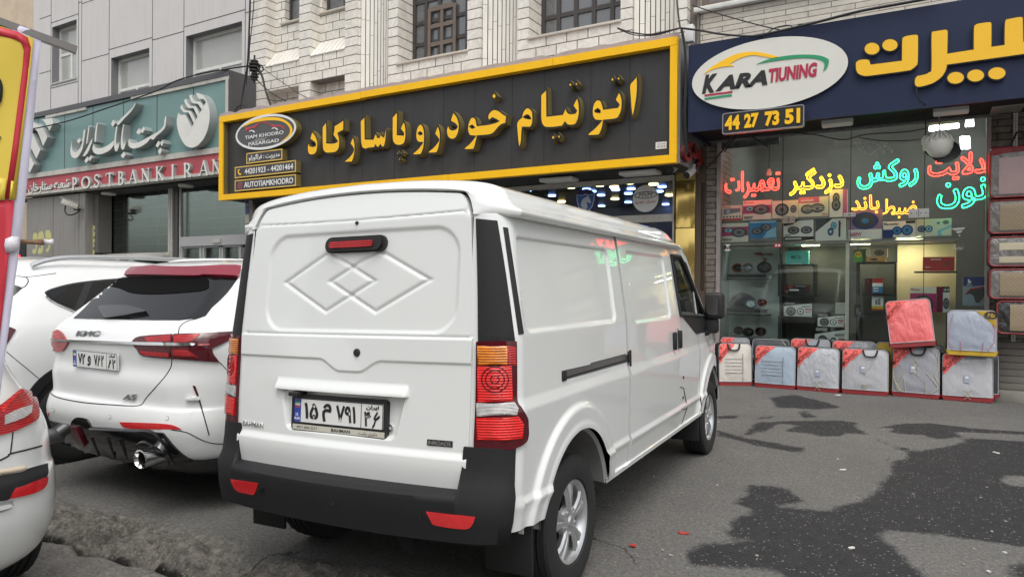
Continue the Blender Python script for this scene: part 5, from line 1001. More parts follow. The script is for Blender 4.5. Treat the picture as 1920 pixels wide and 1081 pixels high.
# narrow brick piers left and right
mb = MB(); mb.box((-3.0, YS-.02, 0), (kx0-.004, YS+.9, 4.4)); obj('brick_pier', mb, M_['oldbrick'], kf, smooth=0)
rail = MB()
def perf_rail(mb, u, v0, v1, Y):
    x, zt_ = XZ(u, v0, Y); zb__ = XZ(u, v1, Y)[1]; mb.box((x-.022, Y, zb__), (x-.008, Y+.02, zt_)); mb.box((x+.008, Y, zb__), (x+.022, Y+.02, zt_)); z = zb__
    while z < zt_: mb.box((x-.008, Y+.002, z), (x+.008, Y+.018, z+.018)); z += .036
perf_rail(rail, 1318, 343, 545, YS-.05); obj('slotted_rail', rail, M_['white'], kf); rail = MB(); perf_rail(rail, 1905, 185, 640, YS-.06); obj('slotted_rail', rail, M_['white'], kf)
px_ = kx1+.025
mb = MB(); mb.box((px_, YS, XZ(1900, 640, YS)[1]), (4.5, YS+.9, 4.4)); obj('brick_pier', mb, M_['oldbrick'], kf, smooth=0)
mb = MB(); z = .14
while z < XZ(1900, 640, YS)[1]-.02: mb.rbox((px_, YS-.03+random.uniform(0, .006), z), (4.5, YS+.3, z+.082), .004); z += .088
obj('plank', mb, M_['slatwall'], kf, kind='stuff')
mb = MB(); mb.rbox((kx1-.3, 10.86, -.02), (5, YS+.4, .135), .02); obj('step', mb, mat('pale_concrete_step', (.3, .285, .255), .85, var=.15, bump=.4, bs=40, dirt=.4), label='low concrete step at the foot of the plank clad pier', cat='step')
# header beam, truss
mb = MB(); xb0, xb1 = kx0-.1, kx1+.1; mb.box((xb0, YS-.14, kz1+.03), (xb1, YS-.02, kz1+.19)); mb.box((xb0, YS+.02, kz1+.25), (kx0+.9, YS+.05, kz1-.06)); obj('header_beam', mb, mat('paint_spattered_beam', (.13, .13, .14), .6, var=.5, vs=14, dirt=.8, ds=9, dcol=(.32, .31, .31)), kf)
tr = thing('truss', 'black zigzag steel truss hanging under the navy sign', 'truss', ((xb0+xb1)/2, 10.55, kz1+.35)); mb = MB()
zt0 = kz1+.26; xs = np.linspace(xb0+.1, xb1-.05, 36); mb.tube(catmull([(x, 10.6, zt0+.05+(.085 if i % 2 else -.085)) for i, x in enumerate(xs)], 4, False), .011, 5); obj('zigzag', mb, M_['black'], tr)
mb = MB(); mb.tube([(xb0, 10.6, zt0+.14), (xb1+.2, 10.6, zt0+.14)], .012, 5); mb.tube([(xb0, 10.6, zt0-.05), (xb1+.2, 10.6, zt0-.05)], .012, 5); obj('chord', mb, M_['black'], tr)
for pts, r, lb in (([(1480, 248, 10.7), (1530, 253, 10.7), (1580, 262, 10.7), (1625, 252, 10.7), (1700, 247, 10.7), (1740, 240, 10.7)], .008, 'thin cable sagging in front of the glass below the truss'), ([(1610, 258, 10.75), (1660, 264, 10.75), (1720, 262, 10.75), (1760, 252, 10.75)], .006, 'thinner cable sagging just below the first one'),
                   ([(1376, 250, 10.3), (1360, 275, 10.4), (1340, 300, 10.5), (1325, 315, 10.6)], .012, 'black cable hanging from the navy sign to the brick pier'), ([(1440, 275, 10.7), (1420, 262, 10.6), (1395, 250, 10.5), (1375, 262, 10.6), (1358, 285, 10.7)], .009, 'black cable curling below the phone number board'), ([(1718, 165, 9.8), (1722, 185, 9.8), (1735, 196, 9.9), (1750, 198, 10)], .006, 'thin wire dropping from the big yellow letter')): cable(lb, pts, r)
# floodlights and vent box under the sign
for u, v, lb in ((1570, 224, 'white floodlight under the navy sign left of the lantern'), (1783, 201, 'white floodlight under the navy sign right of the lantern')):
    p = PY(u, v, 10.35); mb = MB(); Mx = Matrix.Translation(p) @ Matrix.Rotation(math.radians(-22), 4, 'X'); mb.rbox((-.19, -.05, -.09), (.19, .06, .08), .02, 0, Mx); mb.tube([p+np.array([-.12, .02, .05]), p+np.array([-.12, .1, .25])], .014, 5); mb.tube([p+np.array([.12, .02, .05]), p+np.array([.12, .1, .25])], .014, 5); obj('floodlight', mb, M_['white'], label=lb, cat='floodlight', group='white floodlights under the navy sign')
p = PY(1890, 192, 10.5); vb = thing('vent_box', 'grey louvred box under the right end of the navy sign', 'box', p); mb = MB(); mb.rbox((p[0]-.16, 10.5, p[2]-.05), (p[0]+.17, 10.9, p[2]+.07), .01)
for k in range(9): mb.box((p[0]-.09+k*.02, 10.49, p[2]-.03), (p[0]-.08+k*.02, 10.5, p[2]+.05), 1)
obj('vent_case', mb, [M_['greybox'], M_['black']], vb)
# hanging lamp (round ribbed floodlamp) and pendant plug
p = PY(1761, 268, 10.35); hl = thing('hanging_lamp', 'cream ribbed hanging lamp head with open black shade behind in front of the glass', 'lamp', p); Mx = Matrix.Translation(p); mb = MB(); mb.lathe([(0, -.19), (.06, -.18), (.11, -.14), (.145, -.07), (.155, 0), (.15, .015), (.12, .05), (.05, .12), (.02, .16), (0, .165)], Mx, 28); obj('globe', mb, M_['cream'], hl)
mb = MB()
for k in range(14): a = 2*math.pi*k/14; mb.tube([p+np.array([.155*math.cos(a), .155*math.sin(a), .01]), p+np.array([.125*math.cos(a), .125*math.sin(a), .07]), p+np.array([.05*math.cos(a), .05*math.sin(a), .135])], .012, 5)
obj('rib', mb, M_['cream'], hl, kind='stuff')
mb = MB(); mb.tube([p+np.array([0, 0, .15]), p+np.array([.005, 0, .24]), p+np.array([-.005, .02, .34])], .01, 6); obj('hook', mb, M_['steel'], hl)
mb = MB(); p2 = PY(1772, 295, 10.5); mb.lathe([(0, 0), (.10, .02), (.16, .09), (.17, .12), (.12, .13), (0, .13)], Matrix.Translation(p2) @ Matrix.Rotation(math.radians(60), 4, 'X'), 22); obj('shade', mb, M_['black'], hl)
p = PY(1735, 270, 10.45); pl = thing('pendant_plug', 'cream pendant plug hanging on a wire left of the round lamp', 'plug', p); mb = MB(); mb.lathe([(0, -.09), (.028, -.09), (.032, -.02), (.045, 0), (.045, .06), (.025, .1), (0, .11)], Matrix.Translation(p), 14); obj('plug_body', mb, M_['cream'], pl); mb = MB(); mb.tube([p+np.array([0, 0, .1]), p+np.array([0, .0, .45])], .008, 5); mb.tube(catmull([p+np.array([0, 0, -.08]), PY(1737, 288, 10.45), PY(1748, 293, 10.45), PY(1762, 285, 10.4)], 5, False), .008, 5); obj('wire', mb, M_['black'], pl)
p = PY(1442, 324, YS+.3); bulb = thing('pendant_socket', 'cream bulb socket hanging behind the glass above the red neon word', 'socket', p); mb = MB(); mb.lathe([(0, -.04), (.035, -.04), (.04, .0), (.018, .06), (0, .065)], Matrix.Translation(p), 14); obj('socket_body', mb, M_['cream'], bulb); mb = MB(); mb.tube([p+np.array([0, 0, .06]), p+np.array([0, 0, .6])], .006, 5); obj('wire', mb, M_['black'], bulb)

# inside
M_['inwall'] = mat('shop_inner_wall', (.22, .215, .20), .7, var=.1)
M_['cabinet'] = mat('pale_green_white_cabinet', (.66, .74, .69), .5, var=.05)
M_['creamwall'] = mat('cream_inner_wall', (.62, .54, .38), .6, var=.06, vs=2)
mb = MB(); BK = 14.2
mb.box((kx0-.05, BK, 0), (3.2, BK+.1, 4.3)); mb.box((kx0-.06, YS+.1, 0), (kx0-.01, BK, 4.3)); mb.box((3.2, YS+.95, 0), (3.3, BK, 4.3)); mb.box((kx0-.05, YS+.1, 4.3), (3.3, BK, 4.34)); mb.box((kx0-.05, YS+.1, .0), (3.3, BK, .04)); obj('interior', mb, M_['inwall'], kf)
# light fittings inside
M_['tube'] = mat('lit_white_tube', (1, 1, 1), .5, es=12, ecol=(.9, .96, 1), var=0); M_['tubey'] = mat('lit_warm_tube', (1, 1, .7), .5, es=16, ecol=(1, .9, .5), var=0)
for u0, u1, v0, v1, Yq, lb in ((1742, 1798, 243, 236, 12.2, 'long lit ceiling tube behind the round lamp'), (1810, 1826, 234.5, 233, 12.6, 'short bright ceiling tube at the right behind the glass')):
    a = PY(u0, v0, Yq); b_ = PY(u1, v1, Yq); t = thing('ceiling_tube', lb, 'ceiling light', (a+b_)/2); mb = MB(); mb.tube([a, b_], .03, 8); obj('tube', mb, M_['tube'], t); mb = MB(); mb.box((min(a[0], b_[0]), Yq-.06, max(a[2], b_[2])+.03), (max(a[0], b_[0]), Yq+.06, max(a[2], b_[2])+.09)); obj('fitting', mb, M_['white'], t)
t = thing('ceiling_tube', 'ceiling tube with added glow deep inside the shop above the boxes', 'ceiling light', (0, 12.7, 4.1)); mb = MB(); mb.tube([(-2.2, 12.8, 4.15), (-.6, 12.8, 4.15)], .03, 8); obj('tube', mb, M_['tube'], t)  # glow and an area light added here to brighten the shop interior
def lamp_light(x, y, z, sx, sy, e, col):
    l = bpy.data.lights.new('tube_light', 'AREA'); l.shape = 'RECTANGLE'; l.size = sx; l.size_y = sy; l.energy = e; l.color = col; o = bpy.data.objects.new('tube_light', l); COL.objects.link(o); o.location = (x, y, z)
lamp_light(-1.4, 12.8, 4.1, 1.6, .2, 9, (.95, .97, 1)); lamp_light(.3, 12.3, 4.05, .6, .2, 6, (.95, .97, 1))
for u, v in ((1805, 262), (1813, 262), (1806, 273), (1814, 273)):
    p = PY(u, v, 13.6); mb = MB(); mb.rbox((p[0]-.04, 13.58, p[2]-.055), (p[0]+.04, 13.62, p[2]+.055), .02); obj('light_panel', mb, M_['tube'], label='one of four small bright light panels on the back wall of the shop', cat='light panel', group='square of four light panels on the back wall')
for u0, u1, v, vs_, lb in ((1503, 1537, 458.5, 462, 'short warm glowing tube over the turquoise box'), (1592.5, 1632, 456, 460, 'short warm glowing tube over the green box'), (1681, 1728, 452.5, 456, 'longer warm glowing tube over the cream wall')):
    Yq = YS+.4; x0, z_ = XZ(u0, v, Yq); x1 = XZ(u1, v, Yq)[0]; t = thing('shelf_tube', lb, 'shelf light', ((x0+x1)/2, Yq, z_)); mb = MB(); mb.tube([(x0, Yq, z_), (x0+.01, Yq, z_), (x1-.01, Yq, z_), (x1, Yq, z_)], [.012, .022, .022, .012], 8); obj('tube', mb, M_['tubey'], t); lamp_light((x0+x1)/2, Yq, z_-.03, x1-x0, .08, 4, (1, .88, .55)); mb = MB(); mb.box((x0-.02, Yq-.03, z_+.026), (x1+.02, Yq+.03, z_+.04)); obj('fitting', mb, M_['white'], t)
# shelf carrying the boxes, cabinets
du = thing('display_unit', 'display unit of glass shelves and dark frames behind the shop window', 'display unit', (-1.0, YS+.3, .04))
zs1 = XZ(1405, 456.5, YS+.15)[1]; zs2 = XZ(1405, 414, YS+.2)[1]
x_l, x_m1, x_m2, x_r = XZ(1350, 500, YS+.1)[0], XZ(1463, 500, YS+.2)[0], XZ(1586, 500, YS+.1)[0], XZ(1795, 500, YS+.2)[0]
mb = MB(); mb.box((x_l, YS+.06, zs1-.03), (x_r, YS+.42, zs1)); mb.box((x_l, YS+.13, zs2-.012), (XZ(1590, 400, YS)[0], YS+.42, zs2)); obj('shelf', mb, M_['greybox'], du)
mb = MB(); mb.box((x_l, YS+.62, .1), (x_m1, YS+.66, zs1-.035)); mb.box((x_l-.01, YS+.06, .1), (x_l+.02, YS+.62, zs1-.035)); mb.box((x_l, YS+.06, .1), (x_m1, YS+.6, .35)); obj('cabinet', mb, M_['cabinet'], du)
M_['darkback'] = mat('dark_cabinet_back', (.05, .055, .06), .5, var=.3, vs=2)
mb = MB(); mb.box((x_m1+.01, YS+.8, .1), (x_m2, YS+.84, zs1-.035)); mb.box((x_m2+.08, YS+.8, .1), (XZ(1680, 500, YS+.5)[0], YS+.84, zs1-.035)); mb.box((x_m1-.01, YS+.2, .1), (x_m1+.008, YS+.8, zs1-.035)); obj('dark_back', mb, M_['darkback'], du)
mb = MB(); mb.box((XZ(1680, 500, YS+.5)[0]+.01, YS+.72, .1), (x_r, YS+.76, zs1-.035)); obj('cream_back', mb, M_['creamwall'], du)
M_['blackframe'] = mat('black_cabinet_frame', (.02, .02, .022), .4)
def framebox(u0, u1, v0, v1, Yq, d=.35, w_=.022):
    x0, z1_ = XZ(u0, v0, Yq); x1, z0 = XZ(u1, v1, Yq); mb = MB()
    mb.box((x0, Yq, z0), (x0+w_, Yq+d, z1_)); mb.box((x1-w_, Yq, z0), (x1, Yq+d, z1_)); mb.box((x0+w_, Yq, z0), (x1-w_, Yq+d, z0+w_)); mb.box((x0+w_, Yq, z1_-w_), (x1-w_, Yq+d, z1_)); obj('frame', mb, M_['blackframe'], du)
framebox(1459, 1527, 495, 556, YS+.22); framebox(1459, 1527, 592, 660, YS+.22); framebox(1606, 1680, 491, 555, YS+.22); framebox(1606, 1682, 586, 660, YS+.22)
mb = MB()
for u0, u1, v in ((1364, 1437, 522), (1364, 1440, 588), (1364, 1440, 632), (1714, 1795, 508.5)): x0, z_ = XZ(u0, v, YS+.25); x1 = XZ(u1, v, YS+.25)[0]; mb.box((x0, YS+.22, z_-.02), (x1, YS+.55, z_))
x0, z_ = XZ(1364, 514, YS+.22); x1 = XZ(1437, 514, YS+.22)[0]; mb.box((x0, YS+.2, z_-.05), (x1, YS+.22, z_)); z_ = XZ(1364, 578, YS+.22)[1]; mb.box((x0, YS+.2, z_-.055), (x1+.02, YS+.22, z_)); obj('small_shelf', mb, M_['blackframe'], du)

# ---- boxed goods
PAL = {}
def cm(c):
    if c not in PAL: PAL[c] = mat('print_%02d' % len(PAL), c, .3, var=.05, coat=.2)
    return PAL[c]
CRM, MG, BK_, WH, BL, LB, GY, DG, RD, TQ, PK, NV, YE, OR, GN, PU = (.80, .78, .66), (.52, .05, .19), (.015, .015, .017), (.86, .87, .86), (.05, .24, .52), (.28, .58, .76), (.22, .23, .25), (.06, .065, .075), (.5, .04, .04), (.13, .55, .52), (.62, .15, .33), (.03, .05, .22), (.7, .52, .03), (.6, .33, .08), (.1, .35, .08), (.3, .2, .35)
def goods(lab, u0, u1, vt, vb, col, items=(), Yq=YS+.14, d=.12, cat='box', group='boxed car audio goods in the shop window', name='product_box', uz=None):
    """box whose front fills the pixel rect; items in unit coords of the front (x right, y up)"""
    um = uz or u0; x0, zt_ = XZ(um, vt, Yq); zb__ = XZ(um, vb, Yq)[1]; x0 = XZ(u0, vb, Yq)[0]; x1 = XZ(u1, vb, Yq)[0]; w_, h_ = x1-x0, zt_-zb__; cols = [col]; mb = MB()
    mb.box((x0, Yq, zb__), (x1, Yq+d, zt_), 0)
    def ci(c):
        if c not in cols: cols.append(c)
        return cols.index(c)
    k = 0
    for it in items:
        k += 1; Yi = Yq-.0012*k; f = lambda x, y, dd, Yi=Yi: (x0+x*w_, Yi-dd, zb__+y*h_)
        if it[0] == 'r': mb.poly([[(it[1], it[3]), (it[2], it[3]), (it[2], it[4]), (it[1], it[4])]], f, 0, .001, ci(it[5]))
        elif it[0] == 'p': mb.poly([it[1]], f, 0, .001, ci(it[2]))
        elif it[0] == 'o':
            cx, cy, a, b_ = it[1:5]; mb.poly([ellipse(cx, cy, a, b_, 22)], f, 0, .001, ci(it[5]))
            if len(it) > 6: mb.poly([ellipse(cx, cy, a*.72, b_*.72, 20)], f, .001, .0018, ci(it[6])); mb.poly([ellipse(cx, cy, a*.3, b_*.3, 14)], f, .0018, .0026, ci(it[5] if len(it) < 8 else it[7]))
        elif it[0] == 't': mb.text(it[5], f, fit=it[1:5], depth=.001, bold=.02, mi=ci(it[6]))
    return obj(name, mb, [cm(c) for c in cols], label=lab, cat=cat, group=group)
SPK = (DG, GY, DG)
goods('smallest cream and red radio box at the left end of the upper row', 1354, 1391, 386, 414, CRM, [('r', 0, 1, 0, .14, RD), ('p', [(.08, .4), (.92, .55), (.92, .8), (.08, .78)], GY), ('o', .3, .6, .1, .13, LB), ('t', .08, .45, .86, .95, 'Pioneer', RD)]+[('o', .1+.16*k, .25, .05, .05, DG) for k in range(6)])
goods('cream speaker box with magenta band and 400W print in the upper row', 1393, 1446, 377, 412.5, CRM, [('r', 0, 1, .32, .74, MG), ('o', .25, .58, .2, .15, DG, LB, DG), ('o', .64, .52, .3, .26, *SPK), ('t', .04, .4, .86, .95, 'Pioneer', RD), ('t', .03, .36, .05, .2, '400W', DG)], Yq=YS+.16)
goods('cream box showing one big and one small round speaker in the upper row', 1447.5, 1496.5, 377, 409.5, CRM, [('o', .38, .48, .27, .36, *SPK), ('o', .82, .5, .12, .22, *SPK)], Yq=YS+.17)
goods('wide cream box with pink corner label and two oval speakers in the upper row', 1497, 1553, 369, 405.5, CRM, [('r', 0, .7, .7, 1, PK), ('t', .08, .5, .78, .9, 'nanotech', WH), ('o', .3, .38, .22, .24, *SPK), ('o', .64, .42, .24, .24, *SPK), ('r', .15, .85, .36, .39, CRM), ('r', .15, .85, .45, .47, CRM), ('t', .8, .98, .06, .14, '500W', RD)], Yq=YS+.16, uz=1525)
goods('tall white box with a figure eight speaker and pink side in the upper row', 1555, 1588, 356, 407, WH, [('r', .76, 1, 0, 1, PK), ('o', .38, .7, .2, .18, *SPK), ('o', .38, .44, .26, .22, *SPK)], Yq=YS+.16)
goods('cream speaker box with magenta band at the left end of the lower row', 1353, 1403, 419, 454, CRM, [('r', 0, 1, .32, .8, MG), ('o', .25, .62, .2, .14, DG, LB, DG), ('o', .66, .5, .29, .26, *SPK), ('t', .03, .4, .06, .2, '400W', DG)])
goods('blue pictured speaker box in the lower row', 1405, 1455, 415, 452.5, LB, [('r', 0, 1, 0, .14, GY), ('r', 0, 1, .14, .9, BL), ('p', [(.5, .14), (1, .2), (1, .7), (.7, .5)], LB), ('o', .3, .5, .22, .17, *SPK), ('o', .62, .68, .2, .18, *SPK), ('t', .05, .4, .92, .99, 'Pioneer', WH)])
goods('white box with slanted black top and black base showing two speakers', 1469, 1525, 412.5, 450.5, BK_, [('p', [(0, .2), (1, .18), (1, 1), (.5, .98), (.32, .8), (0, .72)], WH), ('o', .34, .5, .2, .19, *SPK), ('o', .77, .5, .19, .19, *SPK), ('t', .04, .25, .22, .32, '550W', BK_), ('r', .05, .6, .05, .12, WH)], uz=1497)
goods('white box with dark triangle and blue figure eight speaker', 1529, 1586, 410, 450.5, WH, [('p', [(0, .4), (0, 1), (.55, 1)], DG), ('o', .6, .68, .1, .17, BL, LB, BL), ('o', .5, .4, .1, .18, DG, BL, WH), ('t', .76, .82, .15, .9, 'I', DG)]+[('t', .76, .84, .82-.095*k, .89-.095*k, c, DG) for k, c in enumerate('LIBERAL')], uz=1557)
goods('subwoofer box with big tilted blue woofer and 1600W print', 1591, 1653, 393, 448, WH, [('r', 0, 1, .33, 1, PU), ('o', .5, .62, .4, .3, NV, DG, BL), ('t', .03, .4, .1, .24, '1600W', MG)], uz=1620)
goods('blue and white speaker box in the right of the lower row', 1655, 1717, 414, 445.5, NV, [('p', [(.02, .5), (.0, .98), (1, 1), (1, .05), (.3, .05), (.4, .5)], WH), ('t', .03, .5, .75, .92, 'Maxeeder', DG), ('o', .44, .42, .15, .26, NV, BL, NV), ('o', .74, .44, .18, .32, NV, BL, NV), ('r', .7, .98, .84, .98, BK_)], uz=1686)
goods('cream and light blue speaker box at the right end of the lower row', 1718, 1784, 410, 442, CRM, [('p', [(.6, .0), (.75, 0), (.7, .25), (1, .5), (1, .65), (.6, .3)], LB), ('o', .15, .42, .12, .2, NV, GY, NV), ('o', .36, .42, .11, .2, NV, LB, NV), ('o', .84, .78, .09, .12, GY), ('p', [(.56, .72), (.66, .66), (.66, .85)], BL)], uz=1751)
goods('turquoise box lettered eco on top of the black cabinet', 1472, 1515.5, 470, 496, TQ, [('t', .26, .5, .42, .66, 'ec', BK_), ('o', .62, .52, .075, .13, BK_, TQ, BK_), ('r', .2, .75, .03, .1, CRM)], Yq=YS+.28, uz=1494)
goods('black box with red edges lying inside the upper black cabinet', 1471, 1516, 534, 548.5, BK_, [('r', 0, .02, 0, 1, RD), ('r', .98, 1, 0, 1, RD), ('o', .25, .75, .1, .18, RD), ('r', .2, .6, .25, .45, WH), ('r', .45, .9, .78, .9, GY), ('t', .05, .15, .05, .3, 'A', OR)], Yq=YS+.3, uz=1494)
def kbox(lab, u0, u1, vt, vb, Yq, uz): goods(lab, u0, u1, vt, vb, BK_, [('p', [(0, 0), (1, 0), (1, .92), (0, .7)], WH), ('t', .04, .4, .84, .96, 'KENWOOD', WH), ('o', .26, .36, .18, .32, DG, GY, DG), ('o', .6, .36, .13, .24, DG, WH, DG), ('r', .76, .99, .46, .56, RD), ('t', .64, .96, .64, .76, '400W', DG), ('t', .78, .95, .28, .4, '6x9', RD)], Yq, .2, uz=uz)
kbox('black and white speaker box standing alone on the dark middle shelf', 1469.5, 1522, 566, 593, YS+.3, 1496); kbox('upper of two stacked black and white speaker boxes', 1533, 1582, 588.5, 612, YS+.2, 1558); kbox('lower and larger of two stacked black and white speaker boxes', 1527.5, 1586, 613, 660, YS+.16, 1558)
goods('thin white and red carton beside the stacked speaker boxes', 1583, 1589.5, 592, 614, WH, [('r', 0, 1, 0, .35, RD)], YS+.2)
goods('small green and yellow box on the right dark cabinet', 1600.5, 1623, 468, 491, (.05, .09, .05), [('p', [(0, 0), (.75, 0), (.75, .5), (.5, .8), (.1, .8), (0, .5)], GN), ('o', .4, .62, .28, .24, YE), ('t', .2, .62, .5, .72, 'DV', BK_)], YS+.28)
goods('orange box under the headphone pack', 1624, 1661, 482, 490.5, OR, [('o', .4, .5, .2, .22, NV)], YS+.28); goods('clear headphone pack on the orange box', 1633, 1664, 466, 482, (.45, .36, .25), [('o', .5, .5, .3, .34, DG, (.15, .13, .1), DG)], YS+.3)
goods('dark maroon box inside the right black cabinet', 1621.5, 1635, 521.5, 548.5, (.08, .02, .025), [('r', .3, .5, .7, .85, RD)], YS+.3); goods('red over white over blue boxes inside the right black cabinet', 1635.5, 1655, 521.5, 549, BL, [('r', 0, 1, .68, 1, RD), ('r', 0, 1, .44, .68, WH), ('r', .1, .6, .28, .36, WH), ('r', .1, .6, .12, .18, WH)], YS+.3)
goods('long red printed box on the small right shelf', 1730, 1789.5, 481.5, 507.5, RD, [('t', .25, .58, .78, .88, 'carmate', WH), ('r', .68, .88, .35, .7, (.3, .05, .04)), ('t', .08, .26, .22, .3, 'super', WH)], YS+.3, uz=1760)
goods('cream and crimson speaker box behind the big red bag', 1706, 1755, 538, 585, CRM, [('r', 0, 1, 0, .75, MG), ('t', .04, .38, .86, .95, 'Pioneer', RD), ('o', .5, .3, .4, .38, *SPK)], YS+.3, uz=1740); goods('white and black box lettered 6914 beside the crimson speaker box', 1755.5, 1780, 537, 585, WH, [('r', 0, .5, .0, 1, (.2, .02, .06)), ('r', .5, 1, .78, 1, BK_), ('t', .55, .95, .82, .94, '6914', WH), ('o', .75, .35, .24, .22, *SPK)], YS+.28)
goods('tall blue and silver box with a white lion emblem at the right of the window', 1805.5, 1849, 519, 573, (.33, .42, .5), [('r', 0, 1, .68, 1, NV), ('p', [(0, .5), (.3, .66), (1, .72), (1, .68), (0, .4)], (.33, .42, .5)), ('p', [(.1, .38), (.3, .55), (1, .66), (1, .5), (.85, .25), (.7, .1), (.55, .12), (.45, .35), (.3, .42)], DG), ('p', [(.08, .4), (.3, .6), (1, .7), (1, .66), (.3, .55), (.12, .38)], RD), ('p', [(.17, .76), (.22, .82), (.19, .9), (.24, .93), (.29, .9), (.27, .84), (.36, .88), (.33, .82), (.36, .76), (.3, .8), (.25, .75), (.22, .79)], WH), ('r', .14, .4, .71, .73, WH)], YS+.15, uz=1828)
goods('yellow lettered box low behind the red bag', 1634.5, 1656, 555, 581, WH, [('r', 0, 1, 0, .3, YE), ('r', 0, 1, 0, .1, RD), ('r', .3, .5, .4, .75, GY), ('r', .55, .75, .4, .85, GY)], YS+.28)
goods('white paper box on the far dark shelf', 1566, 1589, 567, 590, (.5, .52, .5), [], YS+.45); goods('dark box behind the left edge of the red bag', 1602, 1612, 571, 594, BK_, [('r', .3, .8, .2, .7, GY)], YS+.3); goods('black box under the stacked speaker boxes', 1576, 1600, 640, 660, BK_, [], YS+.18)
# loose speakers on the cabinet shelves
def spk(lab, u, v, r, m1, m2, Yq=YS+.3, rx=1.25):
    x, z_ = XZ(u, v, Yq); rr_ = r*.0078; t = thing('speaker', lab, 'speaker', (x, Yq, z_-rr_), group='loose speakers on the cabinet shelves'); Mx = Matrix.Translation((x, Yq, z_)) @ Matrix.Rotation(math.radians(78), 4, 'X') @ Matrix.Diagonal((rx, 1, 1, 1))
    mb = MB(); mb.lathe([(rr_*.85, -.05), (rr_, -.01), (rr_, .01), (rr_*.9, .016), (rr_*.82, .006)], Mx, 26); obj('rim', mb, m1, t); mb = MB(); mb.lathe([(rr_*.83, .006), (rr_*.45, -.03), (rr_*.3, -.025), (rr_*.25, .005), (0, .012)], Mx, 22); obj('cone', mb, m2, t)
M_['orangerim'] = mat('orange_rim', (.5, .12, .04), .4); M_['bluerim'] = mat('blue_rim', (.08, .16, .45), .4); M_['cone'] = mat('grey_cone', (.1, .1, .1), .5); M_['redrim'] = mat('maroon_rim', (.2, .03, .03), .4)
for a in (('orange rimmed speaker half hidden on the top shelf', 1383, 502, 9.5, M_['orangerim'], M_['black'], YS+.36), ('silver grilled speaker on the top shelf', 1401.5, 501.5, 10.5, M_['alloy'], M_['steel'], YS+.3), ('black oval speaker on the top shelf', 1433, 501, 11, M_['black'], M_['cone'], YS+.33), ('blue ringed speaker on the middle shelf', 1408, 569, 8, M_['bluerim'], M_['cabinet'], YS+.28), ('dark red speaker on the middle shelf', 1429, 567, 7.5, M_['redrim'], M_['redrim'], YS+.3), ('brown speaker at the left of the bottom shelf', 1385, 619, 8, M_['redrim'], M_['cone'], YS+.3), ('black speaker in the middle of the bottom shelf', 1403, 622, 9, M_['black'], M_['black'], YS+.32), ('black speaker with red rim at the right of the bottom shelf', 1426, 621, 9, M_['redrim'], M_['black'], YS+.3)): spk(*a)
mb = MB(); x0, z0 = XZ(1367, 572, YS+.42); x1 = XZ(1416, 572, YS+.42)[0]; mb.poly([[(x0, z0), (x1, z0)]+[((x0+x1)/2+(x1-x0)/2*math.cos(a), z0+.2*math.sin(a)) for a in np.linspace(.05, math.pi-.05, 14)]], fpl(YS+.42), -.1, 0); obj('subwoofer_panel', mb, M_['black'], label='half round black speaker panel on the middle shelf of the pale cabinet', cat='speaker')
lt = MB(); x0, z0 = XZ(1403, 485, YS+.6); lt.text('Hermes', fpl(YS+.615), fit=(XZ(1420, 485, YS+.6)[0], XZ(1449, 485, YS+.6)[0], XZ(1420, 479.5, YS+.6)[1], XZ(1420, 472.5, YS+.6)[1]), depth=.003, shear=.25, bold=.02)
for k in range(3): a = XZ(1413+k*1.5, 474+k*1.6, YS+.61); lt.box((a[0], YS+.61, a[1]-.006), (a[0]+.12-.03*k, YS+.614, a[1]+.004))
P = catmull([XZ(1428, 484, YS+.61), XZ(1432, 484, YS+.61), XZ(1434, 487, YS+.61), XZ(1431, 490, YS+.61), XZ(1428, 489, YS+.61)], 4, False); lt.tube([(x, YS+.61, z) for x, z in P], .006, 4); lt.tube([(x, YS+.61, z) for x, z in [XZ(1435+2.6*math.cos(a), 487+2.6*math.sin(a), YS+.61) for a in np.linspace(0, 6.28, 12)]], .006, 4)
obj('cabinet_lettering', lt, mat('brick_red_print', (.3, .06, .03), .5), label='brick red latin lettering on the back of the pale cabinet', cat='lettering')
# stickers and bars on the glass
def gstick(lab, u0, u1, vt, vb, items, col=WH): goods(lab, u0, u1, vt, vb, col, items, YS-.006, .003, 'sticker', 'stickers on the accessory shop glass', 'glass_sticker')
gstick('white sticker with m shaped mark at the left of the glass', 1359, 1370, 458, 470, [('p', [(0, .2), (0, 1), (.5, .5), (1, 1), (1, .2), (.75, .2), (.75, .6), (.5, .35), (.25, .6), (.25, .2)], BK_), ('o', .5, .35, .16, .15, RD)]); gstick('small red winged sticker on the glass beside the joint', 1451, 1465, 456, 464, [('o', .3, .5, .15, .3, WH), ('o', .7, .5, .15, .3, WH)], RD)
M_['whitebar'] = mat('white_handle', (.72, .7, .66), .45)
for u0, u1, vt, vb, lb in ((1582, 1604, 399.5, 405.5, 'short white clamp on the glass joint beside the orange neon word'), (1703.5, 1742, 392, 407, 'white lock case on the glass beside the orange neon word'), (1466.5, 1490.5, 405, 418, 'beige metal patch fitting on the glass joint above the white speaker box')):
    x0, z1_ = XZ(u0, vt, YS-.03); x1, z0 = XZ(u1, vb, YS-.03); mb = MB(); mb.rbox((x0, YS-.04, z0), (x1, YS-.004, z1_), .005); mb.box(((x0+x1)/2-.003, YS-.043, z0+.01), ((x0+x1)/2+.003, YS-.039, z1_-.01), 1)
    for q_ in (.15, .4, .6, .85): mb.lathe([(0, 0), (.008, 0), (.008, .004), (0, .004)], Matrix.Translation((x0+(x1-x0)*q_, YS-.041, (z0+z1_)/2)) @ Matrix.Rotation(math.radians(90), 4, 'X'), 8, 1)
    obj('glass_fitting', mb, [M_['whitebar'] if 'beige' not in lb else mat('beige_metal', (.4, .32, .24), .5), M_['black']], label=lb, cat='fitting')
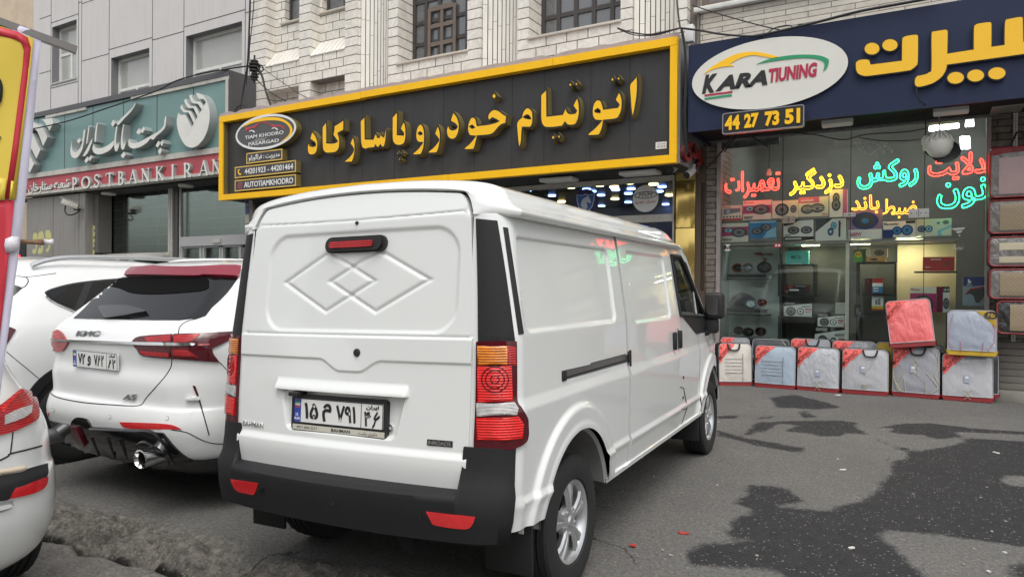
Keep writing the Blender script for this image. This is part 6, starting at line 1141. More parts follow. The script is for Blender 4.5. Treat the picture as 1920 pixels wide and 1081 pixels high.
gw = MB(); x0, z1_ = XZ(1785, 428, YS-.006); x1 = XZ(1810, 428, YS-.006)[0]
for k in range(3): gw.poly([[(x0+.04*k, z1_-.04*k), (x1-.03*k, z1_+.01-.04*k), (x1-.03*k-.02, z1_-.02-.04*k), (x0+.04*k+.02, z1_-.025-.04*k)]], fpl(YS-.005), 0, .002)
gw.text(fa('تیونینگ'), fpl(YS-.005), fit=(x0, x1-.02, z1_-.29, z1_-.21), depth=.002); obj('glass_emblem', gw, M_['wletter'], label='white winged emblem with small text on the right of the glass', cat='sticker')
ns_ = MB()
for k in range(4):
    a = np.array(XZ(1603+k*16, 274-k*1.5, YS+.02)); 
    for j in range(26): t_ = j/26; x, z_ = a[0]+.13*t_+random.uniform(-.03, .04), a[1]+.05-.2*t_+random.uniform(-.012, .012); w_ = random.uniform(.008, .04); ns_.box((x, YS+.02, z_), (x+w_, YS+.022, z_+random.uniform(.003, .008)))
obj('torn_sticker', ns_, mat('pale_sticker_rest', (.45, .45, .44), .6), label='rest of four torn white stickers slanting above the green neon word', cat='sticker')

# ---- neon words
def neon(lab, word, u0, u1, vt0, vb0, col, es, Yq=YS+.05, uz=None, r=.0058, bold=.0, um=None):
    x0 = XZ(u0, vb0, Yq)[0]; x1 = XZ(u1, vb0, Yq)[0]; um = um or (u0+u1)/2; zt_ = XZ(um, vt0, Yq)[1]; zb__ = XZ(um, vb0, Yq)[1]
    t = thing('neon_word', lab, 'neon sign', ((x0+x1)/2, Yq, zb__), group='glowing neon words in the shop window'); m = mat('neon_glow', col, .4, es=es, ecol=col, var=0); mb = MB(); mt = MB()
    for l in text_loops(fa(word), (x0, x1, zb__, zt_), bold=bold, res=150, smooth=2):
        P = np.array(l)
        if len(P) < 6: continue
        for _ in range(2): P = (np.roll(P, 1, 0)+2*P+np.roll(P, -1, 0))/4
        mb.tube([(p[0], Yq, p[1]) for p in P[::1]], r, 5, closed=True)
    obj('neon_tube', mb, m, t)
    return t
RDN, YEN, GRN, ORN = (1, .03, .02), (1, .48, .01), (.02, .9, .32), (1, .36, .03)
neon('red glowing neon word at the left of the shop window', 'تعمیرات', 1359.5, 1462, 320, 371, RDN, 9, um=1410, bold=.0)
neon('yellow glowing neon word second from the left', 'دزدگیر', 1480.5, 1581, 315, 364, YEN, 7, um=1530, bold=.01)
neon('green glowing neon word in the middle of the window', 'روکش', 1607.5, 1721, 299, 352, GRN, 6.5, um=1665, bold=.01)
neon('red glowing neon word high at the right, partly behind the hanging bag', 'هدلایت', 1740, 1876, 286, 337, RDN, 9, um=1800, bold=.01)
neon('green glowing neon word low at the right, partly behind the hanging bag', 'زنون', 1757, 1874, 334, 390, GRN, 6.5, um=1810, bold=.01)
neon('orange glowing neon word left of the white lock case', 'باند', 1596.5, 1648, 366, 400, ORN, 3.5, um=1622, r=.0045)
neon('orange glowing neon word touching the white lock case', 'ضبط', 1655.5, 1718.5, 372, 409, ORN, 3.5, um=1686, r=.0045)

# ------------------------------------------------------------------ seat cover bags
M_['bagblack'] = mat('black_bag_cloth', (.016, .016, .017), .6, var=.2, bump=.3, bs=60)
M_['bagred'] = mat('red_bag_base', (.27, .025, .028), .45, var=.12, bump=.2, bs=12)
M_['piping'] = mat('grey_piping', (.42, .42, .43), .5)
M_['coral'] = mat('coral_corner', (.98, .16, .14), .5, var=.04)
M_['coraltxt'] = mat('corner_print', (.16, .03, .03), .5)
M_['ybag'] = mat('yellow_bag_cloth', (.55, .36, .03), .5, var=.12)
def plastic(name, col, crin=.28, col2=None):
    m = bpy.data.materials.new(name); m.use_nodes = True; n = m.node_tree; N = n.nodes; L = n.links; b = N['Principled BSDF']; tc = N.new('ShaderNodeTexCoord'); mp = N.new('ShaderNodeMapping'); L.new(tc.outputs['Object'], mp.inputs[0]); mp.inputs['Location'].default_value = (random.random()*9, random.random()*9, 0); mp.inputs['Scale'].default_value = (1, 1, .45); mp.inputs['Rotation'].default_value = (0, random.uniform(-.6, .6), 0)
    no = N.new('ShaderNodeTexNoise'); no.inputs['Scale'].default_value = 7; no.inputs['Detail'].default_value = 5; no.inputs['Distortion'].default_value = 1.2; L.new(mp.outputs[0], no.inputs['Vector'])
    n2 = N.new('ShaderNodeTexNoise'); n2.inputs['Scale'].default_value = 26; n2.inputs['Detail'].default_value = 3; L.new(mp.outputs[0], n2.inputs['Vector']); ad = N.new('ShaderNodeMath'); ad.operation = 'MULTIPLY_ADD'; ad.inputs[1].default_value = .35; L.new(n2.outputs['Fac'], ad.inputs[0]); L.new(no.outputs['Fac'], ad.inputs[2])
    bp = N.new('ShaderNodeBump'); bp.inputs['Strength'].default_value = crin; bp.inputs['Distance'].default_value = .05; L.new(ad.outputs[0], bp.inputs['Height']); L.new(bp.outputs[0], b.inputs['Coat Normal']); L.new(bp.outputs[0], b.inputs['Normal'])
    b.inputs['Base Color'].default_value = (*col, 1); b.inputs['Roughness'].default_value = .42; b.inputs['Coat Weight'].default_value = .9; b.inputs['Coat Roughness'].default_value = .12
    return m
def bag_mesh(parent, W, Hh, D, style, front, base='bagred', tri='coral', corner=True, flip=False, pattern=None, sag=.02):
    """bag in local coords: x across, y depth (front at 0, back at D), z up"""
    def sup(x, z):                                  # front bulge
        return -.035*max(0, (1-(2*x/W)**4))*max(0, (1-(2*z/Hh-1)**4))
    prof = rrect(-W/2, W/2, 0, Hh, .07, 6); mb = MB(); n = len(prof)
    rows = [[(x, .01, z) for x, z in offset(prof, -.012)], [(x, .03, z) for x, z in prof], [(x, D-.02, z) for x, z in prof], [(x, D, z) for x, z in offset(prof, -.02)]]
    mb.grid([[p for p in r] for r in rows], 0, False, True); mb.f.append(tuple(range(3*n, 4*n))); mb.m.append(0); obj('shell', mb, M_['bagblack'], parent, local=True)
    mb = MB(); low = [p for p in range(n)]; strip = rrect(-W/2-.004, W/2+.004, -.003, .1, .06, 5); mb.grid([[(x, .012, z) for x, z in strip], [(x, -.012 if False else .0, z) for x, z in offset(strip, -.01)]], 0, False, True)
    mb.poly([[(-W/2+.02, .002), (W/2-.02, .002), (W/2-.004, .06), (-W/2+.004, .06)]], lambda x, z, d: (x, -.008-d, z), -.02, .004); obj('base_band', mb, M_[base], parent, local=True)
    inn = offset(prof, -.014); inn = [(x, max(z, .062)) for x, z in inn]
    pts, tris = tri_fill([inn], .05); mb = MB(); mb.add([(x, sup(x, z)+.0+.004*math.sin(x*31+z*17)*math.sin(z*23-x*9), z) for x, z in pts], tris); obj('front_sheet', mb, front, parent, local=True, smooth=180)
    mb = MB(); mb.tube([(x, sup(x, z)-.002, z) for x, z in inn], .006, 6, closed=True); obj('piping', mb, M_['piping'], parent, local=True)
    off = lambda x, z, d=.004: (x, sup(x, z)-d-.008, z)
    if corner:
        T = [(-W/2+.02, Hh-.05), (-W/2+.05, Hh-.018), (-W/2+W*.5, Hh-.016), (-W/2+.018, Hh*.52)] if not flip else [(W/2-.02, Hh-.05), (W/2-.05, Hh-.018), (W/2-W*.42, Hh-.016), (W/2-.018, Hh*.6)]
        mb = MB(); p2, t2 = tri_fill([T], .04); mb.add([off(x, z, .005) for x, z in p2], t2); lb_ = obj('corner_label', mb, M_[tri], parent, local=True, smooth=180); WORLD[lb_.name] = WORLD[parent.name]
        mb = MB()
        if not flip:
            a = math.atan2(Hh*.46, W*.48); cx, cz = -W/2+W*.185, Hh*.80; c_, s_ = math.cos(a), math.sin(a); ff = lambda x, y, d: off(cx+x*c_-y*s_, cz+x*s_+y*c_, .009+d)
            mb.text('OMID', ff, fit=(-.095, .12, -.03, .02), depth=.001, shear=.2); mb.poly([ellipse(-.125, -.005, .026, .026, 14)], ff, 0, .001); mb.text('DESIGN', ff, fit=(0, .1, -.055, -.042), depth=.001); mb.poly([[(-.11, .03), (.1, .032), (.1, .036), (-.11, .034)]], ff, 0, .001)
            for k, (sx_, sr) in enumerate(((-.06, .012), (0, .024), (.06, .012))): mb.poly([[(sx_+sr*(1 if i % 2 == 0 else .45)*math.cos(i*math.pi/5+1.57), .075+sr*(1 if i % 2 == 0 else .45)*math.sin(i*math.pi/5+1.57)) for i in range(10)], [(sx_+sr*.5*(1 if i % 2 == 0 else .45)*math.cos(i*math.pi/5+1.57), .075+sr*.5*(1 if i % 2 == 0 else .45)*math.sin(i*math.pi/5+1.57)) for i in range(10)][::-1]], ff, 0, .001)
            obj('corner_print', mb, M_['coraltxt'], lb_, local=True)
        else:
            cx, cz = W/2-W*.13, Hh*.88; ff = lambda x, y, d: off(cx+x, cz+y, .009+d); mb.poly([ellipse(0, 0, .075, .05, 24)], ff, 0, .001); mb.text('Ms', ff, fit=(-.04, .04, -.025, .025), depth=.003, shear=.2, mi=1); obj('corner_print', mb, [M_['black'], M_['ybag']], lb_, local=True)
    if pattern:
        mb = MB(); k_ = {'quilt': 1, 'cross': 2, 'chev': 3, 'curves': 4, 'lines': 5}[pattern[0]]; pm = pattern[1]
        def ln(P, r=.004): mb.tube([off(x*W, z*Hh, .003) for x, z in P], r, 4)
        if k_ == 1:
            for z in (.62, .54, .46, .38): ln([(-.32, z), (.18, z)], .003)
            ln([(-.32, .30), (.2, .30)], .004); ln([(.2, .3), (.2, .75)], .003); ln([(.2, .75), (.2, .1)], .003)
        if k_ in (2, 4):
            for z in ((.1, .2) if k_ == 2 else (.5, .62, .74)): ln([(-.07, z-.07), (.0+.07, z+.05)], .003); ln([(.07, z-.07), (-.07, z+.05)], .003)
        if k_ == 3:
            for z in (.16, .19, .22): ln([(-.05, z+.03), (0, z-.02), (.05, z+.03)], .004)
            ln([(-.2, .75), (.05, .4)], .002); ln([(.2, .75), (-.05, .4)], .002)
        if k_ == 4:
            ln(catmull([(-.44, .62), (-.47, .45), (-.4, .25), (-.3, .12)], 5, False)); ln(catmull([(-.22, .5), (-.38, .28), (-.38, .15), (-.25, .1)], 5, False)); ln(catmull([(.22, .5), (.42, .28), (.44, .2), (.3, .1)], 5, False)); ln([(-.22, .36), (-.2, .08)]); ln([(.2, .36), (.22, .08)]); ln(catmull([(.3, .95), (.44, .8), (.46, .6), (.4, .45), (.48, .3)], 5, False))
        if k_ == 5: ln([(-.22, .3), (-.2, .06)], .004); ln([(.22, .3), (.2, .06)], .004); ln(catmull([(-.36, .9), (-.44, .6), (-.46, .3), (-.36, .12)], 5, False), .003); ln(catmull([(.4, .8), (.44, .5), (.42, .3), (.3, .12)], 5, False), .003)
        obj('stitching', mb, pm, parent, local=True)
def tagprint(parent, x, z, col):
    mb = MB(); mb.poly([[(x-.03, z-.05), (x+.035, z-.045), (x+.03, z+.05), (x-.035, z+.045)]], lambda a, b_, d: (a, -.045-d, b_), 0, .001, 0); mb.poly([ellipse(x, z+.02, .022, .012, 14)], lambda a, b_, d: (a, -.047-d, b_), 0, .001, 1); obj('card', mb, [cm((.38, .42, .52)), cm(WH)], parent, local=True)
def handle(parent, W, Hh, x=0., up=False):
    mb = MB(); s_ = 1 if up else -1; P = catmull([(x-.085, -.03, Hh-.02), (x-.08, -.05, Hh+s_*.05), (x-.05, -.055, Hh+s_*.105), (x+.05, -.055, Hh+s_*.105), (x+.08, -.05, Hh+s_*.05), (x+.085, -.03, Hh-.02)], 5, False); mb.tube(P, .012, 6); obj('handle', mb, M_['bagblack'], parent, local=True)
GYF = lambda a: plastic('grey_cover_under_plastic', a)
PIP = mat('pale_stitching', (.55, .52, .38), .5); DPP = mat('faint_stitching', (.2, .21, .24), .5); PKS = mat('pink_stitching', (.6, .2, .25), .5)
def placebag(lab, u0, u1, vb0, vb1, vt, front, Y=None, D=.2, z0=0, tilt=-4, group='seat cover bags stacked in front of the shop', hd=True, pat=None, tg=None, rot=0, roll=0, **kw):
    """bag standing at the pixels of its front bottom corners"""
    if Y is None: a = GR(u0, vb0); b_ = GR(u1, vb1)
    else: a = PY(u0, vb0, Y); b_ = PY(u1, vb1, Y)
    a = np.array(a); b_ = np.array(b_); W = np.hypot(*(b_-a)[:2]); yaw = math.atan2((b_-a)[1], (b_-a)[0]) if Y is None else 0; c = (a+b_)/2
    topz = PY((u0+u1)/2, vt, c[1]+.03)[2]; zb__ = z0 if Y is None else min(a[2], b_[2]); Hh = (topz-zb__)/math.cos(math.radians(tilt))
    R_ = Matrix.Rotation(yaw+rot, 3, 'Z') @ Matrix.Rotation(math.radians(tilt), 3, 'X') @ Matrix.Rotation(math.radians(roll), 3, 'Y')
    t = thing('cover_bag', lab, 'bag', (c[0], c[1], zb__), R_, group); bag_mesh(t, W, Hh, D, None, front, pattern=pat, **kw)
    if hd: handle(t, W, Hh, hd if isinstance(hd, float) else 0.)
    if tg: tagprint(t, tg[0]*W, tg[1]*Hh, None)
    return t
CO = 'coral corner label'
placebag('leftmost front bag with beige quilted cover and '+CO+' behind the van mirror', 1347, 1411, 722.5, 723, 642, plastic('beige_cover', (.68, .63, .56)), pat=('quilt', DPP), hd=-.03)
placebag('front bag with pale blue grey cover second from the left', 1414, 1492, 724, 730.5, 647, plastic('blue_grey_cover', (.40, .48, .57)), pat=('quilt', DPP), hd=False)
placebag('front bag with plain light grey cover and crumpled plastic third from the left', 1493, 1574, 730, 737, 650, plastic('light_grey_cover', (.50, .51, .54), .55), pat=('cross', PIP), hd=False, tg=(.0, .42))
placebag('front bag with grey cover and pale chevron stitching fourth from the left', 1577, 1667, 736, 742.5, 653, plastic('mid_grey_cover', (.48, .485, .51)), pat=('chev', PIP), hd=.06, tg=(-.04, .55))
placebag('front bag with curving yellow stitching on dark grey cover', 1671, 1763, 741, 748.5, 649, plastic('dark_grey_cover', (.36, .365, .40)), pat=('curves', mat('yellow_white_stitching', (.6, .55, .35), .5)), hd=.02, tg=(-.05, .55))
placebag('rightmost front bag with smooth light grey cover and crossed stitching', 1765, 1864, 748.5, 755, 661, plastic('smooth_grey_cover', (.52, .525, .55)), pat=('cross', PIP), hd=.0, tg=(-.02, .46))
YB2 = 10.83
placebag('back row bag with grey cover peeping over the beige quilted bag', 1348, 1405, 716, 716, 631, plastic('grey_cover', (.33, .34, .36)), Y=YB2, hd=False)
placebag('back row bag with black cover and white crossed straps', 1408, 1480, 718, 718, 634, plastic('black_cover', (.05, .052, .055)), Y=YB2, hd=False, corner=False, pat=('curves', mat('white_strap', (.6, .6, .6), .5)))
placebag('back row bag peeping between the blue grey and the plain grey bags', 1480, 1557, 722, 722, 634, plastic('grey_cover', (.33, .34, .36)), Y=YB2, hd=.03)
placebag('back row bag peeping over the chevron stitched bag', 1558, 1644, 725, 725, 638, plastic('grey_cover', (.30, .31, .33), .8), Y=YB2, hd=False)
placebag('back row bag with yellow corner disc beside the chevron stitched bag', 1640, 1700, 730, 730, 640, M_['ybag'], Y=YB2+.02, hd=False, tri='ybag', base='ybag', flip=True, corner=False)
placebag('back row red topped bag behind the curved stitching bag', 1700, 1770, 735, 735, 646, plastic('grey_cover', (.3, .3, .32)), Y=YB2, hd=False)
placebag('dark bag standing behind the rightmost front bag', 1790, 1874, 742, 742, 660, plastic('black_cover', (.03, .03, .032)), Y=YB2-.06, hd=False, corner=False)
zt6 = PY(1715, 648, 10.6)[2]
placebag('big all coral red bag tilted on top of the front row', 1668, 1757, 648, 642, 560, plastic('coral_cover', (.90, .17, .17), .5), Y=10.56, hd=False, tilt=-9, roll=-7, pat=None)
placebag('grey bag with yellow corner and yellow base on top of the right bags', 1774, 1871, 664, 662, 580, plastic('blue_grey_cover', (.38, .42, .50)), Y=10.56, hd=False, tilt=-5, base='ybag', tri='ybag', flip=True, pat=('lines', PKS))
# hanging column of bags
wick = bpy.data.materials.new('woven_seat_cover'); wick.use_nodes = True; N = wick.node_tree.nodes; L = wick.node_tree.links; b = N['Principled BSDF']; tc = N.new('ShaderNodeTexCoord'); ck = N.new('ShaderNodeTexChecker'); ck.inputs['Scale'].default_value = 42; ck.inputs['Color1'].default_value = (.47, .37, .25, 1); ck.inputs['Color2'].default_value = (.40, .31, .20, 1); L.new(tc.outputs['Object'], ck.inputs['Vector'])
wv_ = N.new('ShaderNodeTexWave'); wv_.bands_direction = 'Z'; wv_.inputs['Scale'].default_value = 22; L.new(tc.outputs['Object'], wv_.inputs['Vector']); mx = N.new('ShaderNodeMix'); mx.data_type = 'RGBA'; mx.blend_type = 'MULTIPLY'; mx.inputs[0].default_value = .4; L.new(ck.outputs[0], mx.inputs[6]); L.new(wv_.outputs[0], mx.inputs[7]); L.new(mx.outputs[2], b.inputs['Base Color']); b.inputs['Roughness'].default_value = .35; b.inputs['Coat Weight'].default_value = .6
M_['wicker'] = wick
M_['pinkmat'] = mat('pinkish_ribbed_cover', (.5, .36, .35), .4, var=.1, vs=20, coat=.4); M_['striped'] = mat('cream_band', (.62, .55, .40), .4, coat=.5)
def hang(lab, uL, vt, vb, kind, uLi, tz=0):
    Y = 10.62; x0, zt_ = XZ(uL, vt, Y); zb__ = XZ(uL, vb, Y)[1]; x1 = x0+.62; W = x1-x0; Hh = zt_-zb__; t = thing('cover_bag', lab, 'bag', ((x0+x1)/2, Y, zb__), Matrix.Rotation(math.radians(tz), 3, 'X'), 'seat cover bags hanging on the right pier')
    prof = rrect(-W/2, W/2, 0, Hh, .07, 6); n = len(prof); mb = MB(); rows = [[(x, .0, z) for x, z in offset(prof, -.01)], [(x, .03, z) for x, z in prof], [(x, .2, z) for x, z in prof], [(x, .22, z) for x, z in offset(prof, -.02)]]; mb.grid(rows, 0, False, True); mb.f.append(tuple(range(3*n, 4*n))); mb.m.append(0); obj('shell', mb, M_['bagblack'] if kind != 'red' else M_['bagred'], t, local=True)
    dxi = XZ(uLi, vb, Y)[0]-x0
    mb = MB(); inn = offset(prof, -.015); pts, tris = tri_fill([inn], .05); su = lambda x, z: -.03*max(0, 1-(2*x/W)**4)*max(0, 1-(2*z/Hh-1)**4)+.006*math.sin(z*37+x*50)*(x < -W/2+dxi); mb.add([(x, su(x, z), z) for x, z in pts], tris); obj('front_sheet', mb, plastic('smoky_plastic', (.22, .205, .19) if kind != 'dark' else (.03, .03, .03), .9), t, local=True, smooth=180)
    mb = MB(); mb.tube([(x, su(x, z)-.003, z) for x, z in inn], .011, 6, closed=True); obj('piping', mb, M_['bagred'], t, local=True)
    xi = -W/2+dxi; zi0, zi1 = .05, Hh-.05-(.09 if kind == 'red' else 0)
    if kind == 'stripe':
        for za, zb_ in ((.14, .34), (.55, .78)): mb = MB(); mb.grid([[(x, su(x, z)-.006, z) for z in np.linspace(Hh*za, Hh*zb_, 5)] for x in np.linspace(xi, W/2-.03, 6)]); obj('cover', mb, M_['striped'], t, local=True)
    else:
        mb = MB(); mb.grid([[(x, su(x, z)-.006, z) for z in np.linspace(zi0, zi1, 9)] for x in np.linspace(xi, W/2-.03, 8)]); obj('cover', mb, M_['pinkmat'] if kind == 'red' else M_['wicker'], t, local=True)
    if kind == 'red':
        mb = MB(); top = [p for p in inn if p[1] > Hh-.1]; T = [(-W/2+.016, Hh-.1), (W/2-.016, Hh-.1), (W/2-.016, Hh-.06), (W/2-.05, Hh-.018), (-W/2+.05, Hh-.018), (-W/2+.016, Hh-.06)]; p2, t2 = tri_fill([T], .04); mb.add([(x, su(x, z)-.008, z) for x, z in p2], t2); lb_ = obj('top_label', mb, M_['bagred'], t, local=True)
        mb = MB(); ff = lambda x, y, d: (x, su(x, y)-.011-d, y); mb.text('OMID', ff, fit=(-.03, .17, Hh-.075, Hh-.035), depth=.001); mb.poly([ellipse(-.06, Hh-.055, .025, .022, 14)], ff, 0, .001); obj('label_print', mb, M_['coraltxt'], lb_, local=True)
        mb = MB(); mb.tube([(-.1, .02, Hh-.01), (-.03, .03, Hh+.17), (.02, .03, Hh+.17), (.1, .02, Hh-.01)], .014, 6); obj('strap', mb, M_['bagblack'], t, local=True)
hang('topmost hanging bag with red top label and black strap on the right pier', 1855, 277, 373, 'red', 1872)
hang('hanging bag with woven tan cover second from the top', 1852, 375, 440, 'tan', 1874, 2)
hang('hanging bag with cream and grey striped cover in the middle of the column', 1852, 443, 501, 'stripe', 1873)
hang('hanging bag with woven tan cover second from the bottom', 1853, 503, 561, 'tan', 1874, 2)
hang('lowest hanging bag with dark plastic and woven tan cover on the right pier', 1867, 562, 626, 'dark', 1893)

# ------------------------------------------------------------------ white cargo van
YAW_, LEAN = math.radians(3.15), math.radians(-1.2)
fyv = np.array([-math.sin(YAW_), math.cos(YAW_), 0]); rx0 = np.array([math.cos(YAW_), math.sin(YAW_), 0])
rxv = rx0*math.cos(LEAN)-np.array([0, 0, 1])*math.sin(LEAN); uzv = np.cross(rxv, fyv)
OV = RT*-.399+np.array([FW[0], FW[1], 0])*3.69; OV[2] = 0
VM = Matrix(((rxv[0], fyv[0], uzv[0]), (rxv[1], fyv[1], uzv[1]), (rxv[2], fyv[2], uzv[2])))
def vside(u, v, x=.81):
    r = ray(u, v); s_ = (x-(CP-OV)@rxv)/(r@rxv); p = CP+r*s_-OV; return float(p@fyv), float(p@uzv)
def vrear(u, v, y=-.66):
    r = ray(u, v); s_ = (y-(CP-OV)@fyv)/(r@fyv); p = CP+r*s_-OV; return float(p@rxv), float(p@uzv)
van = thing('cargo_van', 'white windowless cargo van seen from behind with black rear pillars and bumper', 'van', OV, VM)
sst = lambda t: np.clip(t, 0, 1)**2*(3-2*np.clip(t, 0, 1))
def rr_sd(x, y, x0, x1, y0, y1, r):
    cx, cy = (x0+x1)/2, (y0+y1)/2; qx = np.abs(x-cx)-(x1-x0)/2+r; qy = np.abs(y-cy)-(y1-y0)/2+r
    return np.hypot(np.maximum(qx, 0), np.maximum(qy, 0))+np.minimum(np.maximum(qx, qy), 0)-r
def xs_(z): return np.interp(z, [.36, .40, .50, .535, .56, .905, .95, 1.2, 1.615, 1.70, 1.76], [.79, .80, .815, .826, .814, .826, .812, .806, .752, .738, .73])
def yr_(z): return np.interp(z, [.5, .593, .70, 1.195, 1.70, 1.84], [-.685, -.694, -.688, -.655, -.602, -.56])
CA = .65
# --- rear door: fine height field with its pressed shapes
def gate_h(x, z):
    h = np.zeros_like(x); xc = x-.025
    d = rr_sd(xc, z, -.515-(1.66-z)*.02, .535, 1.212, 1.652, .115); h -= .010*sst((-d+.010)/.022)
    for cx in (-.145, .133):
        q = (np.abs(xc-cx)/.262+np.abs(z-1.433)/.133-1)*.262*.133/math.hypot(.262, .133); h -= .0085*np.exp(-(q/.008)**2)
    h += .015*sst((1.199-z)/.010); h -= .008*np.exp(-((z-1.199)/.0045)**2)
    h -= .006*np.exp(-((z-(1.703+.012*(x/.6)**2))/.004)**2)
    zc = 1.098-.05*sst((.17-np.abs(xc-.02))/.12); h -= .007*sst((zc-z)/.012)
    # ledge over the plate, plate recess
    wl = sst((.372-np.abs(xc+.04))/.010); h += wl*.024*sst((1.004-z)/.05)*sst((z-.945)/.004)
    dr = rr_sd(xc, z, -.365+(.945-z)*.25-.02, .315-(.945-z)*.25-.0, .765, .96, .03); h -= .022*sst(-dr/.02)*sst((.948-z)/.004)
    h += .016*sst((.745-z)/.035)-.022*sst((.70-z)/.16)
    return h
def gate_y(x, z): x = np.asarray(x, float); z = np.asarray(z, float); return yr_(z)-.03*(1-(np.abs(x)/.64)**2)-gate_h(x, z)
def gate_w(z):
    w_ = np.interp(z, [.565, .593, 1.195, 1.70, 1.80], [.630, .632, .642, .607, .60])
    w_ = w_-np.where(z < .565+.06, .06-np.sqrt(np.maximum(0, .06**2-np.clip(.625-z, 0, .06)**2)), 0)
    return w_
GZ0 = .567
def gate_top(x): return 1.821-.032*(np.abs(x)/.567)**2-.095*np.clip((np.abs(x)-.545)/.065, 0, 1)**2.6
nz_, nx_g = 300, 240
Tz = np.linspace(0, 1, nz_)[:, None]; Tx = np.linspace(-1, 1, nx_g)[None, :]
Zg = GZ0+Tz*(1.60-GZ0)+0*Tx; Zu = Zg.copy()
xw = gate_w(Zg)*Tx
up = np.clip((Tz-.62)/.38, 0, 1); Zg = np.where(Tz > .62, (GZ0+.62*(1.60-GZ0))+(gate_top(xw)-(GZ0+.62*(1.60-GZ0)))*up, Zg); xw = gate_w(Zg)*Tx
mb = MB(); mb.grid(np.stack([xw, gate_y(xw, Zg), Zg], -1)); bd_ = []
P = np.stack([xw, gate_y(xw, Zg), Zg], -1); rim = np.concatenate([P[0, :], P[1:, -1], P[-1, -2::-1], P[-2:0:-1, 0]]); rb = rim.copy(); rb[:, 1] += .035; mb.grid(np.stack([rim, rb]), 0, False, True)
gate = obj('rear_door', mb, M_['paint'], van, local=True, smooth=60, recalc=False)
gfn = lambda x, z, d: (x, float(gate_y(np.array(x), np.array(z)))-d, z)
# --- body side height field
def arch(y, z): return np.minimum(np.hypot(y-0, z-.315), np.hypot(y-3.05, z-.315))
def side_x(y, z):
    x = xs_(z)-.115*np.clip((y-2.7)/1.0, 0, 1.2)**2
    d = rr_sd(y, z, -.505, .615, 1.215, 1.605, .045); x = x-.012*sst((-d+.006)/.013)
    d = rr_sd(y, z, .915, 1.74, 1.192, 1.612, .045); x = x-.012*sst((-d+.006)/.013)
    a = arch(y, z); k = (1-sst((a-.515)/.028))*.8+(1-sst((a-.43)/.03))*.2; lim = xs_(np.full_like(z, .7)); x = np.maximum(x, (lim+.004-.115*np.clip((y-2.7)/1.0, 0, 1.2)**2)*1.0*(a < .55)*0)+.026*k
    r_ = np.abs(y-.33) < .485
    x = x-.014*np.where((np.abs(z-.996) < .02+.0*y) & (y > -.15) & (y < .80), 1, 0)
    return x
def ztop(y): return np.interp(y, [-1, 2.28, 2.40, 2.98, 3.2, 3.56], [1.69, 1.69, 1.60, 1.10, 1.03, .95])
def zbot(y): return np.interp(y, [-1, -.45, -.2, .2, 3.6], [.43, .43, .405, .395, .395])
ny_, nzs = 440, 170
yb = np.linspace(0, 1, ny_)[:, None]; sb_ = np.linspace(0, 1, nzs)[None, :]
def side_grid(y0, y1, n, m, stride=1):
    yy = np.linspace(0, 1, n)[:, None]; s_ = np.linspace(0, 1, m)[None, :]
    Yq = (y0+(y1-y0)*yy)+0*s_; Zq = zbot(Yq)+(ztop(Yq)-zbot(Yq))*s_
    if y0 < 0: Yq = (yr_(Zq)+.12)+(y1-(yr_(Zq)+.12))*yy
    return Yq, Zq
RA = .418
def side_part(name, y0, y1, n, m, sgn=1, cutwin=None, parent=van, edge=True):
    Yq, Zq = side_grid(y0, y1, n, m)
    for cy in (0, 3.05):                                         # snap round the wheel arch
        d = np.hypot(Yq-cy, Zq-.315); sel = (d < RA) & (d > RA-.03); k = np.where(sel, RA/np.maximum(d, 1e-6), 1); Yq = cy+(Yq-cy)*k; Zq = .315+(Zq-.315)*k
    Xq = side_x(Yq, Zq); dead = (np.hypot(Yq, Zq-.315) < RA-.004) | (np.hypot(Yq-3.05, Zq-.315) < RA-.004)
    if cutwin is not None: dead |= inpoly(Yq, Zq, cutwin)
    V = np.stack([Xq*sgn, Yq, Zq], -1).reshape(-1, 3); idx = np.arange(n*m).reshape(n, m); q = np.stack([idx[:-1, :-1], idx[1:, :-1], idx[1:, 1:], idx[:-1, 1:]], -1).reshape(-1, 4); dd_ = dead.reshape(-1)[q].any(1); q = q[~dd_]
    mb = MB(); mb.add(V, q.tolist() if sgn > 0 else q[:, ::-1].tolist())
    if name in 'sd':
        e = np.stack([Xq*sgn, Yq, Zq], -1); e[..., 0] += sgn*(.006 if name == 's' else 0); mb.v = [tuple(p) for p in e.reshape(-1, 3)]
        for k in (0, -1): a_ = e[k]; b2_ = a_.copy(); b2_[:, 0] -= sgn*.03; mb.grid([a_, b2_])
    return mb, (Yq, Zq, Xq)
win = [vside(*p, x) for *p, x in ((1257.5, 475, .745), (1273, 477, .745), (1281, 490, .75), (1320, 598, .79), (1277.5, 586, .80))]
win = [(1.975, 1.63), (2.25, 1.632), (2.33, 1.585), (2.80, 1.165), (2.00, 1.20)]
def full_side(sgn, den=1):
    n = lambda k: max(6, int(k/den))
    b_, _ = side_part('b', -.6, .768, n(150), n(170), sgn); f_, _ = side_part('f', 2.56, 3.56, n(90), n(150), sgn); s_, _ = side_part('s', .790, 1.902, n(130), n(150), sgn); d_, _ = side_part('d', 1.91, 2.552, n(100), n(170), sgn, win)
    return b_, f_, s_, d_
br_, fr_, sr_, dr_ = full_side(1); bl_, fl_, sl2_, dl_ = full_side(-1, 3)
# the side door window reaches the fender part too: cut it there
fr_, _ = side_part('f', 2.56, 3.56, 120, 170, 1, win); fl_, _ = side_part('f', 2.56, 3.56, 40, 60, -1, win)
body = MB()
for m_ in (br_, bl_, fr_, fl_): body.add(m_.v, m_.f)
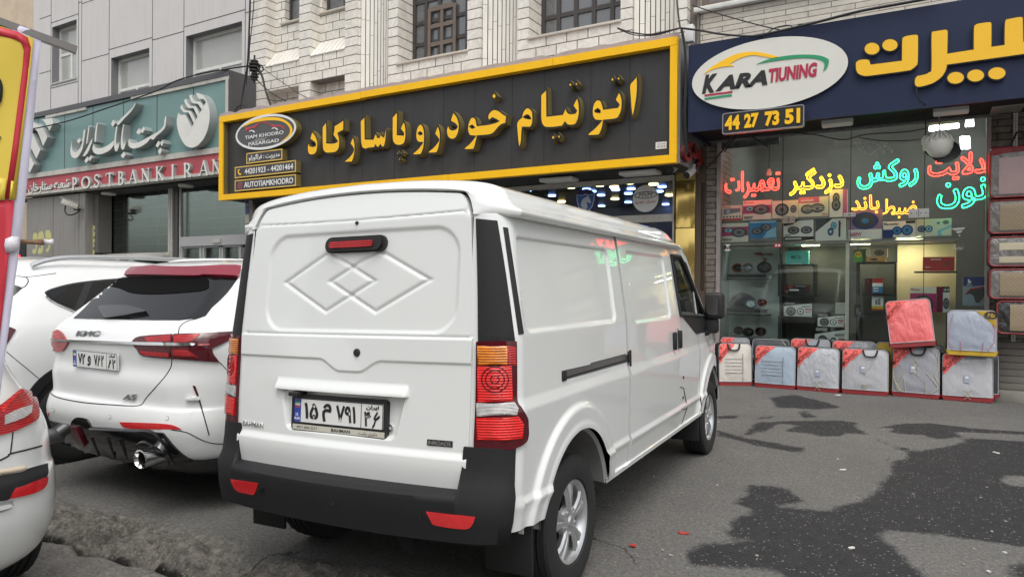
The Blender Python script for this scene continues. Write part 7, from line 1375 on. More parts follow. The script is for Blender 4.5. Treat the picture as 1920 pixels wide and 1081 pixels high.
# rear corner
for sg in (1, -1):
    th = np.linspace(0, math.pi/2, 26)[:, None]; zz = np.linspace(.43, 1.70, 60)[None, :]; X_ = (CA-.03)+(xs_(zz)-CA+.03)*np.sin(th); Y_ = yr_(zz)+.0+.12*(1-np.cos(th)); body.grid(np.stack([X_*sg, Y_, zz+0*th], -1))
# gutter and roof
RP = np.array([(.728, 1.688), (.772, 1.684), (.79, 1.697), (.788, 1.713), (.762, 1.728), (.742, 1.745), (.728, 1.775), (.70, 1.808), (.64, 1.832), (.52, 1.851), (.3, 1.867), (0, 1.874)])
RPs = catmull(RP, 4, False)
yy = np.concatenate([np.linspace(-.555, -.48, 5), np.linspace(-.35, 2.05, 22), np.linspace(2.12, 2.42, 8)])
rows = []
for y in yy:
    k = np.clip((y-1.95)/.45, 0, 1); drop = .11*k**2*(RPs[:, 1]-1.69)/.19; f_ = 1-.03*k
    rows.append(np.stack([RPs[:, 0]*f_, y+.035*(RPs[:, 0]/.7)**2*np.clip((.4-y), 0, 1)*(1 if y < .4 else 0)-.12*k*(RPs[:, 0]/.7)**2, RPs[:, 1]-drop], -1))
first = rows[0]; nR = len(first)
gxp = np.concatenate([np.full(12, .618), np.linspace(.617, .545, 14)[1:], np.linspace(.545, 0, 16)[1:]]); gzp = np.concatenate([np.linspace(1.688, float(gate_top(.607)), 12), gate_top(np.linspace(.607, .545, 14)[1:]), gate_top(np.linspace(.545, 0, 16)[1:])])+.009
gl_ = np.r_[0, np.cumsum(np.hypot(np.diff(gxp), np.diff(gzp)))]; fl = np.r_[0, np.cumsum(np.hypot(np.diff(first[:, 0]), np.diff(first[:, 2])))]
tq = fl/fl[-1]; gxp2 = np.interp(tq*gl_[-1], gl_, gxp); gzp2 = np.interp(tq*gl_[-1], gl_, gzp); gyy = yr_(gzp2)-.03*(1-(np.minimum(gxp2, .62)/.64)**2)
G0 = np.stack([gxp2, gyy-.004, gzp2], -1); G1 = G0+np.array([0, .06, -.004])
mid = lambda a, b_, dy: np.stack([first[:, 0]*a+G0[:, 0]*b_, first[:, 1]*a+G0[:, 1]*b_+dy, first[:, 2]*a+G0[:, 2]*b_], -1)
lip = [G1, G0, mid(.12, .88, -.012), mid(.4, .6, -.018), mid(.75, .25, -.014), mid(.92, .08, -.006)]
R2 = lip+rows; R2 = np.array(R2); full = np.concatenate([R2, R2[:, -2::-1]*np.array([-1, 1, 1])], 1); body.grid(full)
# hood, nose, cowl
us = np.linspace(-1, 1, 21)[:, None]
hood = []
for y, z, wd in ((2.93, 1.12, .70), (3.0, 1.10, .74), (3.2, 1.045, .735), (3.45, .985, .70), (3.58, .93, .66), (3.63, .84, .64), (3.64, .70, .66), (3.64, .42, .66)): hood.append(np.stack([us[:, 0]*wd, y-.10*us[:, 0]**2*(1 if y > 3.1 else .5), z-.03*us[:, 0]**4], -1))
body.grid(np.array(hood))
for sg in (1, -1): body.grid([[(sg*.80, .45, .38), (sg*.80, 2.6, .38)], [(sg*.62, .45, .36), (sg*.62, 2.6, .36)]])
bodyo = obj('body', body, M_['paint'], van, local=True, smooth=45, recalc=False)
for nm, r_, l_ in (('sliding_door', sr_, sl2_), ('front_door', dr_, dl_)): obj(nm, r_, M_['paint'], van, local=True, smooth=45, recalc=False); obj('sliding_door' if nm[0] == 's' else 'front_door', l_, M_['paint'], van, local=True, smooth=45, recalc=False)
for sg in (1, -1): sill = MB(); sill.grid([[(sg*.802, y, .41) for y in np.linspace(.40, 2.64, 6)], [(sg*.815, y, .402) for y in np.linspace(.40, 2.64, 6)], [(sg*.812, y, .378) for y in np.linspace(.40, 2.64, 6)], [(sg*.78, y, .36) for y in np.linspace(.40, 2.64, 6)]]); obj('sill', sill, M_['paint'], van, local=True)
# dark inner shell behind the gaps
inn = MB()
for sg in (1, -1):
    for a, b_ in ((-.50, -.44), (.44, 1.9), (1.86, 1.96)):
        yy2 = np.linspace(a, b_, 12)[:, None]; zz2 = np.linspace(.42, 1.68, 20)[None, :]; inn.grid(np.stack([(xs_(zz2)-.04)*sg+0*yy2, yy2+0*zz2, zz2+0*yy2], -1))
    zz2 = np.linspace(.45, 1.66, 12); inn.grid(np.array([[(sg*.60, yr_(z)+.03, z), (sg*.70, yr_(z)+.05, z)] for z in zz2]))
inn.box((-.6, -.60, .5), (.6, -.58, 1.66)); inn.box((-.66, -.55, .36), (.66, 3.4, .42)); inn.box((-.70, 1.75, .43), (.70, 1.78, 1.66))
xa_ = np.linspace(-.66, .66, 16); inn.grid(np.array([[(x, -.53, float(gate_top(min(abs(x), .6)))-.12) for x in xa_], [(x, -.535, min(1.85, float(gate_top(min(abs(x), .6)))+.02)) for x in xa_]]))
obj('inner_shell', inn, M_['dark'], van, local=True)
# wheel housings
whm = mat('grey_primed_housing', (.34, .34, .33), .7, var=.25, vs=9, dirt=.5, ds=6)
for sg in (1, -1):
    for cy in (0, 3.05):
        wh = MB(); an = np.linspace(.16, math.pi-.16, 26)[:, None]; xx = np.array([.815, .80, .74, .66, .56, .45])[None, :]; rr3 = np.array([RA+.002, RA-.012, RA+.004, RA+.02, RA+.03, RA+.03])[None, :]
        wh.grid(np.stack([xx*sg-(.02 if cy > 1 else 0)*sg+0*an, cy+rr3*np.cos(an), .315+rr3*np.sin(an)], -1)); wh.box((sg*.44-.01, cy-.4, .42), (sg*.44+.01, cy+.4, .78)); obj('wheel_housing', wh, whm, van, local=True)
# BVH of the van skin for the fittings
def bvh_of(objs):
    V = []; Fc = []
    for o in objs:
        Mx = WORLD[o.name]; b0 = len(V); V += [Mx @ v.co for v in o.data.vertices]; Fc += [[i+b0 for i in p.vertices] for p in o.data.polygons]
    return BVHTree.FromPolygons(V, Fc)
def decal(loops, bvh, off, cell=6, skirt=True, lift=0):
    """pixel outline -> shell lying on the surface hit by the pixel rays, raised by off along the normal"""
    pts, tris = tri_fill(loops, cell); P = []; ok = []
    for u, v in pts:
        r = Vector(ray(u, v)).normalized(); h = bvh.ray_cast(Vector(CP), r)
        if h[0] is None: P.append(None); ok.append(False); continue
        n = h[1]; n = n if n.dot(r) < 0 else -n; P.append((h[0]+n*off, h[0]-n*.004)); ok.append(True)
    mb = MB(); tr = [t for t in tris if all(ok[i] for i in t)]; q = [p if p else (Vector((0, 0, -50)),)*2 for p in P]; n = len(q)
    mb.add([p[0] for p in q], tr)
    if skirt:
        ed = {}
        for t in tr:
            for a, b_ in zip(t, t[1:]+t[:1]): ed[(a, b_)] = 1
        bd = [e for e in ed if (e[1], e[0]) not in ed]; b0 = len(mb.v); mb.v += [tuple(p[1]) for p in q]
        for a, b_ in bd: mb.f.append((b_, a, b0+a, b0+b_)); mb.m.append(0)
    used = sorted({i for f in mb.f for i in f}); mp = {k: i for i, k in enumerate(used)}; mb.v = [mb.v[i] for i in used]; mb.f = [tuple(mp[i] for i in f) for f in mb.f]
    return mb
def mirror_local(o, name):
    me = o.data.copy(); c = bpy.data.objects.new(name, me); COL.objects.link(c); c.parent = o.parent; WORLD[c.name] = WORLD[o.name]
    co = np.zeros(len(me.vertices)*3); me.vertices.foreach_get('co', co); co[0::3] *= -1; me.vertices.foreach_set('co', co); me.flip_normals(); me.update(); return c
def pr(name, loops, bvh, off, m, parent, cell=6, mir=False, smooth=60, label=None):
    o = obj(name, decal([smoothpoly(l, 3) if len(l) < 40 else l for l in loops], bvh, off, cell), m, parent, smooth=smooth, recalc=False, label=label)
    return (o, mirror_local(o, name)) if mir else o
vb_ = bvh_of([bodyo])
LP = lambda P: cv(P, 860, 600, .2589)
pr('rear_pillar', [[(893, 410), (932, 414), (949, 520), (965, 640), (897, 641), (896, 520)]], vb_, .006, M_['blackpl'], van, 5, True)
lamp, lampL = pr('tail_light', [LP([(135, 155), (280, 150), (410, 152), (413, 400), (415, 580), (440, 630), (480, 700), (486, 760), (486, 830), (470, 880), (420, 915), (350, 935), (120, 942), (118, 870), (130, 600)])], vb_, .014, M_['darkred'], van, 4, True)
for P_, nm, m_ in (([(147, 185), (345, 187), (350, 322), (148, 326)], 'amber_lens', 'amber'), ([(348, 188), (398, 190), (402, 324), (354, 322)], 'red_lens', 'redlens'), ([(148, 332), (350, 330), (372, 330), (384, 588), (145, 592)], 'red_lens', 'brightred'), ([(141, 598), (392, 594), (420, 640), (412, 682), (141, 694)], 'clear_lens', 'clearlens'), ([(141, 702), (420, 692), (452, 745), (446, 850), (330, 868), (141, 864)], 'brake_lens', 'brightred')):
    o = obj(nm, decal([LP(P_)], vb_, .019, 3), M_[m_], lamp, smooth=60, recalc=False); mirror_local(o, nm).parent = lampL
lb2 = bvh_of([lamp]); mb = MB()
for rr4 in (28, 62, 88):
    P = [LP([(265+rr4*math.cos(a), 425+rr4*math.sin(a)*1.05)])[0] for a in np.linspace(0, 2*math.pi, 26)[:-1]]; H_ = [vb_.ray_cast(Vector(CP), Vector(ray(*p)).normalized()) for p in P]
    if all(h[0] for h in H_): mb.tube([h[0]+(h[1] if h[1].dot(Vector(ray(920, 710))) < 0 else -h[1])*.02 for h in H_], .0022, 5, closed=True)
o = obj('bulb_ring', mb, M_['darkred'], lamp); mirror_local(o, 'bulb_ring').parent = lampL
vent = pr('side_vent', [[(943, 425.8), (951.6, 427.2), (981, 625.5), (972, 627)]], vb_, .004, M_['black'], van, 4, True)
# --- rear bumper
bp_ = MB(); th = []
xc_ = list(np.linspace(0, .60, 22))+[.610, .614, .617, .6185, .620]
cen = np.array([(-.02, .60), (.03, .600), (.075, .594), (.10, .580), (.103, .560), (.092, .485), (.078, .405), (.03, .39)]); upr = np.array([(.004, .770), (.012, .768), (.026, .70), (.050, .625), (.094, .580), (.092, .485), (.078, .405), (.03, .39)])
rows = []
for x in xc_: w_ = float(sst((x-.6095)/.009)); pf = cen*(1-w_)+upr*w_; yb0 = float(yr_(.62))-.03*(1-(x/.64)**2)*(1-.0); nx__, ny__ = .10*(x/.64), -1; rows.append([(x+o_*nx__*.3, yb0-o_*(1-.30*(x/.62)**3), z) for o_, z in pf])
for a in np.linspace(.06, 1.18, 16):
    r = []
    for k, (o_, z) in enumerate(upr):
        aa = a*(1-.16*np.clip((.77-z)/.36, 0, 1)*(a/1.18)**3); bx_ = (CA-.03)+(xs_(z)-CA+.03)*math.sin(aa); by_ = float(yr_(.62))+.12*(1-math.cos(aa)); nn3 = np.array([math.sin(aa)*.75, -math.cos(aa)]); nn3 /= np.linalg.norm(nn3); o2 = o_*(.70-.30*(a/1.18)); r.append((bx_+nn3[0]*o2, by_+nn3[1]*o2, z))
    rows.append(r)
R_all = [[(-p[0], p[1], p[2]) for p in r] for r in rows[:0:-1]]+rows; bp_.grid(np.array(R_all)); e0 = rows[-1]
bp_.add(e0+[(p[0]-.05, p[1]+.01, p[2]) for p in e0], [(i, i+1, len(e0)+i+1, len(e0)+i) for i in range(len(e0)-1)])
bump = obj('rear_bumper', bp_, M_['blackpl'], van, local=True, smooth=50)
bb_ = bvh_of([bump])
M_['reflector'] = mat('red_reflector', (.62, .02, .025), .25, coat=.8, var=.2, vs=60)
refR = pr('reflector', [[(799, 958), (891, 968), (886, 982), (872, 991), (818, 984), (808, 975)]], bb_, .003, M_['reflector'], bump, 5); refL = pr('reflector', [[(433, 897), (485, 905), (480, 920), (476, 927), (448, 921), (438, 911)]], bb_, .003, M_['reflector'], bump, 5)
for u, v in ((492, 919), (626, 943), (787, 968)): pr('parking_sensor', [ellipse(u, v, 4.2, 5, 14)], bb_, .003, M_['gloss'], bump, 3)
# --- fittings on the rear door
def pill(x0, x1, z0, z1, n=8): r = (z1-z0)/2; return [(x1-r+r*math.cos(a), (z0+z1)/2+r*math.sin(a)) for a in np.linspace(-math.pi/2, math.pi/2, n)]+[(x0+r+r*math.cos(a), (z0+z1)/2+r*math.sin(a)) for a in np.linspace(math.pi/2, 1.5*math.pi, n)]
flat = lambda y0: (lambda x, z, d: (x, y0(z)-d, z))
gy0 = lambda z: float(yr_(z))-.03+.01
mb = MB(); mb.poly([pill(-.137, .205, 1.560, 1.632)], flat(gy0), -.03, .012); mb.poly([pill(-.118, .186, 1.567, 1.625)], flat(gy0), .012, .024); hb = obj('brake_light', mb, M_['black'], gate, local=True)
mb = MB(); mb.poly([pill(-.10, .145, 1.581, 1.611)], flat(gy0), .0, .030); obj('lens', mb, M_['redlens'], van, local=True)
mb = MB(); Mx = Matrix.Translation(gfn(.09, 1.125, 0)) @ Matrix.Rotation(math.radians(90), 4, 'X'); mb.lathe([(0, .008), (.015, .007), (.018, .002), (.018, -.01)], Mx, 18); Mx = Matrix.Translation(gfn(.039, 1.69, 0)) @ Matrix.Rotation(math.radians(90), 4, 'X'); mb.lathe([(0, .008), (.007, .007), (.009, 0)], Mx, 10); obj('lock', mb, M_['black'], gate, local=True)
mb = MB(); Mx = Matrix.Translation(gfn(.257, .815, 0)) @ Matrix.Rotation(math.radians(90), 4, 'X'); mb.lathe([(0, .014), (.006, .014), (.008, .009), (.015, .008), (.016, -.02)], Mx, 16); obj('lock_button', mb, M_['chrome'], gate, local=True)
def number_plate(parent, fr, w_, h_, groups, small, framed=True, strip=None):
    """fr(x, y, d): plate frame, origin at the centre"""
    if framed:
        mb = MB(); mb.poly([rrect(-w_/2-.016, w_/2+.016, -h_/2-(.036 if strip else .014), h_/2+.016, .018)], fr, -.02, .006); pf = obj('plate_frame', mb, M_['black'], parent, local=True)
        if strip: mb = MB(); mb.poly([rrect(-w_/2-.006, w_/2+.008, -h_/2-.032, -h_/2-.008, .003)], fr, .0062, .0072); so3 = obj('frame_strip', mb, cm((.55, .53, .45)), pf, local=True); mb = MB(); mb.text(strip, lambda x, y, d: fr(x, y, .0074+d), fit=(-.03, .075, -h_/2-.027, -h_/2-.013), depth=.0006, bold=.02); mb.text(fa('دلبری رشت'), lambda x, y, d: fr(x, y, .0074+d), fit=(.12, .22, -h_/2-.03, -h_/2-.012), depth=.0006); mb.text('0911 830 2217', lambda x, y, d: fr(x, y, .0074+d), fit=(-.23, -.11, -h_/2-.025, -h_/2-.015), depth=.0006); obj('strip_text', mb, M_['black'], so3, local=True)
    mb = MB(); mb.poly([rrect(-w_/2, w_/2, -h_/2, h_/2, .006)], fr, -.002, .008, 0); mb.poly([[(-w_/2+.003, -h_/2+.004), (-w_/2+.042, -h_/2+.004), (-w_/2+.042, h_/2-.004), (-w_/2+.003, h_/2-.004)]], fr, .008, .0088, 1)
    for c_, a, b_ in ((2, .62, .7), (0, .7, .78), (3, .78, .86)): mb.poly([[(-w_/2+.008, -h_/2+h_*a), (-w_/2+.037, -h_/2+h_*a), (-w_/2+.037, -h_/2+h_*b_), (-w_/2+.008, -h_/2+h_*b_)]], fr, .0088, .0094, {2: 3, 0: 0, 3: 2}[c_])
    xd = w_/2-.118
    mb.poly([[(xd, -h_/2+.003), (xd+.003, -h_/2+.003), (xd+.003, h_/2-.003), (xd, h_/2-.003)]], fr, .008, .0088, 4)
    E = rrect(-w_/2, w_/2, -h_/2, h_/2, .006); mb.poly([E, rrect(-w_/2+.003, w_/2-.003, -h_/2+.003, h_/2-.003, .004)[::-1]], fr, .008, .0095, 4)
    p = obj('number_plate', mb, [cm((.74, .74, .72)), cm((.02, .06, .36)), cm((.05, .35, .12)), cm((.5, .04, .04)), M_['black']], parent, local=True); mb = MB()
    tf_ = lambda x, y, d: fr(x, y, .009+d)
    for s_, a, b_, lo, hi in groups:
        xa, xb, za, zb_ = -w_/2+w_*a, -w_/2+w_*b_, -h_/2+h_*lo, -h_/2+h_*hi
        if s_ == '6':
            k = np.linspace(-.2, 1.2, 60); GX, GY = np.meshgrid(k, k); f_ = np.minimum(pdist(GX, GY, catmull([(.62, .98), (.30, .72), (.22, .60), (.45, .55), (.95, .74)], 5, False), False), pdist(GX, GY, catmull([(.42, .56), (.34, .40), (.18, .18), (.02, .02)], 5, False), False))-.095
            for g in nest(contour(f_, k, k)): mb.poly([[(xa+p[0]*(xb-xa), za+p[1]*(zb_-za)) for p in l] for l in g], tf_, 0, .0008)
        else: mb.text(s_, tf_, fit=(xa, xb, za, zb_), depth=.0008, bold=.03)
    p2_ = MB(); p2_.text('I.R.\nIRAN', tf_, fit=(-w_/2+.006, -w_/2+.036, -h_/2+.012, -h_/2+.042), depth=.0008); obj('country_mark', p2_, cm(WH), p, local=True); obj('plate_characters', mb, M_['black'], p, local=True); return p
cxp, czp = -.016, .853; yp0 = float(gate_y(np.array(-.02), np.array(.85)))
slp = (float(gate_y(np.array(-.02), np.array(.92)))-float(gate_y(np.array(-.02), np.array(.78))))/.14*.8
number_plate(gate, lambda x, y, d: (cxp+x*1.0, yp0-.012+.0*x+slp*0+y*.06-d, czp+y+.006), .50, .108, [('۱۵', .125, .29, .18, .84), (fa('م'), .335, .44, .12, .86), ('۷۹۱', .49, .71, .16, .84), ('۴', .80, .875, .1, .68), ('6', .895, .965, .08, .66), (fa('ایران'), .82, .955, .74, .93)], None, True, 'BAHMAN')
mb = MB(); mb.text('BAHMAN', lambda x, y, d: gfn(x, y, d), fit=(-.607, -.462, .760, .782), depth=.005, bold=.02); obj('badge', mb, M_['chrome'], gate, local=True)
mb = MB(); mb.poly([[(.450, .762), (.566, .762), (.566, .786), (.450, .786)]], lambda x, z, d: gfn(x, z, d), 0, .003); bdg = obj('badge', mb, M_['black'], gate, local=True); mb = MB(); mb.text('INROADS', lambda x, y, d: gfn(x, y, d+.003), fit=(.456, .560, .766, .782), depth=.003, bold=.02); obj('badge_letters', mb, M_['chrome'], bdg, local=True)
mb = MB(); mb.rbox((-.265, float(gate_y(np.array(-.2), np.array(.95)))-.02, .925), (-.215, float(gate_y(np.array(-.2), np.array(.93)))+.02, .944), .004); obj('plate_lamp', mb, M_['black'], gate, local=True)
# small white end piece at the left of the roof seam
mb = MB(); mb.rbox((-.70, -.60, 1.70), (-.63, -.57, 1.725), .01); obj('hinge_cover', mb, M_['paint'], van, local=True)
# --- side fittings
mb = MB(); x_ = .806
mb.box((.795, -.152, .977), (.803, .80, 1.015), 0); mb.rbox((.80, -.165, .972), (.818, -.115, 1.020), .006, 1); mb.box((.8, -.115, .981), (.812, .80, .987), 1); mb.rbox((.80, .79, .945), (.822, .825, 1.04), .006, 1); obj('slide_rail', mb, [M_['steel'], M_['black']], van, local=True)
def vert_handle(y, z0, z1, par):
    mb = MB(); mb.poly([rrect(y-.032, y+.032, z0-.012, z1+.012, .02)], lambda a, z, d: (float(xs_(z))+d, a, z), -.01, .002, 1, 1); mb.rbox((float(xs_((z0+z1)/2))+.004, y-.018, z0), (float(xs_((z0+z1)/2))+.034, y+.018, z1), .012, 0); obj('door_handle', mb, [M_['black'], M_['gap']], par, local=True)
hy = [vside(1266, 636, .83)[0], vside(1275, 634, .83)[0]]
vert_handle(hy[0], .965, 1.09, van); vert_handle(hy[1]+.01, .965, 1.095, van)
mb = MB(); P = [vside(u, v, .815) for u, v in ((1274, 725), (1281, 727), (1287.5, 764), (1280, 800), (1271, 809))]; mb.tube([(float(xs_(z))+.001, y, z) for y, z in P], .003, 5); mb.tube([(float(xs_(z))+.0, y, z) for y, z in [vside(1277, 767, .815), vside(1287, 765, .815)]], .003, 5); obj('flap_seam', mb, M_['gap'], van, local=True)
mb = MB()
for u, v in ((1281, 707), (1281.5, 745)): y, z = vside(u, v, .82); mb.lathe([(0, .006), (.010, .005), (.011, 0)], Matrix.Translation((float(xs_(z)), y, z)) @ Matrix.Rotation(math.radians(90), 4, 'Y'), 12)
obj('side_lock', mb, M_['black'], van, local=True)
for sg in (1, -1):
    mb = MB(); wp = [(sg*(float(side_x(np.array(y), np.array(z)))-.004), y, z) for y, z in win]; mb.add(wp, [tuple(range(len(wp)))]); obj('side_window', mb, M_['clearglass'], van, local=True)
    mb = MB(); wd_ = []
    for i in range(len(win)):
        a, b_ = win[i], win[(i+1) % len(win)]
        for t_ in np.linspace(0, 1, 6)[:-1]: y, z = a[0]+(b_[0]-a[0])*t_, a[1]+(b_[1]-a[1])*t_; wd_.append((sg*float(side_x(np.array(y), np.array(z))), y, z))
    mb.tube(wd_, .017, 6, closed=True)
    q1 = [(y, z) for y, z in ((2.335, 1.59), (2.40, 1.60), (2.86, 1.17), (2.98, 1.03), (2.50, 1.035), (2.02, 1.205), (2.76, 1.175))]; pts, tris = tri_fill([q1], .06)
    mb.add([(sg*(float(side_x(np.array(y), np.array(z)))+.006), y, z) for y, z in pts], tris); obj('window_surround', mb, M_['black'], van, local=True)
ws = MB(); r_ = []
for t_ in np.linspace(0, 1, 8): y = 2.40+.56*t_; z = 1.645-.53*t_; r_.append([(x*(.69+.035*t_), y+.10*(1-x*x)-.02, z+.03*(1-x*x)*(1-t_)) for x in np.linspace(-1, 1, 15)])
ws.grid(r_); obj('windscreen', ws, M_['clearglass'], van, local=True)
for sg in (1, -1): ap = MB(); ap.tube([(sg*.71, 2.30, 1.70), (sg*.725, 2.45, 1.61), (sg*.755, 2.98, 1.10)], .035, 8); obj('screen_pillar', ap, M_['paint'], van, local=True)
cab = MB(); cab.box((-.72, 1.78, .45), (.72, 3.0, .5)); cab.rbox((-.7, 2.72, .5), (.7, 3.0, 1.10), .08)
obj('dashboard', cab, M_['black'], van, local=True)
for sg in (1, -1): mb = MB(); mb.rbox((sg*.4-.24, 1.85, .55), (sg*.4+.24, 2.35, .82), .06); mb.rbox((sg*.4-.23, 1.82, .8), (sg*.4+.23, 1.97, 1.35), .06); mb.rbox((sg*.4-.13, 1.84, 1.37), (sg*.4+.13, 1.94, 1.56), .05); obj('seat', mb, mat('grey_seat', (.08, .08, .085), .8), van, local=True)
mb = MB(); mb.lathe([(.19, 0), (.2, .015), (.19, .03), (.18, .015)], Matrix.Translation((-.4, 2.58, 1.12)) @ Matrix.Rotation(math.radians(-55), 4, 'X'), 26, closed=True); obj('steering_wheel', mb, M_['black'], van, local=True)
mm = thing_ = None
ym = 2.78; xm0, zm1 = vrear(1320, 548, ym); xm1, zm0 = vrear(1355, 598, ym)
mb = MB(); mb.rbox((xm0, ym, zm0), (xm1, ym+.13, zm1), .03, 0, None, 3); mb.rbox((xm0-.05, ym+.03, zm0-.12), (xm1-.045, ym+.10, zm0+.01), .025, 0); mb.rbox((.74, ym+.03, zm0-.14), (xm0+.03, ym+.10, zm0-.03), .02, 0)
mir = obj('door_mirror', mb, M_['black'], van, local=True); mb = MB(); mb.poly([rrect(xm0+.02, xm1-.03, zm0+.035, zm1-.035, .03)], lambda x, z, d: (x, ym-d+(x-xm0)*.12-.012, z), -.004, .001); obj('mirror_glass', mb, M_['chrome'], mir, local=True)
mir2 = MB(); mir2.rbox((-xm1, ym, zm0), (-xm0, ym+.13, zm1), .03); mir2.rbox((-xm0-.03, ym+.03, zm0-.14), (-.74, ym+.10, zm0-.03), .02); obj('door_mirror', mir2, M_['black'], van, local=True)
# front bumper corner, mud flaps, spare parts underneath
mb = MB(); us2 = np.linspace(-1, 1, 25); mb.grid(np.array([[(x*.79, 3.66-.26*abs(x)**3.2, z) for x in us2] for z in (.40, .55, .70)])); obj('front_bumper', mb, M_['blackpl'], van, local=True)
for sg in (1, -1):
    for y, z0, z1_ in ((-.46, .20, .47), (2.58, .18, .42)): mb = MB(); mb.rbox((sg*.58 if sg > 0 else -.80, y-.008, z0), (.80 if sg > 0 else -.58, y+.008, z1_), .004); mf = obj('mud_flap', mb, M_['black'], van, local=True)
mb = MB(); mb.rbox((.74, -.474, .375), (.765, -.468, .40), .002); obj('flap_sticker', mb, M_['white'], van, local=True)
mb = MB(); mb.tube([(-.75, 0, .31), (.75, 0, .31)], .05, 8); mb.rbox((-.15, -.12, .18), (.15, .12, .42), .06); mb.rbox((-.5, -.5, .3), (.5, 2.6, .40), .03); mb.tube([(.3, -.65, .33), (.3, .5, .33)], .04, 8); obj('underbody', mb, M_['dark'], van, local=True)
# --- wheels
def wheel(parent, M, R, W, rim_r, style='van'):
    """axis along local +x (outer side)"""
    h = W/2; pr_ = [(rim_r+.004, h*.78), (rim_r+.012, h*.93), (rim_r+(R-rim_r)*.35, h*1.0), (R-.035, h*.98), (R-.012, h*.90), (R-.003, h*.78)]
    tread = []
    for k in range(13): a = h*.74-(2*h*.74)*k/12; tread += [(R-(.010 if k in (3, 6, 9) else 0), a+.004), (R-(.010 if k in (3, 6, 9) else 0), a-.004)]
    prof = pr_+tread+[(r, -x) for r, x in pr_[::-1]]
    def L(r, x, a): return M @ Vector((x, r*math.cos(a), r*math.sin(a)))
    n = 64; mb = MB(); mb.grid([[list(L(r-(.004 if (abs(x) < h*.86 and abs(x) > h*.5 and j % 2) else 0), x, 2*math.pi*j/n)) for j in range(n)] for r, x in prof], 0, False, True); t = obj('wheel', mb, M_['rubber'], parent, local=True, smooth=30)
    mb = MB(); mb.grid([[list(L(r, x, 2*math.pi*j/48)) for j in range(48)] for r, x in ((rim_r+.006, h*.80), (rim_r+.002, h*.86), (rim_r-.008, h*.80), (rim_r-.022, h*.62), (rim_r-.03, h*.1), (rim_r-.03, -h*.7))], 0, False, True)
    ns_ = 5
    for k in range(ns_):
        a0 = 2*math.pi*k/ns_+.35
        for sgn in (-1, 1):
            P = []
            for r, x, da, wd in ((.035, h*.60, .12, .02), (.085, h*.68, .155, .030), (.135, h*.68, .165, .036), (rim_r-.012, h*.62, .185, .052)):
                a = a0+sgn*da; ta = wd/max(r, .03)*.6; P.append([L(r, x, a-ta), L(r, x+.010, a-ta*.5), L(r, x+.010, a+ta*.5), L(r, x, a+ta), L(r, x-.03, a)])
            mb.grid([[list(p) for p in q] for q in P], 0, False, True)
        c_ = L(.058, h*.66, a0+.6); mb.lathe([(0, .014), (.008, .013), (.009, 0)], Matrix.Translation(c_) @ M.to_3x3().to_4x4() @ Matrix.Rotation(math.radians(90), 4, 'Y'), 8)
    Mq = M @ Matrix.Translation((h*.62, 0, 0)) @ Matrix.Rotation(math.radians(90), 4, 'Y'); mb.lathe([(0, .022), (.022, .02), (.03, .012), (.075, .004), (.08, -.02)], Mq, 24); rim = obj('rim', mb, M_['alloy'], t, local=True, smooth=35)
    mb = MB(); mb.grid([[list(L(r, -h*.05, 2*math.pi*j/32)) for j in range(32)] for r in (.0, rim_r-.03)], 0, False, True); mb.grid([[list(L(r, x, 2*math.pi*j/32)) for j in range(32)] for r, x in ((.05, h*.1), (.13, h*.12), (.135, 0))], 0, False, True); obj('brake_disc', mb, M_['dark'], t, local=True); return t
for sg in (1, -1):
    for cy in (0, 3.05): Mw = Matrix.Translation((sg*.705, cy, .31-.0165*sg)) @ (Matrix.Identity(4) if sg > 0 else Matrix.Rotation(math.pi, 4, 'Z')) @ Matrix.Rotation(.4*cy, 4, 'X'); wheel(van, Mw, .312, .19, .19)

# ------------------------------------------------------------------ parked cars
def outline(z, yr, yf, w_, ca, cb, bow, fa_, fb_):
    pts = []
    for x in np.linspace(0, w_-ca, 9): pts.append((x, yr-bow*(1-(x/w_)**2)))
    for a in np.linspace(0, math.pi/2, 13)[1:]: pts.append((w_-ca+ca*math.sin(a), yr-bow*(1-((w_-ca)/w_)**2)+cb*(1-math.cos(a))))
    y0 = pts[-1][1]; y1 = yf-fb_
    for t in np.linspace(0, 1, 14)[1:]: pts.append((w_-.0, y0+(y1-y0)*t))
    for a in np.linspace(0, math.pi/2, 9)[1:]: pts.append((w_-fa_+fa_*math.cos(a), yf-fb_+fb_*math.sin(a)))
    for x in np.linspace(w_-fa_, 0, 7)[1:]: pts.append((x, yf+.04*(1-(x/w_)**2)-.04*(1-((w_-fa_)/w_)**2)))
    full = pts+[(-x, y) for x, y in pts[-2:0:-1]]
    return [(x, y, z) for x, y in full]
def car_shell(parent, keys, mat_, nlev=46, top=True):
    """keys: rows (z, yr, yf, w, ca, cb, bow)"""
    K_ = np.array(keys, float); t = np.arange(len(K_)); C_ = catmull(K_, 5, False); rows = [outline(r[0], r[1], r[2], r[3], min(r[4], r[3]*.95), r[5], r[6], min(.45, r[3]*.9), min(.5, (r[2]-r[1])*.3)) for r in C_]
    mb = MB(); mb.grid(rows, 0, False, True); n = len(rows[0]); b0 = (len(rows)-1)*n; mb.f.append(tuple(range(b0, b0+n))); mb.m.append(0); mb.f.append(tuple(range(n-1, -1, -1))); mb.m.append(0)
    return obj('body', mb, mat_, parent, local=True, smooth=35)
def seam(parent, px, bvh, r=.004, m='gap', name='panel_seam', off=.0):
    P = []
    for u, v in catmull(px, 5, False):
        rr5 = Vector(ray(u, v)).normalized(); h = bvh.ray_cast(Vector(CP), rr5)
        if h[0]: n = h[1] if h[1].dot(rr5) < 0 else -h[1]; P.append(h[0]+n*off)
    if len(P) < 2: return None
    mb = MB(); mb.tube(P, r, 6); return obj(name, mb, M_[m] if isinstance(m, str) else m, parent)
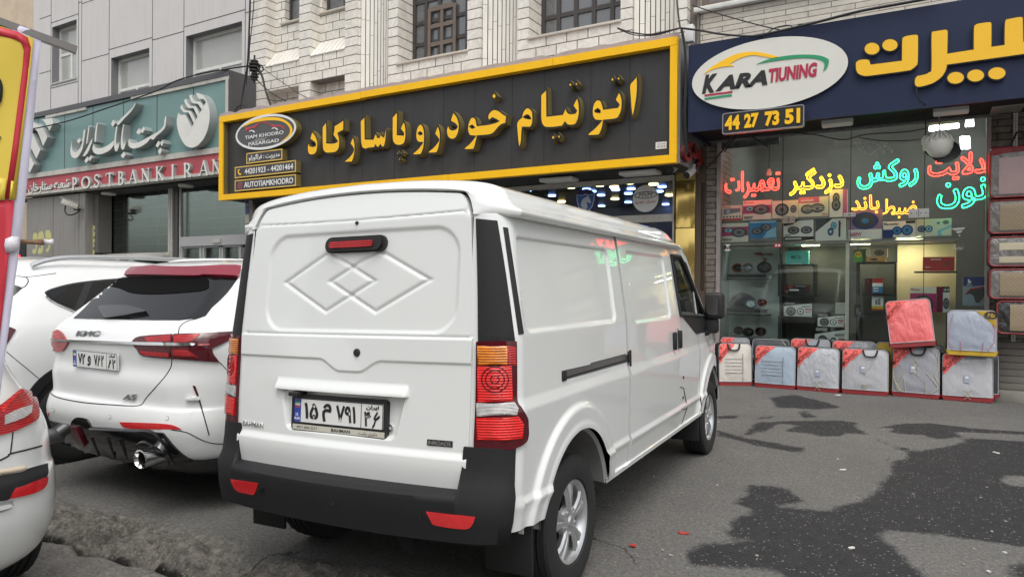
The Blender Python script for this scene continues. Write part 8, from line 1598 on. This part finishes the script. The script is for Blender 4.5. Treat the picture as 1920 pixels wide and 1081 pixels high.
def hit(bvh, u, v): r = Vector(ray(u, v)).normalized(); h = bvh.ray_cast(Vector(CP), r); return (h[0], (h[1] if h[1].dot(r) < 0 else -h[1])) if h[0] else (None, None)
# --- sport SUV with red spoiler
suv = thing('parked_suv', 'white SUV with red roof spoiler and black diffuser parked left of the van', 'suv', (-4.56, 2.55, 0), Matrix.Rotation(math.radians(.5), 3, 'Z'))
sk = [(.31, .16, 4.2, .80, .3, .3, .05), (.36, .09, 4.3, .86, .32, .34, .05), (.47, .045, 4.35, .885, .34, .36, .05), (.56, .03, 4.38, .892, .34, .38, .05), (.645, .05, 4.38, .893, .34, .40, .05), (.68, .075, 4.36, .893, .33, .40, .05), (.80, .075, 4.33, .90, .32, .42, .05), (.90, .095, 4.28, .905, .30, .42, .05), (1.02, .085, 4.15, .90, .28, .40, .05), (1.09, .105, 3.9, .888, .26, .40, .05), (1.14, .15, 3.4, .872, .24, .40, .05), (1.175, .19, 3.1, .855, .22, .40, .05), (1.30, .33, 2.85, .79, .2, .38, .05), (1.42, .45, 2.6, .72, .2, .36, .05), (1.49, .50, 2.35, .66, .25, .4, .05), (1.54, .56, 2.2, .60, .3, .45, .06), (1.575, .72, 2.0, .48, .3, .5, .06), (1.592, .95, 1.8, .30, .25, .3, .04)]
sb_o = car_shell(suv, sk, M_['paint2']); lc = car_shell(suv, [(.19, .34, 3.9, .70, .3, .3, .05), (.24, .22, 4.1, .80, .3, .3, .05), (.30, .15, 4.2, .845, .32, .32, .05), (.345, .10, 4.28, .862, .32, .34, .05), (.35, .14, 4.2, .83, .32, .34, .05)], M_['gloss']); lc.name = 'lower_cladding'; WORLD[lc.name] = WORLD[suv.name]; sv = bvh_of([sb_o, lc])
Z1 = lambda P: cv(P, 0, 480, .25); Z2 = lambda P: cv(P, 0, 700, .25)
gl = pr('rear_window', [Z1([(555, 467), (640, 390), (720, 300), (800, 215), (830, 180), (1000, 155), (1400, 150), (1790, 160), (1700, 280), (1590, 385), (1475, 472), (1000, 478)])], sv, .006, M_['carglass'], suv, 6)
sp_ = pr('roof_spoiler', [Z1([(803, 150), (1000, 102), (1170, 90), (1400, 94), (1770, 90), (1803, 110), (1800, 145), (1785, 168), (1640, 162), (1550, 152), (1480, 160), (1150, 152), (1000, 152), (870, 165), (815, 182)])], sv, .028, mat('red_spoiler_paint', (.24, .012, .03), .2, coat=.6, var=.05), suv, 5)
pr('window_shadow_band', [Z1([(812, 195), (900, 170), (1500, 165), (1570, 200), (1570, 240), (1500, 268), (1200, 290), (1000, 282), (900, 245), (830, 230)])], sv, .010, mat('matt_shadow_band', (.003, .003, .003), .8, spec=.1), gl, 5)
pr('wiper', [Z1([(755, 402), (780, 392), (880, 388), (1000, 396), (1110, 428), (1100, 438), (1000, 452), (850, 466), (790, 468)])], sv, .03, M_['gloss'], gl, 4)
pr('tail_light', [Z1([(405, 570), (440, 553), (470, 570), (500, 620), (520, 650), (480, 705), (440, 717), (395, 700), (398, 640)])], sv, .012, M_['redlens'], suv, 4)
ti = pr('tail_light', [Z1([(1003, 638), (1060, 605), (1298, 590), (1285, 766), (1085, 746), (1040, 700), (1003, 660)])], sv, .012, M_['darkred'], suv, 4); to = pr('tail_light', [Z1([(1308, 590), (1540, 580), (1790, 567), (1700, 640), (1590, 690), (1600, 730), (1645, 792), (1450, 778), (1290, 765)])], sv, .012, M_['darkred'], suv, 4)
for P_, par in (([(1100, 612), (1290, 596), (1290, 640), (1130, 645)], ti), ([(1060, 708), (1280, 722), (1278, 752), (1100, 738)], ti), ([(1320, 600), (1500, 590), (1440, 640), (1315, 648)], to), ([(1490, 660), (1575, 656), (1560, 668), (1490, 672)], to), ([(1310, 700), (1400, 700), (1470, 740), (1490, 752), (1430, 748), (1310, 740)], to)): pr('light_element', [Z1(P_)], sv, .016, M_['redlens'], par, 3)
pr('chrome_strip', [Z1([(400, 620), (700, 633), (1000, 643), (1300, 653), (1472, 657), (1462, 670), (1290, 673), (1000, 663), (700, 651), (400, 632)])], sv, .02, M_['chrome'], suv, 4)
for P_ in (Z1([(1475, 470), (1400, 490), (1350, 530), (1338, 585)]), Z1([(1290, 768), (1282, 830), (1235, 905), (1160, 990), (1110, 1045)])+Z2([(1090, 190), (1040, 240), (850, 234), (600, 212), (410, 168), (365, 100), (345, 30)])): seam(suv, P_, sv, .0035)
seam(suv, Z1([(1648, 795), (1700, 850), (1765, 920)]), sv, .0025); seam(suv, Z2([(1290, 420), (1400, 440), (1500, 490), (1600, 522), (1705, 525)]), sv, .003)
pr('red_accent', [Z2([(1446, 88), (1466, 92), (1492, 165), (1478, 168), (1462, 130)])], sv, .006, M_['darkred'], suv, 3); pr('black_slit', [Z2([(1488, 192), (1500, 196), (1572, 458), (1562, 455)])], sv, .004, M_['gap'], suv, 3); pr('small_fin', [Z2([(1395, 185), (1440, 175), (1498, 178), (1500, 192), (1420, 196)])], sv, .02, M_['paint2'], suv, 3)
pr('reflector', [Z2([(900, 362), (1150, 370), (1290, 383), (1362, 416), (1100, 414), (945, 405)])], sv, .005, M_['reflector'], suv, 4); pr('reflector', [Z2([(300, 268), (372, 290), (365, 320), (310, 297)])], sv, .006, M_['reflector'], suv, 4)
df = pr('diffuser', [Z2([(285, 318), (380, 345), (540, 384), (552, 350), (590, 325), (660, 340), (690, 395), (900, 408), (1190, 437), (1240, 455), (1330, 560), (1460, 645), (1700, 640), (1705, 668), (1400, 688), (1280, 650), (1230, 705), (1000, 735), (860, 735), (760, 705), (690, 640), (600, 590), (500, 560), (420, 540), (290, 430)])], sv, .012, M_['gloss'], suv, 6)
pr('fog_light', [Z2([(562, 382), (600, 388), (662, 520), (640, 530), (580, 470)])], sv, .03, M_['darkred'], df, 3)
for P_ in ([(690, 410), (1000, 425), (1180, 450), (1300, 640)], [(700, 470), (760, 620)], [(820, 470), (870, 620)], [(920, 480), (960, 620)], [(1040, 530), (1090, 505), (1150, 530), (1200, 590)]): seam(df, Z2(P_), sv, .010, 'gloss', 'diffuser_rib', .012)
for u, v in ((205, 781), (313, 783.5), (99, 768)): pr('parking_sensor', [ellipse(u, v, 3.2, 3.6, 14)], sv, .003, M_['paint2'], suv, 2); seam(suv, ellipse(u, v, 3.4, 3.8, 10)+[(u+3.4, v)], sv, .0012)
ex, _n = hit(sv, 268, 830); exc = Vector(PY(265, 860, 2.48)); mb = MB(); Mx = Matrix.Translation(exc) @ Matrix.Rotation(math.radians(-88), 4, 'X') @ Matrix.Rotation(math.radians(-6), 4, 'Y'); mb.lathe([(.040, .01), (.050, -.012), (.057, -.008), (.057, .22), (.04, .24)], Mx, 24); mb.lathe([(.04, .01), (.038, .15), (0, .16)], Mx, 20, 1); obj('exhaust_tip', mb, [M_['chrome'], M_['dark']], suv)
exc2 = Vector(PY(82, 820, 2.5)); mb = MB(); Mx = Matrix.Translation(exc2) @ Matrix.Rotation(math.radians(-88), 4, 'X'); mb.lathe([(.040, .01), (.046, -.012), (.052, -.008), (.052, .22)], Mx, 24); mb.lathe([(.04, .01), (.038, .15), (0, .16)], Mx, 20, 1); obj('exhaust_tip', mb, [M_['steel'], M_['dark']], suv)
hp, hn = hit(sv, 186, 674)
def plate_on(parent, bvh, u, v, wd, hh_, groups, framed=False, tilt=0):
    p, n = hit(bvh, u, v); I = WORLD[parent.name].inverted(); pl_ = I @ p; nl = (I.to_3x3() @ n).normalized(); xx = Vector((1, 0, 0)); xx = (xx-nl*xx.dot(nl)*.0).normalized(); up_ = Vector((0, 0, 1)); up_ = (up_-nl*up_.dot(nl)).normalized()
    nq = xx.cross(up_).normalized(); nq = nq if nq.dot(nl) > 0 else -nq
    number_plate(parent, lambda x, y, d: tuple(pl_+xx*x+up_*y+nq*(d+.02)), wd, hh_, groups, None, framed)
plate_on(suv, sv, 185.5, 674, .50, .11, [('۷۲', .125, .29, .18, .84), (fa('و'), .34, .42, .12, .74), ('۷۸۲', .49, .71, .16, .84), ('۸۲', .80, .965, .1, .66), (fa('ایران'), .82, .955, .74, .93)])
def badge_on(parent, bvh, u0, v0, u1, v1, h_, body_, m, shear=.3, bold=.03):
    p, n = hit(bvh, u0, v0); q_, n2 = hit(bvh, u1, v1)
    if not p or not q_: return
    ax_ = (q_-p); W_ = ax_.length; ax_.normalize(); up_ = Vector((0, 0, 1)); nq = ax_.cross(up_).normalized(); nq = nq if nq.dot(n) > 0 else -nq; mb = MB(); mb.text(body_, lambda x, y, d: tuple(p+ax_*x+up_*y+nq*(d+.008)), fit=(0, W_, -h_/2, h_/2), depth=.006, bold=bold, shear=shear); obj('badge', mb, m, parent)
badge_on(suv, sv, 145, 624.5, 192, 625, .036, 'KMC', M_['steel']); badge_on(suv, sv, 233, 743.5, 259, 743.5, .034, 'A5', M_['steel'])
mb = MB(); fz = lambda x, z: (0, 0, 0); prof = [(1.05, 1.585), (1.13, 1.60), (1.30, 1.60), (1.36, 1.588), (1.22, 1.625), (1.12, 1.67), (1.08, 1.685), (1.055, 1.68)]
mb.poly([prof], lambda y, z, d: (d, y+.25, z+.012), -.022, .022, 0, 0, True); obj('shark_fin', mb, M_['paint2'], suv, local=True)
for sg in (1, -1): mb = MB(); mb.tube(catmull([(sg*.60, .85, 1.54), (sg*.61, 1.0, 1.595), (sg*.61, 1.6, 1.62), (sg*.58, 2.3, 1.60), (sg*.56, 2.5, 1.54)], 5, False), .016, 6); obj('roof_rail', mb, M_['paint2'], suv, local=True)
for sg in (1, -1):
    for cy in (.80, 3.5): Mw = Matrix.Translation((sg*.775, cy, .335)) @ (Matrix.Identity(4) if sg > 0 else Matrix.Rotation(math.pi, 4, 'Z')); wheel(suv, Mw, .335, .215, .225)
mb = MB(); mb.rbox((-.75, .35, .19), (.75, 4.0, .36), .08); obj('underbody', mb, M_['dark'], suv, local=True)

# --- second SUV behind it
su2 = thing('parked_suv', 'white SUV with silver roof rail and triangular quarter window, half hidden behind the red spoilered one', 'suv', (-6.72, 2.24, 0))
su2['label'] = 'white SUV with silver roof rail half hidden behind the red spoilered SUV'
k2 = [(.22, .22, 4.1, .80, .3, .3, .05), (.34, .08, 4.3, .88, .32, .36, .05), (.50, .0, 4.38, .905, .34, .4, .05), (.66, .02, 4.38, .905, .34, .42, .05), (.82, .06, 4.34, .91, .32, .42, .05), (.95, .08, 4.2, .905, .3, .42, .05), (1.06, .12, 3.8, .89, .28, .4, .05), (1.14, .17, 3.2, .865, .25, .4, .05), (1.25, .25, 2.95, .82, .22, .38, .05), (1.38, .36, 2.7, .755, .2, .36, .05), (1.48, .44, 2.4, .70, .2, .36, .05), (1.54, .50, 2.2, .655, .25, .4, .05), (1.59, .60, 2.0, .56, .3, .45, .05), (1.615, .8, 1.8, .42, .3, .5, .04), (1.63, 1.0, 1.7, .2, .15, .3, .02)]
b2 = car_shell(su2, k2, M_['paint2']); v2 = bvh_of([b2])
qf = pr('side_window_trim', [Z1([(331, 275), (370, 250), (500, 212), (650, 188), (820, 172), (1000, 160), (1000, 300), (820, 420), (580, 425), (480, 385), (400, 345), (350, 310)])], v2, .003, M_['black'], su2, 6)
pr('side_window', [Z1([(350, 276), (400, 254), (510, 222), (632, 205), (556, 388), (470, 358), (400, 325)])], v2, .007, M_['carglass'], su2, 6); pr('side_window', [Z1([(690, 203), (820, 188), (1000, 176), (1000, 300), (800, 400), (600, 408), (640, 330)])], v2, .007, M_['carglass'], su2, 6)
seam(su2, Z1([(331, 278), (352, 314), (400, 348), (480, 386), (575, 425)]), v2, .007, 'chrome', 'chrome_strip', .004)
seam(su2, Z1([(48, 715), (120, 775), (210, 848), (300, 925)]), v2, .003); seam(su2, Z1([(180, 158), (290, 146), (420, 128)]), v2, .003); seam(su2, Z1([(125, 150), (190, 158), (212, 185), (190, 225), (150, 245), (90, 300)]), v2, .004)
pr('rear_window', [Z1([(40, 200), (105, 215), (168, 238), (110, 290), (40, 340)])], v2, .005, M_['carglass'], su2, 5); pr('tail_light', [Z1([(20, 530), (75, 533), (118, 552), (60, 645), (20, 690)])], v2, .008, M_['darkred'], su2, 4)
xs2 = .905; yc2 = .86
mb = MB(); fx = lambda y, z, d: (xs2+d, y, z); an = np.linspace(-.12, math.pi+.12, 30); mb.poly([[(yc2+.44*math.cos(a), .36+.44*math.sin(a)) for a in an]+[(yc2+.37*math.cos(a), .36+.37*math.sin(a)) for a in an[::-1]]], fx, -.02, .014); obj('arch_trim', mb, M_['blackpl'], su2, local=True)
mb = MB(); mb.poly([ellipse(yc2, .36, .37, .37, 30)], fx, -.02, .006); obj('wheel_housing', mb, M_['dark'], su2, local=True)
for sg in (1, -1):
    for cy in (yc2, 3.5): Mw = Matrix.Translation((sg*.815, cy, .34)) @ (Matrix.Identity(4) if sg > 0 else Matrix.Rotation(math.pi, 4, 'Z')); wheel(su2, Mw, .34, .22, .22)
for sg in (1, -1): mb = MB(); mb.tube(catmull([(sg*.655, .62, 1.545), (sg*.66, .75, 1.595), (sg*.665, 1.0, 1.625), (sg*.665, 1.6, 1.64), (sg*.64, 2.3, 1.62), (sg*.6, 2.6, 1.56)], 5, False), .02, 8); obj('roof_rail', mb, M_['alloy'], su2, local=True)
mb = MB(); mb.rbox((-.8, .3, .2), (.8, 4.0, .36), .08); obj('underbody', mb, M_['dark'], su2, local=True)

# --- hatchback on the street, only its rear corner in view
hb_ = thing('parked_hatchback', 'white hatchback whose rear right corner enters at the lower left', 'hatchback', (-3.17, .935, -.012), Matrix.Rotation(math.radians(90), 3, 'Z'))
hk = [(.20, .22, 3.5, .70, .3, .4, .06), (.27, .10, 3.6, .79, .36, .5, .06), (.36, .04, 3.7, .825, .38, .55, .06), (.46, .01, 3.74, .838, .38, .58, .06), (.55, .012, 3.75, .838, .38, .58, .06), (.62, .02, 3.75, .835, .38, .58, .06), (.66, .05, 3.74, .83, .37, .56, .06), (.78, .075, 3.6, .822, .36, .54, .06), (.88, .10, 3.3, .785, .34, .52, .06), (.96, .14, 2.9, .735, .3, .5, .06), (1.04, .19, 2.6, .69, .28, .45, .06), (1.15, .27, 2.4, .66, .26, .4, .06), (1.30, .42, 2.2, .59, .24, .36, .05), (1.38, .52, 2.0, .54, .28, .4, .05), (1.42, .7, 1.8, .4, .25, .4, .04)]
h_o = car_shell(hb_, hk, M_['paint']); hv = bvh_of([h_o])
tl = pr('tail_light', [Z2([(-120, 300), (0, 235), (45, 200), (135, 125), (200, 140), (232, 155), (262, 215), (272, 300), (262, 345), (200, 385), (100, 432), (0, 462), (-120, 480)])], hv, .014, M_['redlens'], hb_, 5); pr('clear_lens', [Z2([(20, 322), (110, 278), (208, 250), (206, 300), (150, 340), (20, 386)])], hv, .020, M_['clearlens'], tl, 3)
pr('light_edge', [Z2([(40, 215), (135, 128), (150, 140), (60, 222), (10, 300), (0, 300), (0, 250)])], hv, .018, M_['brightred'], tl, 3)
seam(hb_, Z2([(-60, 670), (0, 648), (60, 618), (78, 600), (200, 570), (312, 540)]), hv, .004); seam(hb_, Z2([(97, 436), (90, 500), (78, 600)]), hv, .003)
stp = pr('bumper_strip', [Z2([(-100, 790), (0, 765), (100, 740), (340, 675), (343, 735), (332, 778), (160, 842), (100, 862), (60, 936), (0, 952), (-100, 960)])], hv, .012, M_['blackpl'], hb_, 5); pr('reflector', [Z2([(62, 934), (100, 862), (160, 840), (335, 775), (325, 830), (290, 870), (200, 905)])], hv, .016, M_['reflector'], stp, 4)
pr('tow_pocket', [Z2([(-40, 980), (0, 970), (95, 950), (98, 995), (60, 1020), (0, 1040), (-40, 1045)])], hv, .004, M_['letterside'], hb_, 3); pr('tow_cover', [Z2([(-40, 1000), (0, 990), (70, 978), (85, 995), (40, 1012), (-40, 1030)])], hv, .014, M_['white'], hb_, 3)
for sg in (1, -1):
    for cy in (.70, 3.1): Mw = Matrix.Translation((sg*.735, cy, .30)) @ (Matrix.Identity(4) if sg > 0 else Matrix.Rotation(math.pi, 4, 'Z')); wheel(hb_, Mw, .30, .185, .19)
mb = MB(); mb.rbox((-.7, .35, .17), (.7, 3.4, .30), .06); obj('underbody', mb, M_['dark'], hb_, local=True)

# ------------------------------------------------------------------ street banner on its stand
bn = np.array(ray(30, 400)); bn[2] = 0; bn = bn/np.linalg.norm(bn); P0 = CP+ray(40, 400)*2.35
def bpx(u, v, d=0): p = onplane(u, v, bn, float(bn@P0)); return p-bn*d
bnr = thing('street_banner', 'yellow and red street banner with white edge leaning at the left edge', 'banner', (float(bpx(-120, 700)[0]), float(bpx(-120, 700)[1]), 0))
M_['bwhite'] = mat('banner_cloth', (.60, .58, .70), .5, var=.04, bump=.15, bs=6); M_['byellow'] = mat('banner_yellow', (.70, .52, .06), .45, var=.04); M_['bred'] = mat('banner_red', (.55, .03, .05), .45, var=.06); M_['wood'] = mat('raw_wood_stick', (.22, .13, .07), .7, var=.3, vs=12); M_['wood2'] = mat('pale_wood_stick', (.5, .42, .32), .7, var=.2, vs=12); M_['tape'] = mat('white_tape', (.66, .65, .68), .4)
def bpoly(name, L, d0, d1, m, par, sm=0):
    mb = MB(); L2 = smoothpoly(L, 3) if sm else L; pts, tris = tri_fill([L2], 14); wv = lambda u, v: .004*math.sin(v*.021+u*.03)+.003*math.sin(u*.06)
    mb.add([bpx(u, v, d1+wv(u, v)) for u, v in pts], tris); o = obj(name, mb, m, par, smooth=180); s_ = o.modifiers.new('t', 'SOLIDIFY'); s_.thickness = .0015; return o
cl = bpoly('cloth', [(-230, -10), (0, 40), (40, 50), (79, 61), (70, 150), (62, 240), (40, 440), (20, 590), (5, 700), (-6, 790), (-230, 790)], 0, 0, M_['bwhite'], bnr)
bpoly('yellow_field', [(-230, 10), (0, 50), (63, 73), (30, 374), (-230, 374)], 0, .004, M_['byellow'], bnr); bpoly('red_border', [(-230, 22), (0, 53), (34, 62), (52, 72), (58, 90), (54, 130), (36, 270), (21, 374), (9, 374), (24, 270), (42, 130), (45, 96), (40, 82), (28, 76), (0, 69), (-230, 40)], 0, .008, M_['bred'], bnr)
bpoly('red_field', [(-230, 376), (27, 376), (8, 560), (-4, 660), (-230, 760)], 0, .004, M_['bred'], bnr); bpoly('black_letter', [(-80, 150), (-40, 138), (-4, 142), (5, 160), (3, 190), (-8, 200), (-30, 195), (-60, 215), (-90, 200)], 0, .010, M_['black'], bnr, 1); bpoly('black_dot', [(-14, 255), (-4, 250), (2, 258), (-4, 266)], 0, .010, M_['black'], bnr)
for L in ([(-14, 335), (12, 335), (9, 376), (-14, 376)], [(21, 340), (26, 341), (22, 376), (17, 376)]): bpoly('yellow_mark', L, 0, .011, M_['byellow'], bnr)
mb = MB(); a, b_ = Vector(bpx(60, 62, -.012)), Vector(bpx(144, 90, -.03)); dv = (b_-a).normalized(); Mx = Matrix.Translation((a+b_)/2) @ dv.to_track_quat('X', 'Z').to_matrix().to_4x4(); L_ = (b_-a).length
mb.box((-L_/2-.9, -.012, -.012), (L_/2, .012, .012), 0, Mx); mb.tube([bpx(-40, 40, -.03), bpx(-60, 1500, -.03)], .014, 6); obj('metal_bar', mb, mat('dull_grey_bar', (.2, .19, .18), .5, metal=.4, var=.2), bnr)
mb = MB(); mb.grid([[bpx(u, v, d) for u, v, d in ((-150, 440, -.03), (20, 447, -.03), (60, 449, -.035), (82, 447, -.035))], [bpx(u, v, d) for u, v, d in ((-150, 452, -.03), (20, 455, -.03), (60, 457, -.035), (82, 459, -.035))]]); o = obj('wood_stick', mb, M_['wood'], bnr); s_ = o.modifiers.new('t', 'SOLIDIFY'); s_.thickness = .014
mb = MB(); mb.grid([[bpx(u, v, d) for u, v, d in ((80, 446, -.030), (92, 449, -.026), (101, 447, -.022))], [bpx(u, v, d) for u, v, d in ((83, 459, -.030), (92, 458, -.026), (101, 459, -.022))]]); o = obj('tape_end', mb, M_['tape'], bnr); s_ = o.modifiers.new('t', 'SOLIDIFY'); s_.thickness = .004
mb = MB(); mb.grid([[bpx(u, v, d) for u, v, d in ((10, 448, .009), (22, 443, .010), (36, 444, .004))], [bpx(u, v, d) for u, v, d in ((8, 460, .011), (20, 458, .012), (35, 462, .006))], [bpx(u, v, d) for u, v, d in ((11, 474, .010), (22, 472, .011), (33, 470, .005))]]); o = obj('tape_patch', mb, M_['tape'], bnr); s_ = o.modifiers.new('t', 'SOLIDIFY'); s_.thickness = .002
mb = MB(); mb.grid([[bpx(u, v, d) for u, v, d in ((-200, 862, 0), (0, 879, 0), (40, 872, .0), (51, 870, 0))], [bpx(u, v, d) for u, v, d in ((-200, 875, 0), (0, 888, 0), (38, 883, 0), (49, 879, 0))]]); o = obj('wood_stick', mb, M_['wood2'], bnr); s_ = o.modifiers.new('t', 'SOLIDIFY'); s_.thickness = .014
